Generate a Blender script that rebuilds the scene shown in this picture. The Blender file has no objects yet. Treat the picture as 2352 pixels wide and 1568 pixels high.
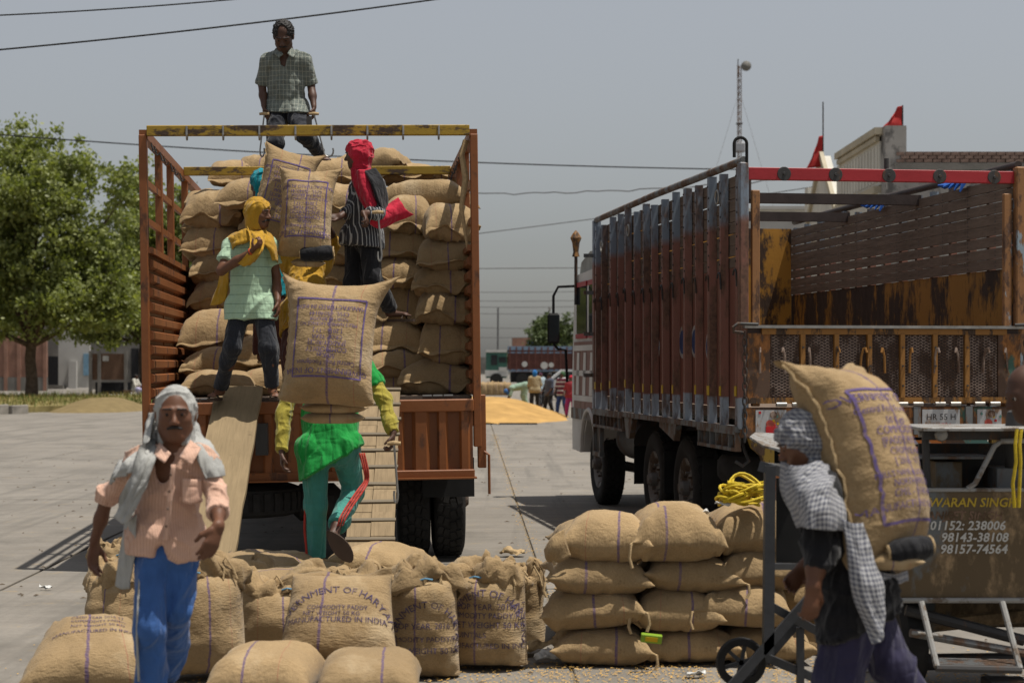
import bpy, bmesh, math, random
import numpy as np
from mathutils import Vector, Matrix
random.seed(7)
scene = bpy.context.scene
COL = scene.collection
R = math.radians
# ------------------------------------------------------------------ camera
H = 1.74; FX = 4180.0; UC = 1176.0; VH = 835.0      # picture measured at 2352 x 1568
cam_d = bpy.data.cameras.new('camera'); cam = bpy.data.objects.new('camera', cam_d); COL.objects.link(cam)
cam.location = (0, 0, H); cam.rotation_euler = (R(90), 0, 0)
cam_d.sensor_width = 36; cam_d.lens = 36*FX/2352; cam_d.shift_y = (VH-784)/2352
cam_d.clip_start = .1; cam_d.clip_end = 6000
cam_d.dof.use_dof = True; cam_d.dof.focus_distance = 14.6; cam_d.dof.aperture_fstop = 3.4
scene.camera = cam
# ------------------------------------------------------------------ light
SUN = Vector((.30, -.07, 1)).normalized()
w = bpy.data.worlds.new('World'); scene.world = w; w.use_nodes = True
wn = w.node_tree.nodes; wl = w.node_tree.links
bg = wn['Background']; sky = wn.new('ShaderNodeTexSky'); sky.sky_type = 'NISHITA'; sky.sun_disc = False
sky.sun_elevation = math.asin(SUN.z); sky.sun_rotation = math.atan2(SUN.x, SUN.y)
sky.air_density = 1.0; sky.dust_density = 1.6; sky.ozone_density = 1.5; sky.altitude = 200
hs = wn.new('ShaderNodeHueSaturation'); hs.inputs['Saturation'].default_value = .32; hs.inputs['Value'].default_value = 1
tc = wn.new('ShaderNodeTexCoord'); sep = wn.new('ShaderNodeSeparateXYZ'); rp = wn.new('ShaderNodeValToRGB')
wl.new(tc.outputs['Generated'], sep.inputs[0]); wl.new(sep.outputs['Z'], rp.inputs[0])
rp.color_ramp.elements[0].position = 0.0; rp.color_ramp.elements[0].color = (.66, .65, .635, 1)   # dusty air low down
rp.color_ramp.elements[1].position = .24; rp.color_ramp.elements[1].color = (1, 1, 1, 1)
mx = wn.new('ShaderNodeMix'); mx.data_type = 'RGBA'; mx.blend_type = 'MULTIPLY'; mx.inputs[0].default_value = 1
wl.new(sky.outputs[0], hs.inputs['Color']); wl.new(hs.outputs[0], mx.inputs[6]); wl.new(rp.outputs[0], mx.inputs[7])
wl.new(mx.outputs[2], bg.inputs[0]); bg.inputs[1].default_value = .092
sd = bpy.data.lights.new('sun', 'SUN'); so = bpy.data.objects.new('sun', sd); COL.objects.link(so)
sd.energy = 4.7; sd.angle = R(.6); sd.color = (1, .945, .86)
so.rotation_euler = (-SUN).to_track_quat('-Z', 'Y').to_euler(); so.location = (10, 5, 40)
scene.view_settings.view_transform = 'Standard'; scene.view_settings.look = 'None'
scene.view_settings.exposure = .10; scene.view_settings.gamma = 1
scene.render.engine = 'CYCLES'
scene.cycles.max_bounces = 6; scene.cycles.diffuse_bounces = 3; scene.cycles.glossy_bounces = 3
scene.cycles.transparent_max_bounces = 6; scene.cycles.use_denoising = True
# ------------------------------------------------------------------ helpers
def P(u, v, d): return np.array(((u-UC)/FX*d, d, H+(VH-v)/FX*d))
def X_(u, d): return (u-UC)/FX*d
def Z_(v, d): return H+(VH-v)/FX*d
def nrm(a): a = np.asarray(a, float); return a/(np.linalg.norm(a)+1e-9)
def V3(*a): return np.array(a, float)
def thing(name, label, cat, loc=(0, 0, 0), rot=(0, 0, 0), group=None):
    o = bpy.data.objects.new(name, None); COL.objects.link(o); o.empty_display_size = .1
    o.location = loc; o.rotation_euler = rot
    return tag(o, label, cat, group)
def tag(o, label, cat, group=None, kind=None):
    if label: o['label'] = label
    if cat: o['category'] = cat
    if group: o['group'] = group
    if kind: o['kind'] = kind
    return o
def link(name, me, parent=None, loc=(0, 0, 0), rot=(0, 0, 0), mat=None):
    o = bpy.data.objects.new(name, me); COL.objects.link(o); o.location = loc; o.rotation_euler = rot
    if mat is not None and not me.materials: me.materials.append(mat)
    if parent is not None: o.parent = parent
    return o
def mesh(name, v, f, mat=None, smooth=False, uv=None):
    me = bpy.data.meshes.new(name)
    v = np.asarray(v, float); me.from_pydata([tuple(p) for p in v], [], [tuple(int(i) for i in q) for q in f])
    if smooth: me.polygons.foreach_set('use_smooth', [True]*len(me.polygons))
    if uv is not None:
        ul = me.uv_layers.new(name='UVMap'); li = np.zeros(len(me.loops), int); me.loops.foreach_get('vertex_index', li)
        ul.data.foreach_set('uv', np.asarray(uv, float)[li].ravel())
    if mat is not None: me.materials.append(mat)
    me.update(); return me
def copy_tree(o, parent=None):
    c = o.copy(); COL.objects.link(c)
    if parent is not None: c.parent = parent
    for ch in list(o.children): copy_tree(ch, c)
    return c
class MB:
    """collects boxes, bars and tubes of one part"""
    def __init__(s): s.v = []; s.f = []
    def raw(s, v, f):
        n = len(s.v); s.v += [tuple(p) for p in v]; s.f += [tuple(i+n for i in q) for q in f]; return s
    def box(s, c, d, rot=None, ch=0):
        hx, hy, hz = d[0]/2, d[1]/2, d[2]/2
        if ch:
            bm = bmesh.new(); bmesh.ops.create_cube(bm, size=1)
            for q in bm.verts: q.co = Vector((q.co.x*d[0], q.co.y*d[1], q.co.z*d[2]))
            bmesh.ops.bevel(bm, geom=list(bm.edges), offset=ch, segments=1, affect='EDGES')
            bm.verts.index_update(); v = [tuple(q.co) for q in bm.verts]; f = [[q.index for q in fc.verts] for fc in bm.faces]; bm.free()
        else:
            v = [(x, y, z) for x in (-hx, hx) for y in (-hy, hy) for z in (-hz, hz)]
            f = [(0, 1, 3, 2), (4, 6, 7, 5), (0, 4, 5, 1), (2, 3, 7, 6), (0, 2, 6, 4), (1, 5, 7, 3)]
        M = Matrix.Identity(3) if rot is None else (rot if isinstance(rot, Matrix) else Matrix.Rotation(rot, 3, 'Z'))
        return s.raw([tuple(M @ Vector(p)+Vector(c)) for p in v], f)
    def bar(s, a, b, w, h, up=(0, 0, 1)):
        a = Vector(a); b = Vector(b); y = (b-a).normalized(); x = y.cross(Vector(up))
        if x.length < 1e-4: x = Vector((1, 0, 0))
        x.normalize(); z = x.cross(y)
        M = Matrix((x, y, z)).transposed()
        return s.box((a+b)/2, (w, (b-a).length, h), M)
    def tube(s, pts, r, n=8, cap=True):
        pts = [Vector(p) for p in pts]; rs = r if hasattr(r, '__len__') else [r]*len(pts)
        v = []; f = []; px = None
        for i, p in enumerate(pts):
            t = (pts[min(i+1, len(pts)-1)]-pts[max(i-1, 0)])
            if t.length < 1e-9: t = Vector((0, 0, 1))
            t.normalize()
            if px is None:
                px = t.orthogonal().normalized()
            px = (px-t*px.dot(t))
            if px.length < 1e-6: px = t.orthogonal()
            px.normalize(); py = t.cross(px)
            for k in range(n):
                a = 2*math.pi*k/n; v.append(p+(px*math.cos(a)+py*math.sin(a))*rs[i])
        for i in range(len(pts)-1):
            for k in range(n):
                f.append((i*n+k, i*n+(k+1) % n, (i+1)*n+(k+1) % n, (i+1)*n+k))
        if cap:
            f.append(tuple(range(n))[::-1]); f.append(tuple((len(pts)-1)*n+k for k in range(n)))
        return s.raw(v, f)
    def lathe(s, prof, c, axis='X', n=28, cap=True):
        """prof: list of (radius, along)"""
        v = []; f = []
        for r, a in prof:
            for k in range(n):
                t = 2*math.pi*k/n; q = (a, r*math.cos(t), r*math.sin(t))
                if axis == 'Z': q = (q[1], q[2], q[0])
                if axis == 'Y': q = (q[1], q[0], q[2])
                v.append((q[0]+c[0], q[1]+c[1], q[2]+c[2]))
        for i in range(len(prof)-1):
            for k in range(n): f.append((i*n+k, i*n+(k+1) % n, (i+1)*n+(k+1) % n, (i+1)*n+k))
        if cap: f.append(tuple(range(n))); f.append(tuple((len(prof)-1)*n+k for k in range(n))[::-1])
        return s.raw(v, f)
    def prism(s, poly, a, b, axis='X'):
        """poly of 2D points, extruded from a to b along axis"""
        n = len(poly)
        def q(p, t): return (t, p[0], p[1]) if axis == 'X' else ((p[0], t, p[1]) if axis == 'Y' else (p[0], p[1], t))
        v = [q(p, a) for p in poly]+[q(p, b) for p in poly]
        f = [tuple(range(n))[::-1], tuple(range(n, 2*n))]+[(i, (i+1) % n, n+(i+1) % n, n+i) for i in range(n)]
        return s.raw(v, f)
    def split(s, name, mat, parent=None, smooth=False):
        """one object for each separate piece"""
        p = list(range(len(s.v)))
        def find(i):
            while p[i] != i: p[i] = p[p[i]]; i = p[i]
            return i
        for q in s.f:
            for i in q[1:]: p[find(i)] = find(q[0])
        gr_ = {}
        for q in s.f: gr_.setdefault(find(q[0]), []).append(q)
        out = []
        for fs_ in gr_.values():
            ids = sorted({i for q in fs_ for i in q}); mp = {i: k for k, i in enumerate(ids)}; m = MB(); m.raw([s.v[i] for i in ids], [tuple(mp[i] for i in q) for q in fs_]); out.append(m.build(name, mat, parent, smooth))
        return out
    def build(s, name, mat, parent=None, smooth=False, loc=(0, 0, 0), rot=(0, 0, 0)):
        me = mesh(name, s.v, s.f, mat)
        bm = bmesh.new(); bm.from_mesh(me); bmesh.ops.recalc_face_normals(bm, faces=bm.faces); bm.to_mesh(me); bm.free()
        if smooth:
            me.polygons.foreach_set('use_smooth', [True]*len(me.polygons))
            try: me.set_sharp_from_angle(angle=R(40))
            except Exception: pass
        return link(name, me, parent, loc, rot)
def crom(pts, n):
    """Catmull-Rom through control points (k,...) -> n samples"""
    p = np.asarray(pts, float); k = len(p)
    if k == 2: p = np.array([p[0], (p[0]+p[1])/2, p[1]]); k = 3
    t = np.linspace(0, k-1-1e-6, n); i = t.astype(int); f = (t-i).reshape((-1,)+(1,)*(p.ndim-1))
    g = lambda j: p[np.clip(j, 0, k-1)]
    a, b, c, d = g(i-1), g(i), g(i+1), g(i+2)
    return .5*(2*b+(c-a)*f+(2*a-5*b+4*c-d)*f*f+(3*b-a-3*c+d)*f**3)
def vnoise(p, seed=0):
    p = np.asarray(p, float); i = np.floor(p).astype(np.int64); f = p-i; f = f*f*(3-2*f); out = 0
    for dx in (0, 1):
        for dy in (0, 1):
            for dz in (0, 1):
                h = (i[..., 0]+dx)*374761393+(i[..., 1]+dy)*668265263+(i[..., 2]+dz)*2147483647+seed*974711
                h = (h ^ (h >> 13))*1274126177; h = (h ^ (h >> 16)) & 0xffff
                wgt = (f[..., 0] if dx else 1-f[..., 0])*(f[..., 1] if dy else 1-f[..., 1])*(f[..., 2] if dz else 1-f[..., 2])
                out = out+wgt*(h/32767.5-1)
    return out
def fbm(p, seed=0, o=3):
    s = 0; a = 1; t = 0
    for k in range(o): s = s+a*vnoise(np.asarray(p)*2**k, seed+k); t += a; a *= .5
    return s/t
# ------------------------------------------------------------------ materials
class NT:
    def __init__(s, name):
        s.m = bpy.data.materials.new(name); s.m.use_nodes = True; s.t = s.m.node_tree; s.n = s.t.nodes; s.l = s.t.links
        s.b = s.n['Principled BSDF']; s.tc = s.n.new('ShaderNodeTexCoord')
    def obj(s): return s.tc.outputs['Object']
    def uv(s): return s.tc.outputs['UV']
    def mapping(s, src, scale=(1, 1, 1), rot=(0, 0, 0), loc=(0, 0, 0)):
        n = s.n.new('ShaderNodeMapping'); s.l.new(src, n.inputs[0]); n.inputs['Scale'].default_value = scale
        n.inputs['Rotation'].default_value = rot; n.inputs['Location'].default_value = loc; return n.outputs[0]
    def noise(s, src, scale=5, detail=4, rough=.55, out='Fac'):
        n = s.n.new('ShaderNodeTexNoise'); s.l.new(src, n.inputs['Vector']); n.inputs['Scale'].default_value = scale
        n.inputs['Detail'].default_value = detail; n.inputs['Roughness'].default_value = rough; return n.outputs[out]
    def ramp(s, fac, stops, interp='LINEAR'):
        n = s.n.new('ShaderNodeValToRGB'); s.l.new(fac, n.inputs[0]); cr = n.color_ramp; cr.interpolation = interp
        while len(cr.elements) < len(stops): cr.elements.new(.5)
        for e, (p, c) in zip(cr.elements, stops):
            e.position = p; c = (c, c, c) if not hasattr(c, '__len__') else c; e.color = (*c[:3], 1)
        return n.outputs[0]
    def mix(s, fac, a, b, mode='MIX'):
        n = s.n.new('ShaderNodeMix'); n.data_type = 'RGBA'; n.blend_type = mode
        for i, x in ((0, fac), (6, a), (7, b)):
            if hasattr(x, 'node') or isinstance(x, bpy.types.NodeSocket): s.l.new(x, n.inputs[i])
            elif i == 0: n.inputs[0].default_value = x
            else: n.inputs[i].default_value = (*x[:3], 1)
        return n.outputs[2]
    def math(s, op, a, b=0.0, c=None):
        n = s.n.new('ShaderNodeMath'); n.operation = op
        for i, x in enumerate((a, b) if c is None else (a, b, c)):
            if isinstance(x, bpy.types.NodeSocket): s.l.new(x, n.inputs[i])
            else: n.inputs[i].default_value = x
        return n.outputs[0]
    def sep(s, src):
        n = s.n.new('ShaderNodeSeparateXYZ'); s.l.new(src, n.inputs[0]); return n.outputs
    def rand(s):
        n = s.n.new('ShaderNodeObjectInfo'); return n.outputs['Random']
    def bump(s, h, st=.3, dist=.01):
        n = s.n.new('ShaderNodeBump'); s.l.new(h, n.inputs['Height']); n.inputs['Strength'].default_value = st
        n.inputs['Distance'].default_value = dist; s.l.new(n.outputs[0], s.b.inputs['Normal'])
    def done(s, col, rough=.8, spec=.3, metal=0):
        if isinstance(col, bpy.types.NodeSocket): s.l.new(col, s.b.inputs['Base Color'])
        else: s.b.inputs['Base Color'].default_value = (*col[:3], 1)
        if isinstance(rough, bpy.types.NodeSocket): s.l.new(rough, s.b.inputs['Roughness'])
        else: s.b.inputs['Roughness'].default_value = rough
        s.b.inputs['Specular IOR Level'].default_value = spec; s.b.inputs['Metallic'].default_value = metal
        return s.m
def dk(c, k): return tuple(min(1, x*k) for x in c)
def plain(name, col, rough=.8, var=.18, scale=6, bump=0, bscale=40, spec=.3, metal=0, per=0):
    t = NT(name); n = t.noise(t.obj(), scale, 5)
    c = t.ramp(n, [(.3, dk(col, 1-var)), (.7, dk(col, 1+var))])
    if per:
        c = t.mix(t.math('MULTIPLY', t.rand(), 1.0), t.mix(1.0, c, (1-per,)*3, 'MULTIPLY'), c)
    if bump: t.bump(t.noise(t.obj(), bscale, 4), bump, .01)
    return t.done(c, rough, spec, metal)
def worn(name, paint, rust=(.10, .05, .03), amount=.5, scale=4, stretch=(1, 1, .35), rough=.6, third=None, spec=.35, var=.12):
    """paint with rusty / bare patches that have shapes of their own"""
    t = NT(name); o = t.mapping(t.obj(), stretch)
    n1 = t.noise(o, scale, 8, .65); n2 = t.noise(o, scale*5, 5, .7); n3 = t.noise(t.obj(), 1.7, 3)
    p = t.ramp(n3, [(.3, dk(paint, 1-var)), (.7, dk(paint, 1+var))])
    th = 1-amount
    m = t.ramp(t.math('ADD', t.math('MULTIPLY', n1, .7), t.math('MULTIPLY', n2, .3)), [(max(0, th-.03), 0.), (th+.03, 1.)])
    r = t.ramp(n2, [(.35, dk(rust, .6)), (.65, dk(rust, 1.4))])
    c = t.mix(m, p, r)
    if third:
        m2 = t.ramp(t.noise(t.mapping(t.obj(), stretch, loc=(3, 7, 1)), scale*.8, 7, .6), [(.60, 0.), (.64, 1.)])
        c = t.mix(m2, c, third)
    t.bump(t.noise(t.obj(), 14, 6, .7), .12, .02)
    return t.done(c, t.ramp(m, [(0, rough), (1, .85)]), spec)
def cloth(name, col, var=.12, scale=12, rough=.9, kind=None, col2=None, per=.05, lw=.2, weave=260, uv=False):
    """woven cloth; kind: check / vstripe / hstripe in object space"""
    t = NT(name); n = t.noise(t.obj(), scale, 4)
    c = t.ramp(n, [(.3, dk(col, 1-var)), (.7, dk(col, 1+var))])
    if kind:
        s = t.sep(t.mapping(t.obj(), (1, 1, 1)))
        def line(ax, per_, w_):
            m = t.math('FRACT', t.math('DIVIDE', ax, per_)); return t.math('LESS_THAN', m, w_)
        if uv:
            s2 = t.sep(t.uv()); m = t.math('ADD', t.math('MULTIPLY', line(s2[0], per, lw), .5), t.math('MULTIPLY', line(s2[1], per, lw), .5))
        elif kind == 'check': m = t.math('MAXIMUM', line(s[0], per, lw), line(s[2], per*1.3, lw*.7))
        elif kind == 'gingham': m = t.math('ADD', t.math('MULTIPLY', line(t.math('ADD', s[0], s[1]), per, lw), .5), t.math('MULTIPLY', line(s[2], per, lw), .5))
        elif kind == 'vstripe': m = line(t.math('ADD', s[0], t.math('MULTIPLY', s[1], .6)), per, lw)
        else: m = line(s[2], per, lw)
        c = t.mix(t.math('MULTIPLY', m, .85), c, col2)
    wr = t.math('ABSOLUTE', t.math('SUBTRACT', t.noise(t.mapping(t.obj(), (1, 1, .24), (.25, .45, .1)), 12, 2, .45), .5)); wr2 = t.math('ABSOLUTE', t.math('SUBTRACT', t.noise(t.mapping(t.obj(), (.45, 1, 1), (.1, .7, .2)), 10, 2, .45), .5))
    t.bump(t.math('ADD', t.math('ADD', t.math('MULTIPLY', wr, 3.0), t.math('MULTIPLY', wr2, 1.6)), t.math('MULTIPLY', t.noise(t.obj(), weave, 2), .12)), .8, .024)
    t.b.inputs['Sheen Weight'].default_value = .15
    return t.done(c, rough, .15)
M = {}
M['black'] = plain('black_rubber', (.012, .012, .012), .85, .3)
M['skin'] = plain('skin_brown', (.125, .052, .026), .55, .16, 9, .08, 120, .4)
M['skin_dark'] = plain('skin_dark', (.075, .034, .02), .55, .16, 9, .08, 120, .4)
M['hair'] = plain('hair_black', (.012, .010, .009), .6, .3, 60, .5, 180, .4)
M['eye'] = plain('eye_white', (.45, .42, .38), .3, .05)
M['pupil'] = plain('eye_dark', (.012, .008, .006), .2, .1)
M['sole'] = plain('sandal_sole', (.05, .032, .022), .8, .2)
M['steel'] = plain('bare_steel', (.30, .29, .27), .45, .25, 12, .1, 40, .5, .7)
M['dark_steel'] = worn('dark_steel', (.045, .043, .042), (.085, .05, .032), .45, 5)
M['jute'] = plain('jute_cord', (.40, .29, .16), .95, .2, 40, .4, 150, .1)

# ------------------------------------------------------------------ jute sacks
def burlap(name, stripe=.5, red=None, tone=1.0, w_=.016):
    t = NT(name); uv = t.uv(); s = t.sep(uv)
    base = (.41*tone, .286*tone, .150*tone)
    big = t.noise(t.obj(), 5, 5, .6); n = t.noise(t.mapping(t.obj(), (1, 1, 1), (.5, .3, .7)), 90, 3, .6)
    wv = t.noise(t.mapping(uv, (220, 60, 1), (0, 0, .7)), 1, 2, .5)
    c = t.ramp(big, [(.3, dk(base, .82)), (.55, base), (.75, dk(base, 1.10))])
    c = t.mix(.55, c, t.ramp(t.math('ADD', t.math('MULTIPLY', n, .5), t.math('MULTIPLY', wv, .5)), [(.35, (.55, .53, .5)), (.62, (1, 1, 1))]), 'MULTIPLY')
    c = t.mix(t.math('MULTIPLY', t.rand(), .45), c, dk((base[0]*.9, base[1]*.92, base[2]*.95), .62))
    sta = t.ramp(t.noise(t.mapping(t.obj(), (1, 1, 1), loc=(2, 8, 4)), 3.2, 5, .6), [(.55, 0.), (.68, .55)]); c = t.mix(sta, c, dk(base, .55))
    pal = t.ramp(t.noise(t.mapping(t.obj(), (1, 1, 1), loc=(7, 1, 3)), 2.6, 4, .6), [(.56, 0.), (.70, .5)]); c = t.mix(pal, c, (.50, .40, .26))
    dirt = t.ramp(t.noise(t.mapping(t.obj(), (1, 1, 1), loc=(5, 2, 9)), 13, 6, .7), [(.64, 0.), (.72, .6)])
    c = t.mix(dirt, c, (.13, .085, .045))
    wob = t.math('MULTIPLY', t.math('SUBTRACT', t.noise(uv, 9, 3), .5), .03)
    def line(c_, at, w2, colr, st):
        dd = t.math('ABSOLUTE', t.math('SUBTRACT', t.math('ADD', s[0], wob), at))
        m = t.ramp(t.math('DIVIDE', dd, w2), [(.55, 1.), (1.0, 0.)])
        m = t.math('MULTIPLY', m, t.ramp(t.noise(uv, 60, 3), [(.3, .35), (.6, 1.)]))
        return t.mix(t.math('MULTIPLY', m, st), c_, colr)
    if stripe: c = line(c, stripe, w_, (.085, .055, .16), .85)
    if red: c = line(c, red, w_*.35, (.30, .08, .06), .5)
    cr = t.math('ABSOLUTE', t.math('SUBTRACT', t.noise(t.mapping(t.obj(), (1, 1, 1), (.3, .2, .4)), 11, 3, .55), .5)); cr2 = t.math('ABSOLUTE', t.math('SUBTRACT', t.noise(t.mapping(uv, (4, 13, 1)), 2.2, 3, .5), .5))
    t.bump(t.math('ADD', t.math('ADD', t.math('MULTIPLY', n, .16), t.math('MULTIPLY', wv, .26)), t.math('ADD', t.math('MULTIPLY', cr, 1.5), t.math('MULTIPLY', cr2, 1.0))), .55, .02)
    t.b.inputs['Sheen Weight'].default_value = .1
    return t.done(c, .95, .1)
BUR = [burlap('jute_cloth', .52, .8), burlap('jute_cloth_two', .36, None, .93), burlap('jute_cloth_three', .64, .3, 1.05), burlap('jute_cloth_four', .47, .75, .98)]
BUR_PLAIN = burlap('jute_cloth_plain', None, None, .95)
def inkmat(name, ink):
    t = NT(name); n = t.noise(t.obj(), 55, 6, .7); n2 = t.noise(t.obj(), 9, 3)
    m = t.ramp(t.math('ADD', t.math('MULTIPLY', n, .65), t.math('MULTIPLY', n2, .35)), [(.50, 0.), (.70, .85)])
    return t.done(t.mix(m, ink, (.36, .255, .145)), .95, .05)
M['print'] = inkmat('purple_print', (.115, .085, .20)); M['print_dark'] = inkmat('dark_print', (.075, .06, .11))
class Sack:
    def __init__(s, W=.56, L=.88, T=.27, seed=0, lip=.12, cx=.13, cy=.09, flat=.7, wr=.012, bend=0., stand=False, pw=2.6, pl=3.2, lump=.02, crump=0., droop=0., taper=0., ear=0., te=.55):
        s.__dict__.update(W=W, L=L, T=T, seed=seed, lip=lip, cx=cx, cy=cy, flat=flat, wr=wr, bend=bend, stand=stand, pw=pw, pl=pl, lump=lump, crump=crump, droop=droop, taper=taper, ear=ear, te=te)
    def pt(s, u, v, side):
        u = np.asarray(u, float); v = np.asarray(v, float); vc = np.clip(v, -1, 1); au = np.abs(u); av = np.abs(vc)
        t = np.clip(1-au**s.pw, 0, 1)**s.te*np.clip(1-av**s.pl, 0, 1)**.5
        x = u*s.W/2*(1-s.cx*(1-av**3)*au); y = vc*s.L/2*(1-s.cy*(1-au**2.2)*av**2)+(v-vc)*s.L/2
        if s.stand: x = x*(1-.05*v)
        x = x*(1-s.taper*vc)
        if s.ear:
            e_ = np.clip(u, 0, 1)**5*np.clip(vc, 0, 1)**5; x = x+s.ear*e_*.10; y = y+s.ear*e_*.06
            e_ = np.clip(-u, 0, 1)**5*np.clip(vc, 0, 1)**5; x = x-s.ear*e_*.02; y = y+s.ear*e_*.035
            e_ = np.clip(-vc, 0, 1)**4; x = x*(1-.10*e_); y = y+.06*e_*au**4*s.L
        z = side*s.T/2*t
        if not s.stand: z = np.where(z < 0, z*s.flat, z)
        q = np.stack([x, y, np.zeros_like(x)+s.seed*7.3], -1)
        edge = np.clip((au-.45)/.55, 0, 1); ende = np.clip((av-.45)/.55, 0, 1)
        # big lumps, then creases that run away from the seams
        z = z+s.lump*fbm(q*4.5+side*3, s.seed, 2)*np.clip(t*2, 0, 1)
        cr = vnoise(np.stack([x*5, y*38, q[..., 2]], -1), s.seed+5)*edge+vnoise(np.stack([x*34, y*5, q[..., 2]+9], -1), s.seed+6)*ende
        z = z+s.wr*cr*np.clip(t*3, .0, 1)*side*1.3
        z = z+s.wr*.8*side*(1-np.abs(vnoise(np.stack([x*9+y*4, y*16, q[..., 2]], -1), s.seed+11))*2)*np.clip(t*2, 0, 1)*.5
        rim = (1-np.clip(t*4, 0, 1))
        z = z+rim*.022*vnoise(np.stack([x*13, y*13, q[..., 2]], -1), s.seed+8)
        lipm = np.clip((v-1)/max(s.lip, 1e-3), 0, 1)
        z = z+lipm*(.020*np.sin(x*17+s.seed*1.7)+.035*vnoise(q*9, s.seed+2)-.02)*(1+s.crump*2.5)
        z = z+side*.005*lipm*(1-lipm)*4
        y = y+lipm*s.crump*.10*vnoise(q*14, s.seed+3)
        z = z-s.bend*(y*y)
        if s.stand: y = np.maximum(y, -s.L/2*.90+.015*(z/s.T)**2)
        else: z = np.maximum(z, -s.T*.5*s.flat*.86-s.bend*(y*y))
        if s.droop: z = z-s.droop*np.clip((v-.35)/.65, 0, 1.3)**2
        return np.stack([x, y, z], -1)
    def mesh(s, name, mat, nu=24, nv=32):
        a = np.sin(np.linspace(-1, 1, nu)*math.pi/2); b = list(np.sin(np.linspace(-1, 1, nv)*math.pi/2))
        if s.lip > 0: b += [1+s.lip*k/4 for k in (1, 2, 3, 4)]
        b = np.array(b); U, Vv = np.meshgrid(a, b); n = U.size
        v = np.concatenate([s.pt(U, Vv, 1).reshape(-1, 3), s.pt(U, Vv, -1).reshape(-1, 3)])
        uv = np.stack([U.ravel()*.5+.5, Vv.ravel()*.5+.5], -1); uv = np.concatenate([uv, uv]); nn = len(a); f = []
        for j in range(len(b)-1):
            for i in range(nn-1):
                q = (j*nn+i, j*nn+i+1, (j+1)*nn+i+1, (j+1)*nn+i); f.append(q); f.append(tuple(k+n for k in q[::-1]))
        me = mesh(name, v, f, mat, True, uv)
        bm = bmesh.new(); bm.from_mesh(me); bmesh.ops.remove_doubles(bm, verts=bm.verts, dist=.0015); bm.to_mesh(me); bm.free()
        me.polygons.foreach_set('use_smooth', [True]*len(me.polygons))
        return me
_fc = {}
def text_mesh2d(txt, size=1.0, bold=.0):
    """flat text verts (x,y) and faces, centred; built-in font"""
    cu = bpy.data.curves.new('t', 'FONT'); cu.body = txt; cu.size = size; cu.align_x = 'CENTER'; cu.resolution_u = 2; cu.offset = bold
    o = bpy.data.objects.new('t', cu); COL.objects.link(o)
    dg = bpy.context.evaluated_depsgraph_get(); ev = o.evaluated_get(dg); me = ev.to_mesh()
    v = np.array([tuple(q.co) for q in me.vertices]).reshape(-1, 3); f = [tuple(p.vertices) for p in me.polygons]
    ev.to_mesh_clear(); bpy.data.objects.remove(o); bpy.data.curves.remove(cu)
    return v[:, :2], f
def sack_print(sk, lines, parent, mat, box=None, flip=False, off=.004, side=1):
    """lines: (text, u centre, v, size in metres, width limit u or None, arc)"""
    Vv = []; F = []
    def put(xy, f):
        n = sum(len(q) for q in Vv); Vv.append(xy); F.extend(tuple(i+n for i in q) for q in f)
    for txt, uc, vc, size, arc in lines:
        xy, f = text_mesh2d(txt, size)
        if not len(xy): continue
        if arc:
            a = xy[:, 0]/arc; r = arc+xy[:, 1]; xy = np.stack([np.sin(a)*r, np.cos(a)*r-arc], -1)
        uvp = np.stack([uc+xy[:, 0]/(sk.W/2)*.98, vc+xy[:, 1]/(sk.L/2)], -1)
        put(uvp, f)
    if box:
        u0, u1, v0, v1 = box; wu = .006/(sk.W/2); wv = .006/(sk.L/2); n = 24
        for (a0, b0, a1, b1) in ((u0, v0, u1, v0), (u0, v1, u1, v1), (u0, v0, u0, v1), (u1, v0, u1, v1)):
            t = np.linspace(0, 1, n); c = np.stack([a0+(a1-a0)*t, b0+(b1-b0)*t], -1); o = np.array([0, wv] if a0 != a1 else [wu, 0])
            put(np.concatenate([c-o, c+o]), [(i, i+1, n+i+1, n+i) for i in range(n-1)])
    uv = np.concatenate(Vv)
    if flip: uv = -uv
    uv = np.clip(uv, -.985, .985)
    p = sk.pt(uv[:, 0], uv[:, 1], side); e = .02
    n_ = np.cross(sk.pt(uv[:, 0]+e, uv[:, 1], side)-p, sk.pt(uv[:, 0], uv[:, 1]+e, side)-p)*side
    n_ /= (np.linalg.norm(n_, axis=1, keepdims=True)+1e-9)
    p = p+n_*off
    return link('printed_text', mesh('printed_text', p, F, mat, True), parent)
SACK_LIE = [Sack(seed=i, T=.27+.02*(i % 3), lip=.07+.05*(i % 2), cx=.02+.02*(i % 3), bend=.05*(i % 2), droop=.008+.010*(i % 3), wr=.018, pw=3.0+.3*(i % 2), te=.46, lump=.03) for i in range(6)]
ME_LIE = [[s.mesh('sack', BUR[k]) for k in (i % 4, (i+1) % 4)] for i, s in enumerate(SACK_LIE)]
SACK_EAR = [Sack(seed=20+i, T=.27+.02*(i % 3), lip=.06, cx=.12+.03*(i % 3), bend=.03*(i % 2), droop=.01, wr=.016, pw=2.5, te=.52, lump=.028) for i in range(6)]
ME_EAR = [[s.mesh('sack', BUR[k]) for k in (i % 4, (i+1) % 4)] for i, s in enumerate(SACK_EAR)]
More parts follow.
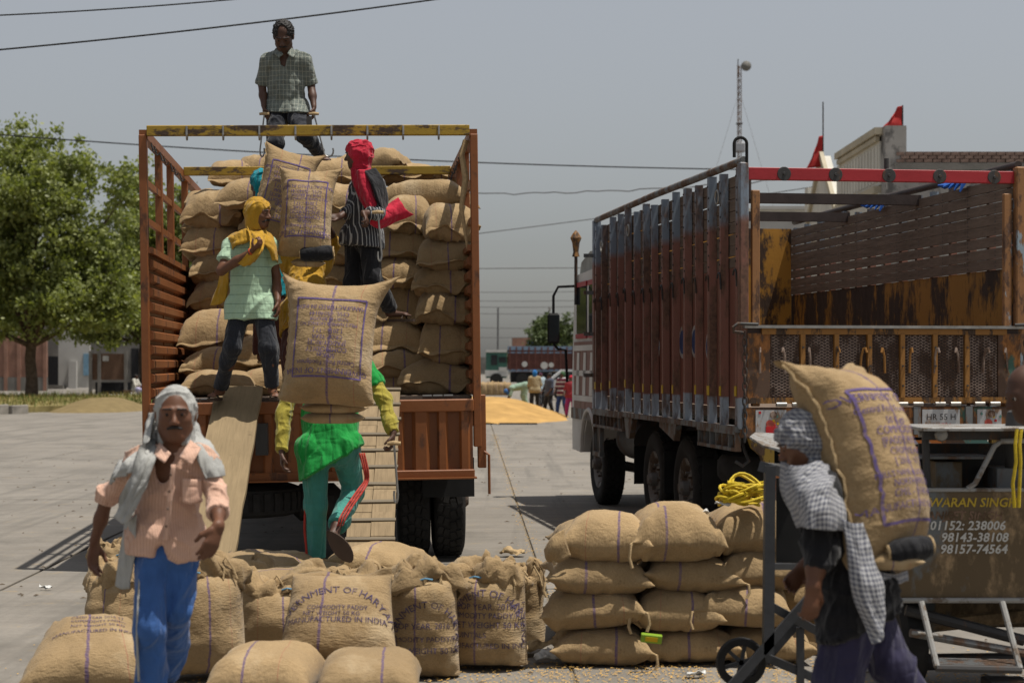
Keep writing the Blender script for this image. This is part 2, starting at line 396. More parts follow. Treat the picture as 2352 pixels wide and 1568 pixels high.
def put_sack(u, v, wpx, hpx, d, label, group, i=None, yaw=0., roll=0., pitch=0., deep=1.0, mouth=True, ears=False):
    """a lying sack seen end on, its middle at picture point (u, v), wpx wide and hpx high there"""
    if i is None: i = random.randrange(6)
    s = (SACK_EAR if ears else SACK_LIE)[i]; me = (ME_EAR if ears else ME_LIE)[i][random.randrange(2)]; sc = FX/d
    sx = wpx/sc/(s.W*.95); sz = hpx/sc/(s.T*.84); dep = s.L*deep
    c = P(u, v, d)
    hgt = s.T*sz
    o = link('sack', me, None, (c[0], c[1]+dep*.42, c[2]-s.T*sz*.06), (R(pitch), R(roll), R(yaw)+(math.pi if mouth else 0)))
    o.scale = (sx*random.choice((1, -1)), deep, sz); o.scale[0] = abs(o.scale[0])
    tag(o, label, 'sack', group); return o
# ------------------------------------------------------------------ implicit surfaces for bodies and clothes
class SDF:
    def __init__(s, lo, hi, h):
        s.h = h; s.lo = np.asarray(lo, float); s.n = np.ceil((np.asarray(hi)-s.lo)/h).astype(int)+1
        s.F = np.full(s.n, .5, np.float32); s.ax = [s.lo[i]+h*np.arange(s.n[i]) for i in range(3)]
    def _sub(s, mn, mx, pad):
        a = np.clip(np.floor((np.asarray(mn)-pad-s.lo)/s.h).astype(int), 0, s.n); b = np.clip(np.ceil((np.asarray(mx)+pad-s.lo)/s.h).astype(int)+1, 0, s.n)
        sl = tuple(slice(a[i], b[i]) for i in range(3))
        g = np.meshgrid(*[s.ax[i][sl[i]].astype(np.float32) for i in range(3)], indexing='ij', sparse=True); return sl, g
    def _put(s, sl, d, k, mode='u'):
        f = s.F[sl]
        if f.size == 0: return
        if mode == 's': d = -d; hh = np.maximum(k-np.abs(f-d), 0)/k; s.F[sl] = np.maximum(f, d)+hh*hh*k*.25
        else: hh = np.maximum(k-np.abs(f-d), 0)/k; s.F[sl] = np.minimum(f, d)-hh*hh*k*.25
    def cap(s, a, b, ra, rb=None, k=.02, n=None, flat=1., cuta=False, cutb=False, mode='u'):
        """tapered limb; n/flat squash it along direction n; cuta/cutb cut its ends square"""
        rb = ra if rb is None else rb; a = np.asarray(a, float); b = np.asarray(b, float); r = max(ra, rb)
        sl, (x, y, z) = s._sub(np.minimum(a, b)-r, np.maximum(a, b)+r, k+.03)
        ab = b-a; L2 = float(ab@ab)+1e-9
        px, py, pz = x-a[0], y-a[1], z-a[2]
        t = np.clip((px*ab[0]+py*ab[1]+pz*ab[2])/L2, 0, 1); rr = ra+(rb-ra)*t
        qx, qy, qz = px-ab[0]*t, py-ab[1]*t, pz-ab[2]*t
        if n is not None:
            n = nrm(n); q = qx*n[0]+qy*n[1]+qz*n[2]; g = (1/flat-1)*q
            qx, qy, qz = qx+n[0]*g, qy+n[1]*g, qz+n[2]*g
        d = np.sqrt(qx*qx+qy*qy+qz*qz)-rr
        if n is not None: d = d*(flat if flat < 1 else 1)
        L = math.sqrt(L2); al = (px*ab[0]+py*ab[1]+pz*ab[2])/L
        if cutb: d = np.maximum(d, al-L)
        if cuta: d = np.maximum(d, -al)
        s._put(sl, d.astype(np.float32), k, mode); return s
    def ell(s, c, r, k=.02, ax=None, mode='u'):
        c = np.asarray(c, float); r = np.asarray(r, float); m = r.max()
        sl, (x, y, z) = s._sub(c-m, c+m, k+.03); px, py, pz = x-c[0], y-c[1], z-c[2]
        if ax is not None:
            A = np.asarray(ax); px, py, pz = (px*A[0][0]+py*A[0][1]+pz*A[0][2]), (px*A[1][0]+py*A[1][1]+pz*A[1][2]), (px*A[2][0]+py*A[2][1]+pz*A[2][2])
        k0 = np.sqrt((px/r[0])**2+(py/r[1])**2+(pz/r[2])**2); k1 = np.sqrt((px/r[0]**2)**2+(py/r[1]**2)**2+(pz/r[2]**2)**2)+1e-6
        s._put(sl, (k0*(k0-1)/k1).astype(np.float32), k, mode); return s
    def plane(s, p, n, k=.004):
        """cut away everything on the +n side"""
        n = nrm(n); d = (s.ax[0][:, None, None]-p[0])*n[0]+(s.ax[1][None, :, None]-p[1])*n[1]+(s.ax[2][None, None, :]-p[2])*n[2]
        s.F = np.maximum(s.F, d.astype(np.float32)); return s
    def verts(s, smooth=2):
        F = s.F; F = np.pad(F, 1, constant_values=.5); S = F < 0; n = np.array(F.shape)
        c = S[:-1, :-1, :-1].astype(np.int8)
        tot = sum(S[i:n[0]-1+i, j:n[1]-1+j, k:n[2]-1+k].astype(np.int8) for i in (0, 1) for j in (0, 1) for k in (0, 1))
        act = (tot > 0) & (tot < 8); idx = np.argwhere(act); ID = np.full(act.shape, -1, np.int64); ID[act] = np.arange(len(idx))
        acc = np.zeros((len(idx), 3)); cnt = np.zeros(len(idx))
        cor = [(i, j, k) for i in (0, 1) for j in (0, 1) for k in (0, 1)]; val = {q: F[idx[:, 0]+q[0], idx[:, 1]+q[1], idx[:, 2]+q[2]] for q in cor}
        for a in cor:
            for d in range(3):
                if a[d] == 0:
                    b = list(a); b[d] = 1; b = tuple(b); fa, fb = val[a], val[b]; m = (fa < 0) != (fb < 0)
                    t = np.where(m, fa/np.where(m, fa-fb, 1), 0); p = np.array(a, float)[None]+np.zeros((len(idx), 3)); p[:, d] = t
                    acc += p*m[:, None]; cnt += m
        v = idx+acc/np.maximum(cnt, 1)[:, None]; v = (v-1)*s.h+s.lo
        fs = []
        for d in range(3):
            e1, e2 = [(1, 2), (2, 0), (0, 1)][d]
            A = [slice(1, -1)]*3; A[d] = slice(0, -1); B = list(A); B[d] = slice(1, None)
            sa, sb = S[tuple(A)], S[tuple(B)]; q = np.argwhere(sa != sb)
            if not len(q): continue
            off = np.ones(3, int); off[d] = 0; q = q+off; fl = S[q[:, 0], q[:, 1], q[:, 2]]
            def idd(o1, o2):
                r = q.copy(); r[:, e1] -= o1; r[:, e2] -= o2; return ID[r[:, 0], r[:, 1], r[:, 2]]
            quad = np.stack([idd(1, 1), idd(0, 1), idd(0, 0), idd(1, 0)], -1); quad[~fl] = quad[~fl][:, ::-1]; fs.append(quad)
        f = np.concatenate(fs); f = f[(f >= 0).all(1)]
        for _ in range(smooth):
            e = np.concatenate([f[:, [0, 1]], f[:, [1, 2]], f[:, [2, 3]], f[:, [3, 0]]]); sm = np.zeros_like(v); ct = np.zeros(len(v))
            for a, b in ((0, 1), (1, 0)):
                for ax in range(3): sm[:, ax] += np.bincount(e[:, a], v[e[:, b], ax], len(v))
                ct += np.bincount(e[:, a], minlength=len(v))
            v = v*.4+.6*sm/np.maximum(ct, 1)[:, None]
        return v, f
def vnormals(v, f):
    f = np.asarray(f); n = np.cross(v[f[:, 2]]-v[f[:, 0]], v[f[:, 3]]-v[f[:, 1]]); out = np.zeros_like(v)
    for c in range(4):
        for ax in range(3): out[:, ax] += np.bincount(f[:, c], n[:, ax], len(v))
    return out/(np.linalg.norm(out, axis=1, keepdims=True)+1e-12)
def sdf_part(name, S, mat, parent, origin, smooth=2, folds=0., fold_dir=None, seed=0, fs=9.):
    v, f = S.verts(smooth)
    if folds:
        n = vnormals(v, f); q = v.copy()
        if fold_dir is not None:
            fd = nrm(fold_dir); q = q-fd*(q@fd)[:, None]*.86
        warp = np.stack([vnoise(q*4, seed+20), vnoise(q*4+7, seed+21), vnoise(q*4+13, seed+22)], -1)*.06
        rd = lambda p_, sd_: np.clip(1-np.abs(vnoise(p_, sd_))*2.6, 0, 1)**1.6
        amp = .45+.55*np.clip(vnoise(v*5, seed+9)+.6, 0, 1.3)
        v = v+n*(folds*amp*(1.5*rd((q+warp)*fs, seed)+.9*rd((q+warp*1.4)*fs*1.9+5, seed+3)-.28))[:, None]
    o = np.asarray(origin, float)
    me = bpy.data.meshes.new(name); vv = (v-o).astype(np.float32); me.vertices.add(len(vv)); me.vertices.foreach_set('co', vv.ravel())
    me.loops.add(f.size); me.loops.foreach_set('vertex_index', f.ravel().astype(np.int32)); me.polygons.add(len(f))
    me.polygons.foreach_set('loop_start', np.arange(0, f.size, 4, dtype=np.int32)); me.polygons.foreach_set('loop_total', np.full(len(f), 4, np.int32))
    me.polygons.foreach_set('use_smooth', np.ones(len(f), bool)); me.update(calc_edges=True); me.validate(); me.materials.append(mat)
    return link(name, me, parent)
def drape(name, rows, mat, parent, origin, nu=14, nv=30, folds=.012, seed=0, thick=.006, fs=14., run=None):
    """cloth sheet through rows of control points (row = across, list of rows = along), with folds along its length"""
    g = np.array([crom(r, nu) for r in rows]); g = crom(g, nv)          # nv x nu x 3
    du = np.gradient(g, axis=1); dv = np.gradient(g, axis=0); n = np.cross(du, dv); n /= (np.linalg.norm(n, axis=2, keepdims=True)+1e-9)
    su = np.cumsum(np.linalg.norm(du, axis=2), axis=1); sv = np.cumsum(np.linalg.norm(dv, axis=2), axis=0)
    r = (1-np.abs(vnoise(np.stack([su*fs, sv*fs*.16, np.zeros_like(su)+seed], -1), seed))*2)+.5*vnoise(np.stack([su*fs*2, sv*fs*.6, su*0+seed+4], -1), seed+1)
    g = g+n*(folds*r)[..., None]
    a = g.reshape(-1, 3); b = (g-n*thick).reshape(-1, 3); N = len(a); f = []
    for j in range(nv-1):
        for i in range(nu-1):
            q = (j*nu+i, j*nu+i+1, (j+1)*nu+i+1, (j+1)*nu+i); f.append(q); f.append(tuple(k+N for k in q[::-1]))
    for j in range(nv-1):
        for i in (0, nu-1):
            q = (j*nu+i, (j+1)*nu+i, (j+1)*nu+i+N, j*nu+i+N); f.append(q if i == 0 else q[::-1])
    for i in range(nu-1):
        for j in (0, nv-1):
            q = (j*nu+i, j*nu+i+N, j*nu+i+1+N, j*nu+i+1); f.append(q if j == 0 else q[::-1])
    v = np.concatenate([a, b])-np.asarray(origin)
    uvs = np.stack([su.ravel(), sv.ravel()], -1); me = mesh(name, v, f, mat, True, np.concatenate([uvs, uvs]))
    return link(name, me, parent)

# ------------------------------------------------------------------ people
def frame(f, up=(0, 0, 1)):
    f = nrm(f); up = np.asarray(up, float); up = nrm(up-f*(up@f)); r = np.cross(f, up); return f, up, r
def hand(S, w, d, pn, curl=.5, th=1, sc=1., k=.012):
    d = nrm(d); pn = np.asarray(pn, float); pn = nrm(pn-d*(pn@d)); ac = np.cross(d, pn)
    w = np.asarray(w, float)
    S.cap(w+d*.018*sc, w+d*.07*sc, .031*sc, .036*sc, k=.02, n=pn, flat=.45)
    for i, L in enumerate((.068, .080, .076, .060)):
        p = w+d*(.088-.004*abs(i-1.3))*sc+ac*(-.030+.0195*i)*sc*th*-1; a = curl*.5; r = .0092*sc
        for q, fr in ((0, .45), (1, .30), (2, .25)):
            dd = d*math.cos(a)+pn*math.sin(a); e = p+dd*L*fr*sc; S.cap(p, e, r, r*.92, k=.005); p = e; a += curl*.9; r *= .94
    p = w+d*.030*sc+ac*th*.026*sc; dd = nrm(d*.75+ac*th*.62+pn*(.2+.4*curl)); e = p+dd*.042*sc
    S.cap(p, e, .0135*sc, .011*sc, k=.010); dd = nrm(d*.9+ac*th*.1+pn*(.3+.5*curl)); S.cap(e, e+dd*.034*sc, .0108*sc, .0092*sc, k=.004)
def head_sdf(S, c, f, up, sc=1., ears=True, neck=None):
    f, up, r = frame(f, up); A = [r, f, up]; c = np.asarray(c, float)
    p = lambda a, b, d: c+(r*a+f*b+up*d)*sc
    S.ell(p(0, -.012, .030), np.array((.074, .094, .088))*sc, .03, A)
    S.ell(p(0, .024, -.030), np.array((.060, .066, .078))*sc, .035, A)
    S.ell(p(0, .054, -.092), np.array((.028, .024, .020))*sc, .03, A)
    for s in (-1, 1):
        S.ell(p(s*.040, .052, -.022), np.array((.024, .026, .022))*sc, .025, A)          # cheek
        S.cap(p(s*.052, .02, -.06), p(s*.02, .055, -.093), .018*sc, .018*sc, .03)          # jaw
        S.ell(p(s*.033, .106, .004), np.array((.019, .022, .013))*sc, .010, A, 's')       # eye socket
        S.cap(p(s*.012, .088, .024), p(s*.05, .072, .020), .010*sc, .009*sc, .012)         # brow
        S.ell(p(s*.032, .079, .003), np.array((.015, .013, .012))*sc, .004, A)             # lids
        if ears: S.ell(p(s*.078, -.012, -.004), np.array((.010, .022, .032))*sc, .008, A)
        S.ell(p(s*.013, .098, -.033), np.array((.009, .010, .008))*sc, .008, A)            # nostril wing
    S.cap(p(0, .085, .012), p(0, .110, -.028), .0085*sc, .0125*sc, .012)                   # nose
    S.cap(p(-.020, .080, -.060), p(.020, .080, -.060), .0085*sc, .0085*sc, .008)           # upper lip
    S.cap(p(-.016, .079, -.071), p(.016, .079, -.071), .0085*sc, .0085*sc, .006)           # lower lip
    S.cap(p(-.024, .092, -.0655), p(.024, .092, -.0655), .0028*sc, .0028*sc, .003, mode='s')
    if neck is not None: S.cap(p(0, -.02, -.06), neck, .056*sc, .062, .04)
def box_of(J, pad): 
    a = np.array([v for v in J.values() if isinstance(v, np.ndarray)]); return a.min(0)-pad, a.max(0)+pad
def torso_axes(J):
    side = nrm(J['sr']-J['sl']); ch = (J['sr']+J['sl'])/2; pe = (J['hr']+J['hl'])/2; up = nrm(ch-pe); fwd = nrm(np.cross(up, side)); return ch, pe, up, fwd, side
def person(name, label, J, head, skin='skin', vox=.008, shirt=None, pants=None, group=None, shoes=None, hands=None, bulk=1., ground=None, headless=False):
    """J: joints in the world. head: dict(f, up, ...). One continuous body mesh, clothes as children."""
    ch, pe, up, fwd, side = torso_axes(J)
    base = V3((J['al'][0]+J['ar'][0])/2, (J['al'][1]+J['ar'][1])/2, ground if ground is not None else min(J['al'][2], J['ar'][2])-.07)
    root = thing(name, label, 'person', tuple(base), group=group)
    hands = hands or {}; lo, hi = box_of({**J, 'top': J['head']+V3(0, 0, .12)}, .24); hi[2] = min(hi[2], J['head'][2]+.22) if J['head'][2] > ch[2] else hi[2]
    S = SDF(lo, hi, vox); b = bulk
    S.cap(ch-up*.08, pe+up*.16, .135*b, .120*b, .05, fwd, .70); S.cap(J['sl']*.8+ch*.2, J['sr']*.8+ch*.2, .058, .058, .05)
    S.cap(J['hl'], J['hr'], .080*b, .080*b, .05)
    if not headless: head_sdf(S, J['head'], head['f'], head.get('up', (0, 0, 1)), head.get('sc', 1.), head.get('ears', True), J['neck'])
    S.cap(J['neck'], ch-up*.03, .062, .08, .06)
    for s, th in (('l', -1), ('r', 1)):
        sh, e, w_ = J['s'+s], J['e'+s], J['w'+s]
        S.cap(sh, e, .046*b, .038*b, .04); S.cap(e, e*.45+w_*.55, .038*b, .038*b, .02); S.cap(e*.5+w_*.5, w_, .037*b, .025*b, .02)
        hd = hands.get(s, {}); d = hd.get('d', w_-e); pn = hd.get('pn', nrm(-np.asarray(side)*(1 if s == 'r' else -1)*1.0+fwd*.3))
        hand(S, w_, d, pn, hd.get('curl', .45), hd.get('th', th), hd.get('sc', 1.02))
        hp, k_, a_ = J['h'+s], J['k'+s], J['a'+s]
        S.cap(hp, k_, .082*b, .056*b, .05); S.cap(k_, k_*.6+a_*.4, .054*b, .056*b, .03); S.cap(k_*.6+a_*.4, a_, .055*b, .036*b, .03)
        t = J.get('t'+s)
        if t is not None:
            S.cap(a_+V3(0, 0, -.03), t, .036, .024, .02, V3(0, 0, 1), .8); S.ell(a_+nrm(a_-t)*.03+V3(0, 0, -.035), (.032, .032, .03), .02)
            fd = nrm(t-a_); fs_ = np.cross(fd, V3(0, 0, 1)); fs_ = nrm(fs_)
            for q in range(5): S.cap(t+fs_*(q-2)*.014, t+fs_*(q-2)*.016+fd*(.04-.006*abs(q-1)), .0095, .008, .006)
    sdf_part('body', S, M[skin], root, base, 2)
    if pants:
        Q = SDF(lo, hi, vox); pr = pants.get('r', 1.)
        Q.cap(J['hl'], J['hr'], .080*b+.010, .080*b+.010, .04); Q.cap(pe, pe+up*pants.get('rise', .10), .118*b+.008, .110*b+.008, .05, fwd, .8, cutb=True)
        for s in 'lr':
            hp, k_, a_ = J['h'+s], J['k'+s], J['a'+s]; Lc = pants.get('cut', .96)
            Q.cap(hp, k_, (.084*b+.010)*pr, (.060*b+.012)*pr, .04)
            Q.cap(k_, k_+(a_-k_)*Lc, (.060*b+.012)*pr, pants.get('cuffr', .058)*pr, .035, cutb=True)
        sdf_part('trousers', Q, pants['mat'], root, base, 2, pants.get('folds', .010), pants.get('fdir', (0, 0, 1)), pants.get('seed', 3), pants.get('fs', 8.))
    if shirt:
        pad = shirt.get('pad', .016); T = SDF(lo, hi, vox); bb = b
        T.cap(J['sl']*.86+ch*.14, J['sr']*.86+ch*.14, .062+pad, .062+pad, .05)
        T.cap(ch-up*.06, pe+up*.18, .142*bb+pad, .130*bb+pad, .06, fwd, .72)
        hem = shirt.get('hem', .06); T.cap(pe+up*.22, pe-up*hem+fwd*shirt.get('sway', 0), shirt.get('waist', .134)*bb+pad, shirt.get('flare', .15)*bb+pad, .06, fwd, .78, cutb=True)
        T.cap(ch+up*.02, J['neck'], .075, .068, .03, cutb=True)
        for s in 'lr':
            sh, e, w_ = J['s'+s], J['e'+s], J['w'+s]; L = shirt.get('sleeve_'+s, shirt.get('sleeve', 2.0)); r0 = .050*bb+pad*.7
            if L <= 1: T.cap(sh, sh+(e-sh)*L, r0, r0*.96+shirt.get('cuff', .006), .05, cutb=True)
            else:
                T.cap(sh, e, r0, r0*.88, .05); T.cap(e, e+(w_-e)*(L-1), r0*.88, r0*.88+(.038-r0*.88)*(L-1)*.9+shirt.get('cuff', .004), .03, cutb=True)
        if pants:
            hp_ = pe-up*hem; pl_ = -((T.ax[0][:, None, None]-hp_[0])*up[0]+(T.ax[1][None, :, None]-hp_[1])*up[1]+(T.ax[2][None, None, :]-hp_[2])*up[2])
            T.F = np.minimum(T.F, np.maximum(Q.F-.030, pl_.astype(np.float32)))
        if shirt.get('vneck'): T.ell(J['neck']+fwd*.075-up*.075, (.045, .06, .09), .01, None, 's')
        if shirt.get('notch'): T.ell(shirt['notch'][0], shirt['notch'][1], .008, None, 's')
        for cutp, cutn in shirt.get('cuts', []): T.plane(cutp, cutn)
        sp = sdf_part('shirt', T, shirt['mat'], root, base, 2, shirt.get('folds', .010), shirt.get('fdir'), shirt.get('seed', 1), shirt.get('fs', 8.))
        for s in 'lr':                                            # rolled cuffs and sleeve hems
            L = shirt.get('sleeve_'+s, shirt.get('sleeve', 2.0)); sh, e, w_ = J['s'+s], J['e'+s], J['w'+s]
            if shirt.get('roll'):
                if L <= 1: c0 = sh+(e-sh)*L; ax = nrm(e-sh); rr = (.050*bb+pad*.7)*.96
                else: c0 = e+(w_-e)*(L-1); ax = nrm(w_-e); rr = (.050*bb+pad*.7)*.82
                K = SDF(c0-.13, c0+.13, min(vox, .006)); K.cap(c0-ax*.026, c0+ax*.026, rr+.008, rr+.010, .01, cuta=True, cutb=True)
                sdf_part('cuff', K, shirt.get('cuffmat', shirt['mat']), sp, base, 2, .004, None, 5, 14.)
    if not headless:
        f, u2, r = frame(head['f'], head.get('up', (0, 0, 1))); c = J['head']; sc = head.get('sc', 1.); hp = lambda a, b_, d: c+(r*a+f*b_+u2*d)*sc
        hv = min(vox, .0055); A = [r, f, u2]
        if head.get('eyes', True):
            for s in (-1, 1):
                E = MB(); cc = hp(s*.031, .0775, .003)-base; rr = .0125*sc; vs = []; fsx = []
                e = link('eye', uvsphere(rr, 10, 8), root, tuple(cc)); e.data.materials.append(M['eye'])
                pu = link('pupil', uvsphere(rr*.62, 8, 6), e, tuple(f*rr*.62)); pu.data.materials.append(M['pupil'])
        if head.get('brows', True):
            K = SDF(c-.16*sc, c+.16*sc, hv*.7)
            for s in (-1, 1): K.cap(hp(s*.014, .099, .027), hp(s*.050, .082, .026), .0052*sc, .0035*sc, .004)
            sdf_part('eyebrows', K, M['hair'], root, base, 1)
        if head.get('moustache'):
            K = SDF(c-.16*sc, c+.16*sc, hv*.7)
            for s in (-1, 1): K.cap(hp(s*.003, .097, -.048), hp(s*.030, .083, -.056), .008*sc, .005*sc, .006)
            sdf_part('moustache', K, M['hair'], root, base, 1)
        if head.get('beard'):
            K = SDF(c-.17*sc, c+.17*sc, hv)
            K.ell(hp(0, .026, -.034), np.array((.063, .068, .080))*sc, .01, A); K.ell(hp(0, .056, -.094), np.array((.030, .026, .022))*sc, .02, A)
            K.ell(hp(0, .085, .035), np.array((.075, .075, .088))*sc, .01, A, 's'); K.ell(hp(0, .10, -.066), np.array((.024, .022, .010))*sc, .004, A, 's')
            for s in (-1, 1): K.ell(hp(s*.045, .075, -.02), np.array((.035, .04, .035))*sc, .01, A, 's')
            sdf_part('beard', K, M['hair'], root, base, 1, .002, None, 4, 60.)
        if head.get('hair'):
            K = SDF(c-.18*sc, c+.19*sc, hv); K.ell(hp(0, -.016, .036), np.array((.081, .100, .092))*sc, .02, A)
            K.ell(hp(0, .100, -.020), np.array((.068, .080, .075))*sc, .02, A, 's'); K.plane(hp(0, 0, -.075), -u2)
            if head['hair'] == 'balding': K.ell(hp(.0, .085, .085), np.array((.045, .06, .05))*sc, .02, A, 's')
            sdf_part('hair', K, M['hair'], root, base, 1, .010, None, 8, 42.)
        if head.get('wrap') is not None:
            K = SDF(c-.22*sc, c+.22*sc, hv); ww = head.get('wrapr', 1.)
            K.ell(hp(0, -.016, .034), np.array((.088, .106, .098))*sc*ww, .03, A)
            if head.get('full', True): K.cap(hp(0, -.03, -.02), hp(0, -.025, -.13), .082*sc*ww, .080*sc, .05, cutb=True)
            oc = head.get('open', (.0, .125, -.025)); K.ell(hp(*oc), np.array(head.get('openr', (.064, .085, .088)))*sc, .012, A, 's')
            return_wrap = sdf_part('head_scarf', K, head['wrap'], root, base, 2, head.get('wfold', .007), head.get('wdir'), 6, 15.)
    if shoes:
        for s in 'lr':
            t = J.get('t'+s)
            if t is None: continue
            a_ = J['a'+s]; d = t-a_; d[2] = 0; d = nrm(d); mid = (a_+t)/2; z = min(t[2], a_[2]-.06)-.026
            up_ = J.get('sole_'+s)
            K = MB(); pts = []; sd_ = np.cross(d, V3(0, 0, 1))
            for i in range(18):
                an = 2*math.pi*i/18; x = math.cos(an)*.135; y = math.sin(an)*(.046+.008*math.cos(an)); q = mid+d*(x+.02)+sd_*y; pts.append(q)
            n = 18; vv = [tuple(V3(q[0], q[1], z-.012)-base) for q in pts]+[tuple(V3(q[0], q[1], z+.010)-base) for q in pts]
            K.raw(vv, [tuple(range(n))[::-1], tuple(range(n, 2*n))]+[(i, (i+1) % n, n+(i+1) % n, n+i) for i in range(n)])
            so_ = K.build('sandal', M['sole'], root)
            st = MB(); st.tube([tuple(mid+d*.05+sd_*.045+V3(0, 0, z-mid[2]+.01)-base), tuple(mid+d*.06+V3(0, 0, z-mid[2]+.062)-base), tuple(mid+d*.05-sd_*.045+V3(0, 0, z-mid[2]+.01)-base)], .008, 6); st.build('strap', M['sole'], so_)
    return root, base
_us = {}
def uvsphere(r, n, m):
    v = [(0, 0, r)]; f = []
    for j in range(1, m):
        for i in range(n):
            a = 2*math.pi*i/n; b = math.pi*j/m; v.append((r*math.sin(b)*math.cos(a), r*math.sin(b)*math.sin(a), r*math.cos(b)))
    v.append((0, 0, -r)); e = len(v)-1
    for i in range(n): f.append((0, 1+i, 1+(i+1) % n)); f.append((e, e-n+(i+1) % n, e-n+i))
    for j in range(m-2):
        for i in range(n): f.append((1+j*n+i, 1+(j+1)*n+i, 1+(j+1)*n+(i+1) % n, 1+j*n+(i+1) % n))
    return mesh('ball', v, f, None, True)

# ------------------------------------------------------------------ trucks
M['orange'] = worn('orange_brown_paint', (.215, .074, .022), (.080, .036, .02), .42, 3.2, (1, 1, .5), .5)
M['orange_panel'] = worn('dark_orange_paint', (.155, .052, .016), (.065, .03, .017), .40, 2.5, (1, 1, .3), .5)
M['yellow_bar'] = worn('yellow_bar_paint', (.34, .215, .022), (.065, .042, .028), .47, 6, (.6, .6, 1.5), .5)
M['tyre'] = plain('tyre_rubber', (.020, .019, .018), .85, .35, 9, .2, 60, .25)
M['rim'] = worn('wheel_rim', (.16, .15, .14), (.07, .045, .03), .5, 6)
M['glass'] = plain('dark_glass', (.02, .025, .028), .08, .1, 3, 0, 1, .6)
M['lacquer_white'] = worn('cab_white', (.56, .54, .50), (.16, .09, .055), .33, 4)
M['maroon'] = worn('maroon_paint', (.195, .082, .060), (.16, .10, .07), .42, 4, (1, 1, .25), .55)
M['plank'] = None
def wood(name, col, along=0, scale=1., per=.3, con=.6):
    t = NT(name); sc = [14, 14, 14]; sc[along] = 1.0
    g = t.noise(t.mapping(t.obj(), tuple(sc)), 2.6*scale, 6, .65); big = t.noise(t.obj(), 2.2, 4)
    c = t.ramp(g, [(.28, dk(col, con)), (.5, col), (.75, dk(col, 2-con*1.05))]); c = t.mix(.5, c, t.ramp(big, [(.3, (.6, .6, .6)), (.7, (1, 1, 1))]), 'MULTIPLY')
    kn = t.ramp(t.noise(t.mapping(t.obj(), (1, 1, 1), loc=(4, 4, 4)), 5.5, 4, .6), [(.62, 0.), (.70, .55)]); c = t.mix(kn, c, dk(col, .45)); c = t.mix(t.math('MULTIPLY', t.rand(), per), c, dk(col, .5)); t.bump(g, .35, .01); return t.done(c, .9, .15)
M['grey_plank'] = wood('weathered_truck_plank', (.185, .140, .108), 1)
M['ramp_plank'] = wood('ramp_plank', (.275, .205, .118), 1, 1.6, .1, .84)
M['ramp_slat'] = wood('ramp_slat', (.285, .21, .125), 1, 1.2, .25, .75)
def stake_paint():
    t = NT('stake_paint'); s = t.sep(t.obj()); n = t.noise(t.mapping(t.obj(), (1, 1, .3)), 6, 7, .65)
    z = t.math('ADD', s[2], t.math('MULTIPLY', t.math('SUBTRACT', t.noise(t.mapping(t.obj(), (.3, .8, 0)), 1.3, 2), .5), .12))
    c = t.ramp(t.math('DIVIDE', z, 4.0), [(0, (.30, .35, .41)), (1.44/4, (.30, .35, .41)), (1.452/4, (.225, .094, .066)), (2.94/4, (.225, .096, .070)), (3.02/4, (.185, .225, .275)), (1, (.20, .245, .295))])
    m = t.ramp(n, [(.47, 0.), (.58, 1.)]); r = t.ramp(t.noise(t.obj(), 25, 5), [(.3, (.05, .03, .02)), (.7, (.16, .085, .05))])
    c = t.mix(t.math('MULTIPLY', m, .85), c, r); t.bump(n, .15, .02); return t.done(c, .55, .35)
M['stake'] = stake_paint()
M['rust_yellow'] = worn('rusty_yellow_sheet', (.42, .20, .028), (.055, .032, .02), .49, 2.6, (1, 1, .45), .6)
M['rust_yellow_dark'] = worn('rusty_yellow_wall', (.27, .130, .020), (.035, .022, .016), .52, 2.2, (1, 1, .4), .65)
M['tail_rib'] = worn('tail_rib_paint', (.27, .125, .028), (.06, .038, .025), .46, 7)
M['tail_sheet'] = worn('tail_sheet', (.070, .045, .038), (.11, .06, .035), .40, 6)
M['mesh_wire'] = worn('mesh_wire', (.27, .20, .16), (.10, .06, .04), .5, 9)
M['red_bar'] = worn('red_bar_paint', (.34, .022, .028), (.09, .05, .035), .36, 5, (1, 1, 1), .5)
M['dark_bar'] = plain('dark_brown_bar', (.050, .036, .032), .6, .25, 6, .1, 40)
M['patch_rust'] = worn('rust_patchwork', (.095, .055, .035), (.26, .11, .035), .47, 4, (1, 1, .5), .7, (.06, .13, .10))
M['grey_blue'] = worn('grey_blue_frame', (.15, .155, .155), (.12, .075, .05), .50, 6)
M['plate_white'] = worn('number_plate_white', (.38, .38, .38), (.22, .14, .09), .45, 9)
M['plate_red'] = plain('red_reflector', (.42, .018, .022), .35, .2)
M['sign_yellow'] = plain('reflector_yellow', (.55, .36, .01), .5, .15)
M['teal'] = worn('teal_paint', (.10, .22, .19), (.2, .12, .07), .42, 8)
M['orange_mark'] = worn('orange_mark', (.48, .15, .03), (.3, .25, .2), .4, 9)
M['post_patina'] = worn('patchy_post', (.27, .13, .05), (.10, .055, .035), .46, 8, (1, 1, .4), .6, (.26, .32, .36))
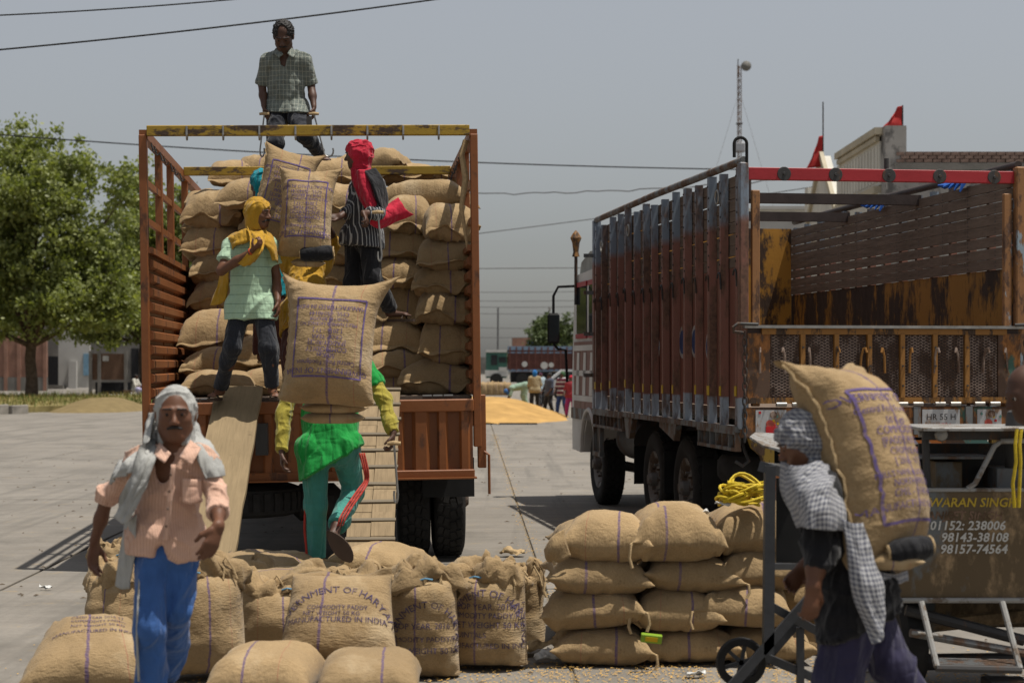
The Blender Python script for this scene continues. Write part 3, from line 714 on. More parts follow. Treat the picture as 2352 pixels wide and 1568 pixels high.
def wheel(parent, x, y, r, w_, side=1, lugs=30, hub=True):
    z = r; rim = MB(); rim.lathe([(.01, -.10*w_/.27), (.10, -.11), (.20, -.06), (.255, -.02), (.29, -.11), (.30, .12), (.24, .10), (.20, .06), (.10, .09), (.01, .09)], (0, 0, 0), 'X', 24)
    ro = rim.build('wheel', M['rim'], parent, True, (x, y, z), (0, 0, 0 if side > 0 else math.pi))
    h = w_/2; t = MB()
    t.lathe([(.285, -h*.75), (r*.72, -h*1.02), (r*.86, -h*1.02), (r*.955, -h*.90), (r*.985, -h*.74), (r*.985, h*.74), (r*.955, h*.90), (r*.86, h*1.02), (r*.72, h*1.02), (.285, h*.75)], (0, 0, 0), 'X', 48, False)
    t.build('tyre', M['tyre'], ro, True)
    L = MB()
    for k in range(lugs):
        a = 2*math.pi*k/lugs
        for s in (-1, 1):
            for q, (xx, ww) in enumerate(((.62, .30), (.22, .30))):
                b = a+(s*.35+q*.5)*math.pi/lugs; Mx = Matrix.Rotation(b, 3, 'X') @ Matrix.Rotation(s*.25, 3, 'Z' if False else 'Z')
                c = Matrix.Rotation(b, 3, 'X') @ Vector((s*h*xx, 0, r*.99)); L.box(c, (h*ww*1.15, 2*math.pi*r/lugs*.66, r*.035), Mx)
    L.build('tread', M['tyre'], ro)
    if hub:
        b = MB()
        for k in range(8):
            a = 2*math.pi*k/8; b.lathe([(.014, .06), (.014, .12)], (0, math.cos(a)*.15, math.sin(a)*.15), 'X', 6)
        b.lathe([(.075, .05), (.075, .16), (.05, .19)], (0, 0, 0), 'X', 14); b.build('hub', M['rim'], ro)
    return ro
def hook_tube(mb, p, s=1., r=.009, out=(0, -1, 0)):
    o = Vector(out); p = Vector(p); pts = [p+Vector((0, 0, .02)), p, p+o*.02*s+Vector((0, 0, -.05*s))]
    for k in range(7):
        a = math.pi*(k/6); pts.append(p+o*(.02+.035*(1-math.cos(a)))*s*.6+Vector((0, 0, -.05*s-.03*s*math.sin(a))))
    mb.tube(pts, r, 6); return mb

# ------------------------------------------------------------------ ground
def concrete(name, col, per=.16):
    t = NT(name); o = t.obj(); g = t.n.new('ShaderNodeNewGeometry').outputs['Position']
    n1 = t.noise(g, .55, 6, .6); n2 = t.noise(t.mapping(g, (.35, 2.4, 1)), 1.3, 6, .65); n3 = t.noise(g, 28, 5, .7)
    c = t.ramp(n1, [(.3, dk(col, .84)), (.7, dk(col, 1.1))]); c = t.mix(.6, c, t.ramp(n2, [(.35, (.74, .73, .72)), (.6, (1, 1, 1))]), 'MULTIPLY')
    c = t.mix(.45, c, t.ramp(n3, [(.35, (.72, .71, .70)), (.6, (1, 1, 1))]), 'MULTIPLY')
    gr = t.ramp(t.noise(g, 3.2, 8, .75), [(.57, 0.), (.68, .5)]); c = t.mix(gr, c, (.34, .25, .13))       # strewn chaff
    st = t.ramp(t.noise(t.mapping(g, (1, .6, 1), loc=(9, 4, 0)), .9, 7, .7), [(.50, 0.), (.66, .65)]); c = t.mix(st, c, (.115, .106, .092))
    tm = t.ramp(t.noise(t.mapping(g, (1.6, .06, 1), (0, 0, .12)), 1.6, 4, .6), [(.53, 0.), (.64, .6)]); c = t.mix(tm, c, (.13, .12, .105))
    c = t.mix(t.math('MULTIPLY', t.rand(), per), c, (.17, .157, .138))
    t.bump(n3, .25, .01); return t.done(c, .92, .2)
M['concrete'] = concrete('concrete_yard', (.240, .219, .190))
M['joint'] = plain('joint_dust', (.17, .14, .10), .95, .3, 20)
b = MB(); b.raw([(-1500, -300, -.025), (1500, -300, -.025), (1500, 3000, -.025), (-1500, 3000, -.025)], [(0, 1, 2, 3)])
gr = b.build('ground', concrete('far_yard', (.232, .212, .185), 0)); gr['kind'] = 'structure'
sx, sy = 4.2, 4.7; b = MB(); b.box((0, 0, -.05), (sx-.022, sy-.022, .10), None, .006); sm = mesh('slab', b.v, b.f, M['concrete'])
ya = R(1.3); ca, sa = math.cos(ya), math.sin(ya)
b = MB(); b.raw([(-30, 2, -.02), (30, 2, -.02), (30, 72, -.02), (-30, 72, -.02)], [(0, 1, 2, 3)]); b.build('joint_bed', M['joint'], gr)
for i in range(-5, 6):
    for j in range(0, 14):
        x = (i+.5)*sx; y = 4.7+(j+.5)*sy; X = .25+x*ca-(y-14.4)*sa; Y = 14.4+x*sa+(y-14.4)*ca
        o = link('slab', sm, gr, (X, Y, -random.uniform(0, .004)), (R(random.uniform(-.05, .05)), R(random.uniform(-.05, .05)), ya))
# spilled grain: golden flecks along the joints and round the sacks
def flecks(n, fn, size, seed, zz=.004):
    rg = np.random.default_rng(seed); p = fn(rg, n); a = rg.uniform(0, 6.28, n); s = size*rg.uniform(.6, 1.6, n)
    dx = np.stack([np.cos(a)*s, np.sin(a)*s, np.zeros(n)], -1); dy = np.stack([-np.sin(a)*s*.45, np.cos(a)*s*.45, np.zeros(n)], -1); up = np.array([0, 0, 1.])*size*.5
    p = np.concatenate([p, np.full((n, 1), zz)], 1); v = np.stack([p-dx-dy, p+dx-dy, p+dx+dy, p-dx+dy, p+up], 1).reshape(-1, 3)
    k = np.arange(n)*5; f = np.concatenate([np.stack([k, k+1, k+4], 1), np.stack([k+1, k+2, k+4], 1), np.stack([k+2, k+3, k+4], 1), np.stack([k+3, k, k+4], 1)]); return v, f
M['grain'] = plain('golden_grain', (.52, .32, .095), .85, .25, 30, .3, 200, .2)
def fsc(rg, n):
    k = n//5
    a = np.stack([.25+rg.normal(0, .05, k)-(y_ := rg.uniform(9, 45, k)-14.4)*math.sin(ya), 14.4+y_], -1)
    c = np.stack([rg.normal(-.7, 1.6, k), rg.normal(10.0, .5, k)], -1); e = np.stack([rg.normal(1.2, 1.2, n-2*k), rg.normal(10.1, .35, n-2*k)], -1); return np.concatenate([a, c, e])
v, f = flecks(4200, fsc, .0065, 3)
tag(link('spilled_grain', mesh('spilled_grain', v, f, M['grain'])), 'golden grain and chaff spilled on the concrete', 'grain', kind='stuff')
# ------------------------------------------------------------------ heaps of grain
def heap(name, cx, cy, rx, ry, hh, mat, label, seed, nx=60):
    t = np.linspace(-1, 1, nx); A, B = np.meshgrid(t, t); r = np.sqrt(A*A+B*B); q = np.stack([A*rx*1.1, B*ry*1.1, A*0+seed], -1)
    r2 = r*(1+.10*vnoise(q*.7, seed)); z = hh*np.clip(1-r2, 0, 1)**.85*(1-.25*np.exp(-(r2/.25)**2))+.02*vnoise(q*3, seed)*np.clip(1-r2, 0, 1)-.01
    v = np.stack([cx+A*rx, cy+B*ry, z], -1).reshape(-1, 3); f = [(j*nx+i, j*nx+i+1, (j+1)*nx+i+1, (j+1)*nx+i) for j in range(nx-1) for i in range(nx-1)]
    tag(link(name, mesh(name, v, f, mat, True)), label, 'grain heap')
M['heap_gold'] = plain('heap_grain', (.42, .255, .090), .9, .22, 1.6, .9, 7, .1); M['heap_brown'] = plain('heap_brown_grain', (.18, .135, .065), .9, .16, 3, .5, 60, .1)
heap('grain_heap', X_(1105, 58), 58.5, 2.85, 6.2, .92, M['heap_gold'], 'wide golden heap of grain on the yard between the two trucks', 2)
heap('grain_heap', X_(238, 68), 68, 1.75, 4.0, .66, M['heap_brown'], 'low brown heap of grain beside the grass verge', 5)
b = MB(); b.box((X_(1190, 52.2), 52.2, .02), (1.1, .12, .05)); tag(b.build('wooden_rake', M['dark_steel']), 'dark wooden rake lying at the foot of the golden heap', 'rake')
# ------------------------------------------------------------------ verge, kerb
M['verge'] = plain('dry_grass_soil', (.20, .165, .070), .95, .5, 1.4, .6, 12, .1)
b = MB(); b.prism([(-46, 63.5), (-19, 62.5), (-16.3, 66), (-14.5, 74), (-13.6, 88), (-46, 92)], -.05, .22, 'Z'); vg = b.build('verge', M['verge']); vg['kind'] = 'structure'
rg = np.random.default_rng(4); n = 9000; px = rg.uniform(-34, -13.8, n); py = rg.uniform(62.8, 90, n); hh = rg.uniform(.10, .30, n); wd = .02
keep = (px < -16.5-(66-py)*.5) | (py > 70); px, py, hh = px[keep], py[keep], hh[keep]; n = len(px); a = rg.uniform(0, 6.28, n); lean = rg.normal(0, .08, (n, 2))
v = np.stack([np.stack([px-wd*np.cos(a), py-wd*np.sin(a), px*0+.2], -1), np.stack([px+wd*np.cos(a), py+wd*np.sin(a), px*0+.2], -1), np.stack([px+lean[:, 0], py+lean[:, 1], .2+hh], -1)], 1).reshape(-1, 3)
t = NT('grass_blades'); gcol = t.ramp(t.noise(t.obj(), .5, 3), [(.40, (.26, .20, .075)), (.58, (.085, .13, .028))]); t.done(gcol, .9, .1)
tag(link('grass', mesh('grass', v, np.arange(n*3).reshape(-1, 3), t.m)), 'dry and green grass growing on the verge by the tree', 'grass', kind='stuff')
M['kerb'] = plain('kerb_stone', (.24, .22, .19), .95, .4, 3, .4, 20); ks = thing('kerb', 'worn stone kerb edging the grass verge at the left', 'kerb', (-19, 62, 0))
for k in range(22):
    u = k/21; x = -33+u*16.6; y = 62.2-.03*k; b = MB(); b.box((0, 0, 0), (.72, .22, .34), None, .02)
    if k > 18: y += (k-18)*.55; x -= (k-18)*.25
    b.build('stone', M['kerb'], ks, False, (x+19, y-62, .15+random.uniform(-.02, .02)), (0, R(random.uniform(-2, 2)), R(8 if k < 19 else 55)))
# ------------------------------------------------------------------ trees
def leafmat(name, a, b_, tr=.35):
    t = NT(name); n = t.noise(t.obj(), 1.1, 3); n2 = t.noise(t.obj(), 9, 2); c = t.ramp(t.math('ADD', t.math('MULTIPLY', n, .5), t.math('MULTIPLY', n2, .5)), [(.38, a), (.62, b_)])
    t.done(c, .5, .35); tl = t.n.new('ShaderNodeBsdfTranslucent'); mx_ = t.n.new('ShaderNodeMixShader'); mx_.inputs[0].default_value = tr
    cc = t.mix(1.0, c, (1.3, 1.4, .5), 'MULTIPLY'); t.l.new(cc, tl.inputs[0]); out = t.n['Material Output']
    t.l.new(t.b.outputs[0], mx_.inputs[1]); t.l.new(tl.outputs[0], mx_.inputs[2]); t.l.new(mx_.outputs[0], out.inputs[0]); return t.m
M['leaf'] = leafmat('leaf_green', (.120, .148, .040), (.295, .318, .115)); M['leaf_far'] = leafmat('leaf_far', (.055, .078, .030), (.11, .14, .055), .2)
M['bark'] = plain('bark', (.10, .072, .052), .95, .4, 5, .8, 16, .1)
def tree(base, blobs, n, leaf, label, trunk_r=.28, fork=2.2, seed=1, mat='leaf', group=None, clump=.55, lean=0.):
    """blobs: crown lumps (x, y, z, rx, ry, rz) about the base"""
    root = thing('tree', label, 'tree', base, group=group); rg = np.random.default_rng(seed); bl = np.array(blobs, float)
    b = MB(); b.tube([(0, 0, -.1), (trunk_r*.1, 0, fork*.35), (-trunk_r*.25+lean*.5, .05, fork*.7), (lean, 0, fork)], [trunk_r*1.25, trunk_r, trunk_r*.92, trunk_r*.85], 10); tips = []
    for q in bl:
        c = Vector(q[:3]); st = Vector((lean, 0, fork)); mid = st.lerp(c, .5)+Vector((rg.normal(0, .25), rg.normal(0, .25), -.2)); b.tube([st-Vector((0, 0, .15)), mid, c, c+Vector((0, 0, q[5]*.55))], [trunk_r*.5, trunk_r*.3, trunk_r*.14, .02], 6)
        for k in range(5):
            d = rg.normal(0, 1, 3); d /= np.linalg.norm(d); e = c+Vector(d*q[3:]*.85); b.tube([c+Vector((0, 0, -q[5]*.2)), c.lerp(e, .5)+Vector((0, 0, .1)), e], [trunk_r*.16, trunk_r*.09, .012], 5)
    b.build('trunk', M['bark'], root, True)
    vol = bl[:, 3]*bl[:, 4]*bl[:, 5]; nc = n//46; ci = rg.choice(len(bl), nc, p=vol/vol.sum()); d = rg.normal(0, 1, (nc, 3)); d /= np.linalg.norm(d, axis=1, keepdims=True)
    rad = rg.uniform(.10, 1.0, (nc, 1))**.5*(1+.30*rg.normal(0, 1, (nc, 1)).clip(-1, 1.6)); cc = bl[ci, :3]+d*rad*bl[ci, 3:]
    cr = clump*rg.uniform(.5, 1.35, (nc, 1)); k = np.repeat(np.arange(nc), 46); m = len(k)
    p = cc[k]+np.clip(rg.normal(0, .5, (m, 3)), -1.1, 1.1)*cr[k]*np.array([1.1, 1.1, .75]); ax = rg.normal(0, 1, (m, 3)); ax[:, 2] -= .5; ax /= np.linalg.norm(ax, axis=1, keepdims=True)
    o = np.cross(ax, rg.normal(0, 1, (m, 3))); o /= np.linalg.norm(o, axis=1, keepdims=True); s = leaf*rg.uniform(.6, 1.3, (m, 1))
    v = np.stack([p, p+ax*s*.55+o*s*.36, p+ax*s*1.1, p+ax*s*.55-o*s*.36], 1).reshape(-1, 3); f = np.arange(m*4).reshape(-1, 4)
    me = bpy.data.meshes.new('crown'); me.vertices.add(len(v)); me.vertices.foreach_set('co', v.astype(np.float32).ravel()); me.loops.add(f.size); me.loops.foreach_set('vertex_index', f.ravel().astype(np.int32))
    me.polygons.add(len(f)); me.polygons.foreach_set('loop_start', np.arange(0, f.size, 4, dtype=np.int32)); me.polygons.foreach_set('loop_total', np.full(len(f), 4, np.int32)); me.update(calc_edges=True); me.materials.append(M[mat]); link('crown', me, root)
    return root
tb = P(72, 921, 84.5); tree((tb[0], 84.5, .1), [(-1.2, 0, 6.4, 2.6, 2.4, 2.0), (.4, -.5, 9.2, 2.5, 2.3, 1.9), (-2.6, 0, 8.6, 2.2, 2., 1.9), (2.6, .3, 6.8, 2.2, 2.2, 1.8), (-2.8, .5, 4.4, 2.0, 2.0, 1.7), (1.4, -.6, 4.7, 2.4, 2.2, 1.6), (3.8, -.4, 4.6, 1.7, 1.7, 1.5), (-.8, .4, 11.6, 1.6, 1.5, 1.3), (1.6, .4, 11.0, 1.2, 1.2, 1.0), (4.4, .6, 9.8, 1.3, 1.3, 1.2), (-1.6, -1.2, 3.2, 1.1, 1.1, .9)], 60000, .20, 'big leafy green tree with a forked trunk on the grass verge', .27, 2.6, 3, clump=.44)
tb = P(330, 905, 98); tree((tb[0], 98, 0), [(-1.5, 0, 5.2, 2.6, 2.2, 2.0), (1.2, 0, 6.0, 2.4, 2.0, 2.2), (.2, .3, 8.6, 2.0, 1.8, 1.8), (2.2, 0, 8.8, 1.6, 1.6, 1.7), (3.0, 0, 4.2, 1.8, 1.6, 1.5), (-2.8, 0, 3.6, 1.4, 1.3, 1.1), (2.0, 0, 10.7, .8, .8, .8)], 52000, .21, 'leafy green tree behind the left rail of the loaded truck', .24, 3., 8, clump=.45)
tb = P(-90, 905, 96); tree((tb[0], 96, 0), [(0, 0, 5.4, 2.8, 2.4, 2.2), (1.8, 0, 8.0, 2.2, 2.0, 1.9), (2.8, 0, 5.0, 2., 2., 1.8), (.4, 0, 10.6, 1.3, 1.2, 1.2)], 34000, .21, 'leafy tree at the far left edge of the picture', .26, 3., 12, clump=.45)
tb = P(1262, 850, 175); tree((tb[0], 175, 0), [(-.4, 0, 4.0, 1.7, 1.6, 1.9), (.7, 0, 3.6, 1.6, 1.5, 1.8), (.3, 0, 5.3, 1.1, 1.1, 1.0), (1.6, 0, 4.9, 1.0, 1.0, 1.1), (0, 0, 6.9, .45, .45, .45), (.2, 0, 2.4, 2., 1.6, 1.2)], 16000, .26, 'dark rounded tree far behind the maroon truck', .2, 1.6, 21, 'leaf_far', clump=.5)
tb = P(1178, 845, 260); tree((tb[0], 260, 0), [(0, 0, 2.6, 1.1, 1., 1.1), (2, 0, 1.6, 1.0, 1., .8)], 2500, .3, 'small distant tree left of the low brown house', .15, 1., 22, 'leaf_far', clump=.5)
# ------------------------------------------------------------------ left background
M['brick_far'] = plain('far_brick', (.26, .145, .105), .9, .25, 1.2, .4, 12); M['white_wall'] = plain('whitewash', (.42, .41, .385), .9, .10, .8, .2, 10); M['dark_open'] = plain('dark_doorway', (.02, .02, .022), .9, .2)  # whitewash darkened: shade under the left trees is put into its colour
M['grey_wall'] = plain('grey_render', (.165, .155, .14), .95, .3, .9, .4, 8); M['board'] = plain('brown_board', (.13, .075, .048), .85, .2, 1.5)  # grey render darkened likewise, tree shade held in the base colour
D = 118
def slab_at(mb, u0, u1, v0, v1, d, t=.3, off=0): mb.box(((X_(u0, d)+X_(u1, d))/2, d+t/2-off, (Z_(v0, d)+Z_(v1, d))/2), (abs(X_(u1, d)-X_(u0, d)), t, abs(Z_(v0, d)-Z_(v1, d)))); return mb
hs_ = thing('brick_wall', 'low brick wall with a plastered foot behind the left tree', 'wall', (X_(50, D), D, 0)); o0 = Vector(hs_.location)
def bp(name, mat, par, root_loc, *sl):
    m = MB()
    for q in sl: slab_at(m, *q)
    m.v = [tuple(Vector(p)-Vector(root_loc)) for p in m.v]; return m.build(name, mat, par)
bp('wall', M['brick_far'], hs_, o0, (-60, 106, 770, 898, D)); bp('plaster_foot', M['grey_wall'], hs_, o0, (-60, 108, 866, 899, D, .3, .08))
for k in range(6): bp('pier', M['brick_far'], hs_, o0, (-50+k*30, -42+k*30, 765, 897, D, .3, .12))
hs2 = thing('house', 'whitewashed one storey house with a dark doorway behind the left tree', 'house', (X_(160, D+2), D+2, 0)); o0 = Vector(hs2.location)
bp('wall', M['white_wall'], hs2, o0, (134, 206, 740, 890, D+2)); bp('wall', M['grey_wall'], hs2, o0, (60, 134, 740, 818, D+2)); bp('doorway', M['dark_open'], hs2, o0, (108, 134, 818, 890, D+2)); bp('door', plain('blue_door', (.16, .28, .38), .6), hs2, o0, (192, 206, 812, 862, D+2, .1, .1)); bp('step', M['grey_wall'], hs2, o0, (108, 150, 884, 893, D+2, .9, .6))
bp('buttress', M['white_wall'], hs2, o0, (160, 178, 830, 892, D+2, .4, .35))
hs3 = thing('house', 'grey rendered house wall behind the seated people at the left', 'house', (X_(300, D+4), D+4, 0)); o0 = Vector(hs3.location)
bp('wall', M['grey_wall'], hs3, o0, (206, 480, 740, 894, D+4)); bp('shutter', M['dark_open'], hs3, o0, (302, 318, 800, 880, D+4, .1, .1)); bp('post', M['white_wall'], hs3, o0, (322, 334, 780, 893, D+4, .2, .25))
D2 = 96; kb = thing('notice_board', 'brown notice board on grey posts under the trees', 'board', (X_(248, D2), D2, 0)); o0 = Vector(kb.location)
bp('panel', M['board'], kb, o0, (212, 292, 812, 872, D2, .08)); bp('notice', M['white_wall'], kb, o0, (236, 250, 817, 829, D2, .02, .03))
for u in (205, 225, 286): bp('post', M['grey_wall'], kb, o0, (u, u+7, 806, 909, D2, .1, .12))
bp('counter', M['dark_open'], kb, o0, (215, 290, 878, 905, D2, .8, -.4))
# ------------------------------------------------------------------ middle background
D3 = 140
bt = thing('cargo_truck', 'maroon and blue truck parked far behind the golden grain heap', 'truck', (X_(1150, D3), D3, 0)); o0 = Vector(bt.location)
M['far_maroon'] = plain('far_maroon', (.115, .045, .035), .7, .2, 2); M['far_blue'] = plain('far_blue', (.16, .22, .30), .7, .2); M['far_teal'] = plain('far_teal', (.05, .13, .10), .7, .2); M['far_white'] = plain('far_white', (.48, .47, .44), .7, .1)
bp('body', M['far_maroon'], bt, o0, (1166, 1330, 797, 850, D3, 2.4)); bp('top_band', M['far_blue'], bt, o0, (1166, 1330, 795, 804, D3, 2.5, .05)); bp('mid_band', M['far_blue'], bt, o0, (1166, 1330, 808, 811, D3, 2.5, .05)); bp('low_band', M['far_blue'], bt, o0, (1166, 1330, 848, 853, D3, 2.5, .05)); bp('chassis', M['black'], bt, o0, (1172, 1330, 854, 878, D3, 2.2))
for k in range(11): bp('stake', M['far_maroon'], bt, o0, (1170+k*14.5, 1173+k*14.5, 797, 850, D3, .1, .1))
bp('cab', M['far_teal'], bt, o0, (1116, 1164, 805, 868, D3, 2.3)); bp('window', M['glass'], bt, o0, (1128, 1142, 815, 838, D3, .1, .06)); bp('window', M['glass'], bt, o0, (1146, 1162, 820, 832, D3, .1, .06)); bp('visor', M['far_white'], bt, o0, (1116, 1164, 803, 809, D3, 2.5, .1)); bp('fender', M['far_white'], bt, o0, (1114, 1168, 850, 864, D3, 2.4, .1)); bp('door_panel', M['far_white'], bt, o0, (1146, 1164, 843, 852, D3, .1, .12))
for u in (1140, 1200, 1290):
    m = MB(); m.lathe([(.25, -.2), (.5, -.2), (.5, .1), (.25, .1)], (X_(u, D3)-o0[0], -.1, .52), 'Y', 20); m.build('wheel', M['tyre'], bt, True)
for u, v, r in ((1250, 839, .28), (1205, 836, .22), (1266, 838, .2)):
    m = MB(); m.lathe([(r, -.12), (r, -.08)], (X_(u, D3)-o0[0], 0, Z_(v, D3)), 'Y', 14); m.build('emblem', M['far_white'], bt)
D4 = 210
h4 = thing('house', 'low brown roofed house far behind the parked maroon truck', 'house', (X_(1210, D4), D4, 0)); o0 = Vector(h4.location)
bp('wall', M['brick_far'], h4, o0, (1176, 1232, 775, 870, D4, 4.)); bp('wall', M['white_wall'], h4, o0, (1170, 1177, 776, 870, D4, 4.)); bp('awning', M['far_blue'], h4, o0, (1212, 1232, 783, 800, D4, .3, .3)); bp('tank', M['black'], h4, o0, (1223, 1229, 735, 746, D4, .8)); bp('tank_stand', M['white_wall'], h4, o0, (1222, 1228, 746, 778, D4, .8))
h5 = thing('house', 'pale yellow house partly hidden by the mirror of the empty truck', 'house', (X_(1290, D4+5), D4+5, 0)); o0 = Vector(h5.location)
bp('wall', plain('ochre_wall', (.46, .30, .09), .9), h5, o0, (1268, 1345, 786, 870, D4+5, 4.)); bp('wall', plain('pink_wall', (.42, .27, .19), .9), h5, o0, (1292, 1345, 772, 800, D4+5, 4., .2)); bp('pillar', M['white_wall'], h5, o0, (1278, 1284, 786, 812, D4+5, .4, .3))
hw_ = thing('boundary_wall', 'long low boundary wall at the far side of the yard', 'wall', (0, 300, 0)); m = MB(); m.box((0, 0, 1.4), (160, .4, 2.8)); m.build('wall', M['grey_wall'], hw_)
# white car behind the workers
D5 = 88; cu = X_(1290, D5); cr_ = thing('parked_car', 'white car parked behind the workers at the grain heap', 'car', (cu, D5, 0))
m = MB(); m.prism([(-.85, .35), (2.9, .35), (2.9, .85), (2.3, .95), (1.6, 1.42), (.0, 1.45), (-.62, .95), (-.85, .85)], 0, 1.6, 'Y'); m.build('body', plain('car_white', (.62, .62, .60), .3, .05), cr_)
m = MB(); m.prism([(-.42, .98), (.75, .98), (.75, 1.36), (.05, 1.36)], -.02, .02, 'Y'); m.build('window', M['glass'], cr_); m = MB(); m.prism([(.85, .98), (2.0, .98), (1.5, 1.35), (.85, 1.36)], -.02, .02, 'Y'); m.build('window', M['glass'], cr_)
for x in (-.1, 2.2): m = MB(); m.lathe([(.1, -.02), (.31, -.02), (.31, .2), (.1, .2)], (x, 0, .31), 'Y', 18); m.build('wheel', M['tyre'], cr_, True)
# ------------------------------------------------------------------ the building behind the empty truck
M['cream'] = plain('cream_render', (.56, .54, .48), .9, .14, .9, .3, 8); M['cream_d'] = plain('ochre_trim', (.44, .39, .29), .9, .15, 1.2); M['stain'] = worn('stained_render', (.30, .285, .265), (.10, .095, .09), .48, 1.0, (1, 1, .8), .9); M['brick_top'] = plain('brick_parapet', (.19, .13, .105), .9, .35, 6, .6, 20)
bx0 = 9.25; bd = 45.; rb_ = thing('building', 'cream two storey building with stained side wall behind the empty truck', 'building', (bx0, bd, 0))
def bb(name, mat, *boxes, par=None):
    m = MB()
    for (x0, x1, y0_, y1, z0, z1) in boxes: m.box(((x0+x1)/2, (y0_+y1)/2, (z0+z1)/2), (x1-x0, y1-y0_, z1-z0))
    return m.split(name, mat, par or rb_)[0]
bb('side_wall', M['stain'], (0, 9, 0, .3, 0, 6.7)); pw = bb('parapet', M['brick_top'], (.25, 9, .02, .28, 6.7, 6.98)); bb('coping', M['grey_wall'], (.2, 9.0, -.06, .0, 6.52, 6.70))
m = MB(); k = 0
for j in range(3):
    for i in range(38):
        x = .35+i*.225+(j % 2)*.11; m = MB(); m.box((0, 0, 0), (.20, .07, .075)); m.build('brick', M['brick_top'], pw, False, (x, -.02+random.uniform(-.012, .012), 6.75+j*.088), (0, 0, 0))
bb('corner_pier', M['stain'], (-.02, .5, -.02, .5, 0, 7.62)); bb('facade_wall', M['cream'], (.0, .25, .5, 12, 0, 5.6))
bb('parapet', M['cream'], (-.06, .2, .5, 6.0, 6.2, 7.55)); bb('cornice', M['cream_d'], (-.22, .22, .3, 6.0, 7.45, 7.62), (-.16, .2, .5, 6.0, 7.30, 7.42), (-.2, .2, .5, 6.1, 6.0, 6.18)); bb('soffit', M['cream'], (-.1, .25, .5, 6.1, 5.55, 6.0))
for i in range(13): bb('panel', M['cream'], (-.085, -.058, .7+i*.41, .98+i*.41, 6.3, 7.2))
bb('balcony_back', M['grey_wall'], (.6, .8, .5, 12, 3.2, 5.9)); bb('column', M['cream'], (-.08, .3, 5.9, 6.4, 0, 7.3), (-.08, .3, 11.4, 12.0, 0, 7.2))
m = MB(); m.prism([(6.4, 5.9), (11.6, 5.9), (9.0, 7.9)], -.05, .2, 'X'); m.build('gable', M['cream'], rb_)
m = MB(); m.bar((-.08, 6.35, 5.95), (-.08, 9.0, 7.95), .12, .18); m.bar((-.08, 11.65, 5.95), (-.08, 9.0, 7.95), .12, .18); m.split('gable_trim', M['cream_d'], rb_)
bb('band', M['cream_d'], (-.15, .2, 6.3, 12.1, 5.55, 5.85)); bb('lower_wall', M['cream'], (-.02, .2, 6.3, 12, 3.0, 5.9))
bb('rear_wall', M['grey_wall'], (0.3, 9, 11.8, 12, 0, 6.6)); bb('roof', M['grey_wall'], (.2, 9, .2, 12, 6.3, 6.5))
def flag(x, y, z0, z1, label, wv):
    r_ = thing('flag', label, 'flag', (x, y, z0)); m = MB(); m.tube([(0, 0, -.5), (0, 0, z1-z0)], .02, 6); m.build('pole', M['dark_steel'], r_)
    hh = wv; rows = [[(0, 0, hh*(1-t*.97)), (-.10-.30*t, .05*math.sin(5*t), hh*(1-t)-.02), (-.05-.42*t-.02, .08*math.sin(7*t+1), hh*(1-t)*.96-.03)] for t in np.linspace(0, 1, 5)]
    drape('cloth', [np.array(q) for q in rows], plain('red_flag', (.36, .02, .018), .7), r_, (0, 0, 0), 8, 12, .015, 3); return r_
flag(bx0+.45, bd+.2, 7.62, 8.15, 'red pennant on the corner pier of the cream building', .52)
flag(bx0-.02, bd+9.0, 7.55, 9.5, 'red pennant on the gable of the cream building', .95)
wb = thing('building', 'low white building with a long parapet far behind the empty truck', 'building', (X_(1800, 85), 85, 0)); o0 = Vector(wb.location)
bp('wall', M['white_wall'], wb, o0, (1690, 1960, 486, 870, 85, 6.)); bp('parapet', M['white_wall'], wb, o0, (1725, 1960, 474, 482, 85, .5, .3)); bp('coping', M['cream'], wb, o0, (1690, 1960, 479, 488, 85, 6.3, .15))
sg = thing('sign_board', 'yellow shop sign with red letters at the right edge of the picture', 'sign', (X_(2385, 27), 27, 0)); o0 = Vector(sg.location)
bp('board', plain('sign_yellow', (.52, .34, .03), .6), sg, o0, (2340, 2440, 622, 724, 27, .06)); bp('upper_panel', plain('sign_green', (.40, .46, .40), .6), sg, o0, (2338, 2440, 505, 616, 27, .06)); bp('lower_panel', plain('sign_pale', (.42, .46, .42), .6), sg, o0, (2338, 2440, 730, 760, 27, .06))
sign_at = lambda t_, u, v, sz, mt: link('lettering', mesh('lettering', np.concatenate([(q := text_mesh2d(t_, sz))[0], np.zeros((len(q[0]), 1))], 1), q[1], mt), sg, (X_(u, 27)-o0[0], -.012, Z_(v, 27)), (R(90), 0, 0))
lr = plain('sign_red', (.30, .03, .03), .6); sign_at('ALA', 2352, 652, .2, lr); sign_at('AT', 2350, 684, .2, lr); sign_at('- 3f=c', 2356, 702, .12, plain('sign_blue', (.03, .04, .14), .6)); m = MB(); m.box((0, .1, 1.5), (.12, .1, 3.)); m.build('post', M['grey_wall'], sg)
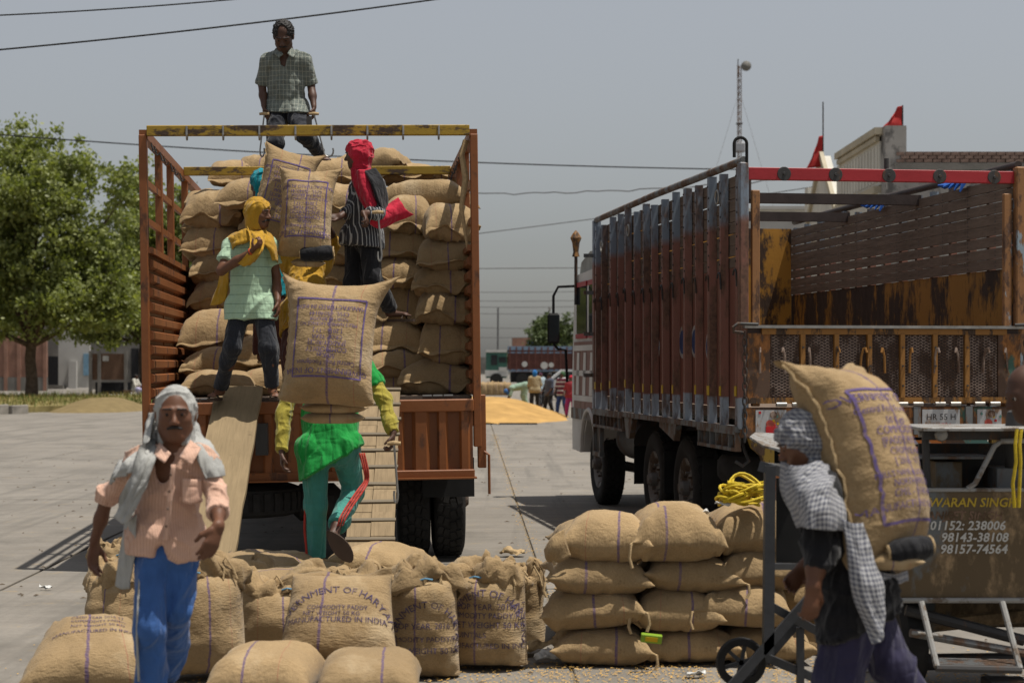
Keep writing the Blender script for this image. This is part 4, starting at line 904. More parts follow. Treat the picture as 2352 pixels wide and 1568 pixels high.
# ------------------------------------------------------------------ mast
D6 = 150; mt = thing('radio_mast', 'tall thin lattice mast with a dish, held by guy wires', 'mast', (X_(1698, D6), D6, 0)); zt_ = Z_(150, D6); b = MB(); q = .17
lg = [(q*math.cos(a), q*math.sin(a)) for a in (math.pi/2, math.pi*7/6, math.pi*11/6)]
for x, y in lg: b.tube([(x, y, 0), (x, y, zt_)], .038, 5)
b.split('leg', M['mesh_wire'], mt); b = MB(); nz = 50
for k in range(nz):
    z0, z1 = zt_*k/nz, zt_*(k+1)/nz
    for i in range(3): b.tube([(*lg[i], z0), (*lg[(i+1) % 3], z1)], .02, 4)
b.build('bracing', M['mesh_wire'], mt); b = MB()
for z in (8, 13, 18, 21.5): b.box((0, 0, z), (.5, .45, .10))
b.split('collar', M['dark_steel'], mt)
b = MB(); b.lathe([(.02, .25), (.25, .22), (.40, .05), (.42, -.1), (.25, -.2), (.02, -.28)], (.55, -.1, zt_-.1), 'Y', 18); b.build('dish', plain('dish_grey', (.16, .155, .14), .6), mt, True); b = MB(); b.tube([(-.1, 0, zt_-1), (-.1, 0, zt_+.5)], .04, 5); b.build('aerial', M['dark_steel'], mt)
b = MB(); b.box((0, 0, Z_(338, D6)), (1.1, .3, .9), None, .15); b.build('panel_antenna', plain('panel_grey', (.30, .31, .33), .6), mt)
for s, z, x in ((-1, zt_*.92, -7), (1, zt_*.92, 7.6), (-1, zt_*.62, -4.4), (1, zt_*.62, 4.6)):
    b = MB(); b.tube([(0, 0, z), (x, 3, 0)], .012, 4); b.build('guy_wire', M['mesh_wire'], mt)
# ------------------------------------------------------------------ overhead wires
def wire(a, b_, sag, r, label, mat='black', wig=0):
    a = P(*a); b_ = P(*b_); n = 40; pts = []
    for k in range(n+1):
        t_ = k/n; p = a+(b_-a)*t_; p[2] -= sag*4*t_*(1-t_); p[2] += wig*math.sin(t_*70)*math.sin(t_*23); pts.append(tuple(p))
    m = MB(); m.tube(pts, r, 5); tag(m.build('power_line', M[mat], None, True), label, 'wire', 'overhead wires')
M['wire_grey'] = plain('wire_grey', (.10, .10, .10), .6)
wire((-300, 140, 26), (1320, -48, 27), .10, .013, 'thick black cable sloping up behind the head of the man on top')
wire((-300, 45, 26), (900, -40, 27), .10, .011, 'black cable cutting the top left corner of the picture')
wire((-300, 285, 58), (2000, 392, 62), .35, .022, 'dark wire crossing behind the load from the left tree to the empty truck')
wire((-300, 424, 88), (700, 436, 88), .1, .02, 'thin wire passing in front of the left tree', 'wire_grey')
wire((1000, 444, 70), (2000, 392, 62), .25, .020, 'wavy grey wire between the two trucks, upper one', 'wire_grey', .05)
wire((1000, 548, 70), (2050, 400, 62), .1, .016, 'thin grey wire rising to the right between the two trucks', 'wire_grey')
wire((900, 618, 70), (1500, 614, 70), .0, .017, 'dark level wire just above the cab of the empty truck', 'wire_grey')
for k, (v0, v1, nm) in enumerate(((663, 655, 'topmost'), (683, 676, 'second'), (697, 690, 'third'), (712, 706, 'fourth'), (742, 744, 'fifth'), (768, 757, 'lowest'))):
    wire((900, v0+3, 190), (1700, v1-3, 190), .5, .035, '%s of the faint distant wires above the far truck' % nm, 'wire_grey')
b = MB(); b.tube([(X_(1143, 200), 200, 0), (X_(1144, 200), 200, Z_(707, 200))], .10, 6); tag(b.build('utility_pole', M['wire_grey']), 'thin grey pole far away between the two trucks', 'pole')

# ---- the orange truck being loaded
LT_D = 15.3; LTX = -1.655; LS = FX/LT_D
lt = thing('cargo_truck', 'orange brown open truck piled with jute sacks, seen from behind', 'truck', (LTX, LT_D, 0), (0, R(-.75), R(4.8)))
hw = 1.375; zf = 1.455; zt = 3.665; zs = 2.68; LEN = 5.4
b = MB(); b.box((0, LEN/2+.05, zf-.05), (2*hw-.06, LEN-.1, .10)); b.build('floor', M['grey_plank'], lt)
for s in (-1, 1):
    b = MB(); b.box((s*.42, 3.2, 1.12), (.10, 6.9, .26)); b.build('chassis_rail', M['dark_steel'], lt)
b = MB()
for yy in (.5, 1.4, 2.3, 3.2, 4.1): b.box((0, yy, 1.30), (2*hw-.2, .09, .12))
b.split('cross_member', M['dark_steel'], lt)
# tailgate let down over the rear
tg = MB(); tg.box((0, -.03, (1.40+.80)/2), (2*hw-.07, .03, .58)); tgo = tg.build('tailgate', M['orange_panel'], lt)
b = MB(); b.box((0, -.045, 1.375), (2*hw-.05, .085, .105), None, .008); b.build('top_rail', M['orange'], tgo)
b = MB(); b.box((0, -.05, .80), (2*hw-.05, .09, .07), None, .008); b.box((0, -.075, .765), (2*hw-.02, .16, .012)); b.build('bottom_rail', M['orange'], tgo)
for k in range(15):
    x = -hw+.1+k*(2*hw-.2)/14+random.uniform(-.02, .02); b = MB(); ww = .075 if k % 3 == 0 else .045
    b.prism([(x-ww, -.046), (x-ww*.6, -.078), (x+ww*.6, -.078), (x+ww, -.046)], .835, 1.323, 'Z'); b.build('rib', M['orange'], tgo)
for x in (-.98, -.55, .35, 1.05):
    b = MB()
    for q in (-.09, 0, .09): b.lathe([(.017, q-.04), (.017, q+.038)], (x, -.02, zf-.005), 'X', 10)
    b.build('hinge', M['dark_steel'], tgo, True)
for s in (-1, 1):                                   # side walls
    wl_ = MB(); wl_.box((s*(hw-.01), LEN/2, (zf+zs)/2), (.012, LEN, zs-zf)); wall = wl_.build('side_wall', M['orange_panel'], lt)
    for k in range(10):
        z0 = zf+.01+k*(zs-zf-.02)/10; z1 = z0+(zs-zf)/10*.93; zm = (z0+z1)/2; i = s*(hw-.017); o = s*(hw-.055)
        b = MB(); b.prism([(i, z0), (o, z0+.02), (o, zm+.018), (i, z1-.018)], .06, LEN-.06, 'Y'); b.build('slat', M['orange'], wall)
    b = MB(); b.box((s*(hw-.02), LEN/2, zs+.025), (.075, LEN, .05)); b.build('wall_cap', M['orange'], wall)
    for k, y in enumerate((.03, 1.2, 2.2, 3.65, 5.3)):
        wd = .07 if k else .10; z0 = 1.02 if k == 0 else zf; b = MB(); b.box((s*(hw+.008), y, (z0+zt)/2), (.065, wd, zt-z0), None, .006); b.build('post', M['orange'], lt)
    b = MB(); b.box((s*(hw+.004), 2.66, zt+.006), (.07, 5.32, .075)); b.build('top_rail', M['orange'], lt)
    for z in (2.96, 3.28):
        b = MB(); b.box((s*(hw+.003), 2.66, z), (.03, 5.30, .055)); b.build('side_rail', M['orange'], lt)
    b = MB()
    for y in (.3, .55, 1.0, 1.3, 1.9, 2.2, 2.8): hook_tube(b, (s*(hw-.03), y, zt-.05), .7, .007, (-s, 0, 0))
    b.split('rope_hook', M['dark_steel'], lt)
    b = MB(); b.box((s*(hw+.03), 3.0, 1.25), (.06, 4.6, .16)); b.build('side_skirt', M['orange'], lt)
b = MB(); b.box((0, LEN, 2.5), (2*hw-.1, .03, 2.0)); b.build('front_wall', M['orange_panel'], lt)
b = MB(); b.box((hw+.045, .04, 1.15), (.07, .10, .62), None, .006); b.build('corner_bracket', M['orange'], lt)
b = MB(); b.tube([(hw+.06, -.02, .98), (hw+.10, -.03, .95), (hw+.10, -.03, .62)], .012, 6); b.build('latch_rod', M['orange'], lt)
for y in (.0, 3.2):
    b = MB(); b.box((0, y-.02, zt+.03), (2*hw-.06, .07, .085), None, .005); yb = b.build('roof_bar', M['yellow_bar'], lt)
    if y == 0:
        for k in range(8):
            b = MB(); x = -hw+.36+k*.30; pts = [(x, -.062, zt+.065), (x, -.070, zt-.01)]
            for q in range(7): a = math.pi*q/6; pts.append((x, -.062+.028*(1-math.cos(a)), zt-.012-.034*math.sin(a)))
            b.tube(pts, .009, 6); b.build('hook', M['steel'], yb)
        b = MB(); b.box((0.0, 0, zt+.10), (.045, .05, .10)); b.build('peg', M['dark_steel'], yb)
for x, s in ((1.17, 1), (.86, -1), (-.86, 1), (-1.17, -1)): wheel(lt, x, 1.05, .50, .275, s)
for x, s in ((1.05, 1), (-1.05, -1)): wheel(lt, x, 5.9, .50, .27, s)
b = MB(); b.lathe([(.07, -.95), (.07, -.25), (.17, -.15), (.17, .15), (.07, .25), (.07, .95)], (0, 1.05, .5), 'X', 16); b.build('rear_axle', M['dark_steel'], lt)
sp = MB(); sp.lathe([(.30, -.10), (.42, -.13), (.50, -.10), (.515, 0), (.50, .10), (.42, .13), (.30, .10)], (-.62, .42, .58), 'Z', 40); spo = sp.build('spare_tyre', M['tyre'], lt, True)
b = MB()
for k in range(34):
    a = 2*math.pi*k/34; b.box((-.62+.51*math.cos(a), .42+.51*math.sin(a), .58), (.03, .055, .15), Matrix.Rotation(a, 3, 'Z'))
b.build('tread', M['tyre'], spo)
b = MB(); b.box((-.72, -.12, .60), (.12, .012, .22)); mf = b.build('mud_flap', M['dark_steel'], lt)
b = MB()
for q in (-1, 0, 1): b.bar((-.72+q*.022, -.128, .62), (-.72+q*.008, -.128, .56), .008, .003)
b.tube([(-.755, -.128, .62), (-.74, -.128, .645), (-.72, -.128, .652), (-.70, -.128, .645), (-.685, -.128, .62)], .004, 5); b.build('emblem', M['mesh_wire'], mf)
for s in (-1, 1):
    b = MB(); b.box((s*1.15, .10, .62), (.012, .5, .40) if False else (.45, .012, .34)); b.build('mud_flap', M['black'], lt, False, (0, .30, .12))
def cab(parent, y0, col, colb, width=2.2, zb=.75, ztop=2.95):
    c = MB(); h = width/2
    c.prism([(y0, zb), (y0+1.75, zb), (y0+1.75, 1.55), (y0+1.55, ztop-.05), (y0, ztop)], -h, h, 'X'); o = c.build('cab', col, parent)
    b = MB(); b.prism([(y0+1.765, 1.70), (y0+1.775, 1.72), (y0+1.59, ztop-.22), (y0+1.58, ztop-.24)], -h+.1, h-.1, 'X'); b.build('windscreen', M['glass'], o)
    for s in (-1, 1):
        b = MB(); b.box((s*(h+.004), y0+.85, 2.30), (.012, 1.10, .60)); b.build('window', M['glass'], o)
        b = MB(); b.box((s*(h+.006), y0+.85, 1.38), (.014, 1.2, 1.0)); b.build('door', colb, o)
    b = MB(); b.box((0, y0+1.82, .72), (width+.1, .16, .28), None, .02); b.build('bumper', M['dark_steel'], o)
    return o
cab(lt, 5.55, M['orange'], M['orange_panel'])
b = MB(); b.box((hw+.20, 5.75, 2.05), (.10, .05, .36), None, .02); mi = b.build('mirror', M['black'], lt)
b = MB(); b.box((hw+.20, 5.722, 2.11), (.065, .006, .16)); b.build('mirror_glass', M['glass'], mi)
b = MB(); b.tube([(1.1, 5.9, 2.35), (hw+.20, 5.78, 2.35), (hw+.20, 5.78, 2.2)], .014, 6); b.build('mirror_arm', M['black'], mi)
b = MB(); b.tube([(hw-.05, .10, 3.62), (hw-.09, .08, 3.5), (hw-.06, .06, 3.3), (hw-.10, .08, 3.05), (hw-.05, .07, 2.7)], [.03, .024, .03, .02, .012], 7)
tag(b.build('cloth_roll', M['jute'], None, True, lt.location, lt.rotation_euler), 'ragged cloth tied to the right rear post of the orange truck', 'cloth')
# ---- the empty truck on the right
RT = (3.206, 15.78); RYAW = R(8.4)
rt = thing('cargo_truck', 'empty maroon and blue truck with wooden sides and a mesh tailgate', 'truck', (RT[0], RT[1], 0), (0, 0, RYAW))
w2 = 1.25; RL = 6.55; zb = 1.20; z2 = 3.45; zp = 2.58
b = MB(); b.box((0, RL/2, 1.30), (2*w2-.16, RL, .10)); b.build('floor', M['grey_plank'], rt)
for s in (-1, 1):
    b = MB(); b.box((s*.42, 4.1, .98), (.10, 8.0, .26)); b.build('chassis_rail', M['dark_steel'], rt)
for s in (-1, 1):
    b = MB(); b.box((s*(w2-.045), RL/2, (1.36+zp)/2), (.012, RL-.02, zp-1.36)); wa = b.build('side_panel', M['maroon'] if s < 0 else M['rust_yellow_dark'], rt)
    npl = 8; ph = (z2-.065-zp)/npl
    for k in range(npl):
        b = MB(); zc = zp+ph*(k+.5); b.box((0, 0, 0), (.026, RL-.03, ph*.90))
        o = b.build('plank', M['grey_plank'], wa, False, (s*(w2-.052), RL/2, zc+random.uniform(-.004, .004)), (0, R(random.uniform(-1, 1)), 0))
        if s > 0:
            bb_ = MB()
            for y in np.arange(.35, RL, .62):
                for q in (-.02, .02): bb_.lathe([(.010, 0), (.007, .006)], (-.014, y-RL/2, q), 'X', 5)
            bb_.build('bolt', M['dark_steel'], o)
    b = MB(); b.tube([(s*(w2-.01), -.02, z2+.03), (s*(w2-.01), RL*.5, z2+.045), (s*(w2-.01), RL-.02, z2+.03)], .035, 10); b.build('top_pipe', M['dark_bar'] if s > 0 else M['grey_blue'], rt, True)
    ns = 15
    for k in range(ns):
        y = .12+k*(RL-.24)/(ns-1); wd = (.085 if k % 2 == 0 else .058)*random.uniform(.85, 1.2); y += random.uniform(-.03, .03); b = MB()
        x0 = s*(w2-.036); x1 = s*(w2+.032)
        b.prism([(x0, y-wd/2), (x1, y-wd/2+.012), (x1, y+wd/2-.012), (x0, y+wd/2)], 1.18+random.uniform(-.02, .01), 3.43+random.uniform(-.03, .02), 'Z'); st = b.build('stake', M['stake'], rt, False, (0, 0, 0), (R(random.uniform(-.35, .35)), R(random.uniform(-.2, .2)), 0))
        if s < 0:
            bb_ = MB()
            for zz in np.arange(2.62, 3.4, .105): bb_.lathe([(.011, 0), (.008, .008)], (-(w2+.038), y+random.choice((-.02, .02)), zz), 'X', 5)
            bb_.build('rivet', M['dark_steel'], st)
            b = MB(); pts = [(-(w2+.034), y-.03, 2.40), (-(w2+.040), y-.03, 2.50)]
            for q in range(7): a = math.pi*q/6; pts.append((-(w2+.040), y-.03+.05*(1-math.cos(a)), 2.50+.05*math.sin(a)))
            b.tube(pts, .009, 5); b.build('hook', M['dark_steel'], st)
            if k not in (4, 11):
                b = MB(); b.box((-(w2+.036), y, 1.50), (.006, wd*.75, .085)); b.build('reflector', M['sign_yellow'], st)
    b = MB(); b.box((s*w2, RL/2, 1.175), (.10, RL, .05)); b.build('side_rail', M['grey_blue'], rt)
# painted roundels on the left panel, half hidden between the stakes
for y, z, r, nm in ((1.75, 1.95, .16, 'round_emblem'), (2.25, 1.95, .16, 'round_emblem'), (3.35, 1.9, .10, 'round_emblem'), (1.22, 1.9, .14, 'round_emblem')):
    b = MB(); b.lathe([(r, -.004), (r, 0)], (-(w2-.036), y, z), 'X', 24); e = b.build(nm, M['plate_white'], rt)
    b = MB(); b.lathe([(r*.72, -.004), (r*.72, 0)], (-(w2-.031), y, z), 'X', 20); b.build('roundel', plain('emblem_blue', (.03, .06, .16), .6), e)
# rings and lifting loop on the left pipe
for y, z in ((.62, 3.22), (4.4, 3.2), (5.9, 3.12)):
    b = MB(); pts = [(-(w2+.055), y+.06*math.cos(2*math.pi*k/16), z+.06*math.sin(2*math.pi*k/16)) for k in range(17)]; b.tube(pts, .009, 6, False); b.build('rope_ring', M['steel'], rt, True)
b = MB(); b.tube([(-w2+.03, -.05, 3.30), (-w2+.03, -.05, 3.62)]+[(-w2-.025+.055*math.cos(a), -.05, 3.62+.05*math.sin(a)) for a in np.linspace(0, math.pi, 9)]+[(-w2-.08, -.05, 3.5)], .014, 8); b.build('lifting_loop', M['black'], rt, True)
# front bulkhead, three sheets
for x, wd in ((-1.0, .32), (-.485, .70), (.53, 1.32)):
    for z0, z1 in ((1.36, 1.98), (2.0, 3.40)):
        b = MB(); b.box((x, RL-.05, (z0+z1)/2), (wd, .015, z1-z0-.01)); b.build('front_sheet', M['rust_yellow'], rt)
b = MB(); b.box((-.83, RL-.075, 2.4), (.05, .03, 2.05)); b.build('sheet_strap', M['tail_rib'], rt)
# cross bars
b = MB(); b.box((.01, .02, 3.37), (2*w2-.09, .07, .105), None, .004); rb = b.build('roof_bar', M['red_bar'], rt)
for x in (-.88, -.42, .06, .52, 1.02):
    b = MB(); b.lathe([(.062, -.001), (.058, -.006)], (x, -.016, 3.37), 'Y', 14); b.lathe([(.016, -.006), (.012, -.02)], (x, -.016, 3.37), 'Y', 8); b.build('weld_patch', M['dark_steel'], rb)
b = MB(); b.lathe([(.022, 0), (.022, .10)], (.05, .02, 3.42), 'Z', 10); b.build('peg', M['dark_steel'], rb)
for y, wd in ((2.25, 0), (4.4, 0)):
    b = MB(); b.box((.02, y, 3.37), (2*w2-.12, .08, .10)); o = b.build('roof_bar', M['dark_bar'], rt)
    if y < 3: b = MB(); b.box((-.55, y-.02, 3.40), (.14, .07, .09)); b.lathe([(.025, 0), (.025, .12)], (-.55, y, 3.44), 'Z', 10); b.build('peg', M['dark_bar'], o)
# corner posts
for s in (-1, 1):
    b = MB(); b.box((s*(w2-.005), -.02, 2.32), (.08, .09, 2.28), None, .01); b.build('corner_post', M['stake'] if s < 0 else M['post_patina'], rt)
    b = MB(); b.box((s*(w2-.115), -.015, 2.30), (.07, .05, 1.85), None, .006); b.build('gate_post', M['post_patina'], rt)
# tailgate
g = MB(); g.box((0, -.055, 1.735), (2*w2-.06, .02, .62)); gate = g.build('tailgate', M['tail_sheet'], rt)
b = MB(); b.box((0, -.085, 2.055), (2*w2+.02, .09, .025)); b.build('top_edge', M['steel'], gate)
b = MB(); b.box((0, -.075, 2.015), (2*w2-.3, .05, .05)); b.box((0, -.078, 1.425), (2*w2-.06, .05, .05)); b.split('gate_rail', M['tail_rib'], gate)
for s in (-1, 1):
    b = MB(); b.box((s*(w2-.125), -.075, 1.72), (.20, .03, .56)); b.build('corner_sheet', M['patch_rust'], gate)
bx_ = [-1.01, -.74, -.44, -.145, .15, .445, .735, 1.01]
for k in range(1, 7):
    b = MB(); b.box((bx_[k], -.085, 1.72), (.04, .05, .545)); rb = b.build('rib', M['tail_rib'], gate)
    b = MB()
    for z in (1.55, 1.72, 1.88): b.lathe([(.009, 0), (.009, -.012)], (bx_[k], -.11, z), 'Y', 6)
    b.build('bolt', M['dark_steel'], rb)
for k in range(7):
    x0, x1 = bx_[k]+.024, bx_[k+1]-.024
    if k == 0: x0 = -1.02
    if k == 6: x1 = 1.02
    b = MB(); z0, z1 = 1.455, 1.985; pw_, ph_ = .052, .026; sl = ph_/pw_; n = int(((x1-x0)*sl+(z1-z0))/ph_)+2
    for q in range(n):
        for s in (-1, 1):
            c = z0-(x1-x0)*sl+q*ph_ if s > 0 else z0+q*ph_
            pts = []                                     # z = c + s*sl*(x-x0)
            xa, xb = x0, x1
            za, zb_ = c, c+s*sl*(x1-x0)
            if s > 0:
                if za < z0: xa = x0+(z0-c)/sl
                if zb_ > z1: xb = x0+(z1-c)/sl
            else:
                if za > z1: xa = x0+(c-z1)/sl
                if zb_ < z0: xb = x0+(c-z0)/sl
            if xb-xa > .01: b.bar((xa, -.074, c+s*sl*(xa-x0)), (xb, -.074, c+s*sl*(xb-x0)), .0055, .0055)
    b.build('wire_mesh', M['mesh_wire'], gate)
for k in range(11):
    x = -1.12+k*.222; b = MB(); t_ = random.uniform(-.03, .03)
    b.tube([(x, -.105, 1.66), (x+t_*.3, -.115, 1.80), (x+t_, -.125, 1.87), (x+t_*1.4, -.145, 1.875), (x+t_*1.8, -.155, 1.835)], .010, 6); b.build('rope_hook', M['tail_rib'] if 2 < k < 7 else M['mesh_wire'], gate, True)
for s in (-1, 1):
    b = MB()
    for k in range(15):
        z = 1.98-k*.062; pts = []
        for q in range(11):
            a = 2*math.pi*q/10; dx, dz = .018*math.cos(a), .042*math.sin(a)
            pts.append((s*(w2+.01)+(dx if k % 2 else 0), -.13+(0 if k % 2 else dx), z+dz))
        b.tube(pts, .0075, 5, False)
    b.build('chain', M['dark_steel'], rt, True)
    b = MB(); b.tube([(s*(w2-.10), -.15, 2.075), (s*(w2+.08), -.17, 2.08), (s*(w2+.12), -.16, 2.05), (s*(w2+.11), -.14, 2.01), (s*(w2+.02), -.13, 2.0)], .014, 7); b.build('gate_latch', M['dark_steel'], rt, True)
b = MB()
for x in (-.86, -.30, .22, .56, .92):
    for q in (-.07, .07): b.lathe([(.020, q-.045), (.020, q+.045)], (x, -.10, 1.392), 'X', 10)
b.split('hinge', M['steel'], rt, True)
# bumper beam with its plates
b = MB(); b.box((0, -.02, 1.235), (2*w2+.02, .14, .26), None, .012); bm_ = b.build('rear_beam', M['patch_rust'], rt)
for x, wd in ((-1.02, .27), (.50, .34), (.94, .22)):
    b = MB(); b.box((x, -.095, 1.245), (wd, .008, .20)); pl = b.build('plate', M['plate_white'], bm_)
    b = MB(); b.box((x+(.02 if wd < .3 else -.08), -.103, 1.175), (wd*.5, .006, .055)); b.build('reflector', M['plate_red'], pl)
    if wd < .3:
        b = MB(); b.lathe([(.032, 0), (.03, -.012)], (x+.02, -.099, 1.305), 'Y', 12); b.build('lamp', M['mesh_wire'], pl)
        b = MB(); b.lathe([(.036, 0), (.036, -.003)], (x-.01, -.100, 1.225), 'Y', 16); b.build('red_disc', plain('faded_red', (.40, .07, .05), .5, .3, 30), pl)
        for q in range(7): b = MB(); b.box((x+random.uniform(-.1, .1), -.101, 1.245+random.uniform(-.08, .08)), (.022, .003, .02), Matrix.Rotation(random.uniform(0, 3), 3, 'Y')); b.build('paint_mark', random.choice((M['orange_mark'], M['teal'], M['sign_yellow'], M['plate_red'])), pl)
def sign_text(txt, size, mat, parent, loc, rot, name='lettering', depth=.002):
    xy, f = text_mesh2d(txt, size); v = np.concatenate([xy, np.zeros((len(xy), 1))], 1)
    return link(name, mesh(name, v, f, mat), parent, loc, rot)
sign_text('HR 55 H', .075, M['dark_steel'], rt, (.50, -.1015, 1.255), (R(90), 0, 0), 'number_plate_text')
sign_text('1754', .060, M['plate_red'], rt, (.53, -.1015, 1.185), (R(90), 0, 0), 'number_plate_text')
for x in (-.80, .28, .75):
    b = MB(); b.box((x, -.10, 1.25), (.06, .03, .24)); b.build('bracket', M['grey_blue'], rt)
# lower valance: brackets and painted slats
for s in (-1, 1):
    b = MB(); b.prism([(s*1.20, 1.10), (s*.98, 1.10), (s*.98, .84), (s*1.06, .84), (s*1.09, .95), (s*1.17, 1.02)], -.06, .02, 'Y'); b.build('valance_bracket', worn('bracket_yellow', (.30, .19, .03), (.09, .055, .035), .5, 8), rt)
cols = [M['teal'], M['plate_white'], M['orange_mark'], M['patch_rust']]
for k in range(4):
    z = 1.06-k*.058
    for q in range(9):
        b = MB(); x0 = -.97+q*.215+k*.03; b.prism([(x0, z-.018), (x0+.215, z-.018), (x0+.185, z+.018), (x0-.03, z+.018)], -.045, -.025, 'Y'); b.build('valance_slat', cols[(q+k) % 4], rt)
b = MB(); b.box((0, -.02, .835), (1.98, .05, .05)); b.build('valance_rail', M['dark_steel'], rt)
b = MB(); b.box((0, .10, .97), (2.0, .02, .24)); b.build('valance_back', M['black'], rt)
b = MB(); b.box((-.90, .0, .68), (.20, .012, .30)); b.build('mud_flap', M['orange_mark'], rt)
b = MB(); b.lathe([(.02, -.11), (.30, -.11), (.46, -.12), (.50, -.07), (.505, 0), (.50, .07), (.46, .12), (.30, .11), (.02, .11)], (-.75, .75, .80), 'Z', 36); b.build('spare_tyre', M['tyre'], rt, True)
b = MB(); b.tube([(-1.2, .2, 1.12), (-1.18, .15, .98), (-1.16, .1, .90), (-1.22, .08, .86), (-1.28, .1, .90)], .016, 7); b.build('tow_hook', M['dark_steel'], rt, True)
for y in (2.45, 3.85):
    for x, s in ((1.02, 1), (.70, -1), (-.70, 1), (-1.02, -1)): wheel(rt, x, y, .51, .27, s)
    b = MB(); b.lathe([(.07, -.95), (.07, -.2), (.18, -.15), (.18, .15), (.07, .2), (.07, .95)], (0, y, .51), 'X', 14); b.build('axle', M['dark_steel'], rt)
for x, s in ((1.0, 1), (-1.0, -1)): wheel(rt, x, 7.05, .50, .27, s)
b = MB(); b.tube([(-.95, 7.05, .5), (-.5, 7.05, .42), (.5, 7.05, .42), (.95, 7.05, .5)], .06, 8); b.build('front_axle', M['dark_steel'], rt)
for y in (1.55, 3.15, 4.6):
    b = MB(); b.box((-.92, y, .62), (.55, .014, .42)); b.build('mud_flap', M['black'], rt)
for y0, y1 in ((.05, 1.35), (5.0, 6.5), (4.75, 4.98)):           # racks hung under the side rail
    b = MB(); b.box((-w2-.02, (y0+y1)/2, 1.00), (.06, y1-y0, .03)); b.box((-w2-.02, (y0+y1)/2, 1.145), (.07, y1-y0, .03))
    n = max(2, int((y1-y0)/.2))
    for k in range(n+1): b.box((-w2-.02, y0+.012+(y1-y0-.024)*k/n, 1.07), (.05, .022, .14))
    b.build('side_rack', M['grey_blue'], rt)
b = MB(); b.prism([(2.1, 1.16), (2.25, 1.16), (2.36, .98), (3.0, 1.10), (3.0, 1.16)], -w2-.03, -w2+.03, 'X'); b.prism([(4.3, 1.16), (4.75, 1.16), (4.62, .92), (4.45, .92)], -w2-.03, -w2+.03, 'X'); b.split('wing_bracket', M['grey_blue'], rt)
b = MB(); b.lathe([(.02, 5.1), (.24, 5.1), (.24, 6.1), (.02, 6.1)], (-.85, 0, .85), 'Y', 20); b.build('fuel_tank', M['dark_steel'], rt, True)
b = MB(); b.box((-w2-.01, 6.52, .90), (.05, .05, .55)); b.box((-w2-.01, 6.32, .66), (.06, .45, .05)); b.box((-w2-.01, 6.12, .90), (.05, .05, .50)); b.build('step_frame', M['grey_blue'], rt)
for z in (1.6, 2.1, 2.6, 3.05):
    b = MB(); b.box((-w2-.05, RL+.02, z), (.18, .035, .045)); b.build('ladder_rung', M['grey_blue'], rt)
b = MB(); b.box((-w2+.02, RL+.03, 2.3), (.09, .09, 2.35)); b.build('front_post', M['stake'], rt)
# cab of the right truck
y0 = RL+.12; ch_ = 1.20
c = MB(); c.prism([(y0, .62), (y0+.02, .62), (y0+.05, .85), (y0+.20, 1.10), (y0+.62, 1.10), (y0+.85, .85), (y0+.9, .62), (y0+1.72, .62), (y0+1.74, 1.5), (y0+1.55, 2.88), (y0, 2.92)], -ch_, ch_, 'X'); cb = c.build('cab', M['lacquer_white'], rt)
b = MB(); b.prism([(y0+.05, 2.93), (y0+1.52, 2.90), (y0+1.40, 3.05), (y0+.8, 3.16), (y0+.05, 3.14)], -ch_+.06, ch_-.06, 'X'); b.build('roof', plain('canvas_roof', (.30, .30, .27), .8), cb)
for yy, wd in ((y0+.30, .42), (y0+1.02, .66)):
    b = MB(); b.box((-ch_-.006, yy, 2.42), (.014, wd, .60)); wi = b.build('window', M['glass'], cb)
    b = MB(); b.box((-ch_-.012, yy, 2.75), (.02, wd+.06, .06)); b.box((-ch_-.012, yy, 2.09), (.02, wd+.06, .06)); b.build('window_frame', M['red_bar'], wi)
b = MB(); b.box((-ch_-.008, y0+.82, 1.56), (.016, 1.40, .92)); dr = b.build('door', M['maroon'], cb)
for z in (1.30, 1.62, 1.94):
    b = MB(); b.box((-ch_-.018, y0+.82, z), (.012, 1.42, .07)); b.build('trim', M['lacquer_white'], dr)
for q in (0, 1, 2):
    b = MB(); b.prism([(y0+.25+q*.45, 1.34), (y0+.45+q*.45, 1.34), (y0+.35+q*.45, 1.88), (y0+.2+q*.45, 1.88)], -ch_-.017, -ch_-.024, 'X'); b.build('painted_stripe', M['lacquer_white'], dr)
b = MB(); b.box((-ch_-.01, y0+.85, 1.10), (.02, 1.72, .14)); b.build('lower_trim', M['grey_blue'], cb)
b = MB(); b.box((0, y0+1.82, .72), (2.3, .18, .26), None, .04); b.build('bumper', M['black'], cb)
b = MB(); b.tube([(-ch_-.02, y0+.05+.42+.48*math.cos(a), .62+.55*math.sin(a)) for a in np.linspace(0, math.pi, 13)], .03, 6); b.build('wheel_arch', M['lacquer_white'], cb)
b = MB(); b.box((-ch_-.28, y0+1.55, 2.20), (.16, .06, .40), None, .03); mi = b.build('mirror', M['black'], cb)
b = MB(); b.box((-ch_-.28, y0+1.515, 2.20), (.125, .006, .34)); b.build('mirror_glass', M['glass'], mi)
b = MB(); b.tube([(-ch_-.0, y0+1.5, 2.75), (-ch_-.22, y0+1.55, 2.74), (-ch_-.28, y0+1.56, 2.62), (-ch_-.28, y0+1.56, 2.36)], .018, 7); b.tube([(-ch_-.28, y0+1.56, 2.0), (-ch_-.22, y0+1.55, 1.93), (-ch_-.12, y0+1.55, 1.92), (-ch_-.10, y0+1.55, 1.5)], .018, 7); b.split('mirror_arm', M['black'], mi, True)
b = MB(); b.tube([(-ch_-.03, y0+1.3, 2.5), (-ch_-.03, y0+1.3, 3.15)], .022, 8); po = b.build('lamp_pole', M['dark_steel'], cb)
b = MB(); b.lathe([(.05, 3.12), (.035, 3.18), (.05, 3.30), (.075, 3.36), (.04, 3.42), (.005, 3.46)], (-ch_-.03, y0+1.3, 0), 'Z', 6); b.build('lantern_ornament', M['tail_rib'], po)
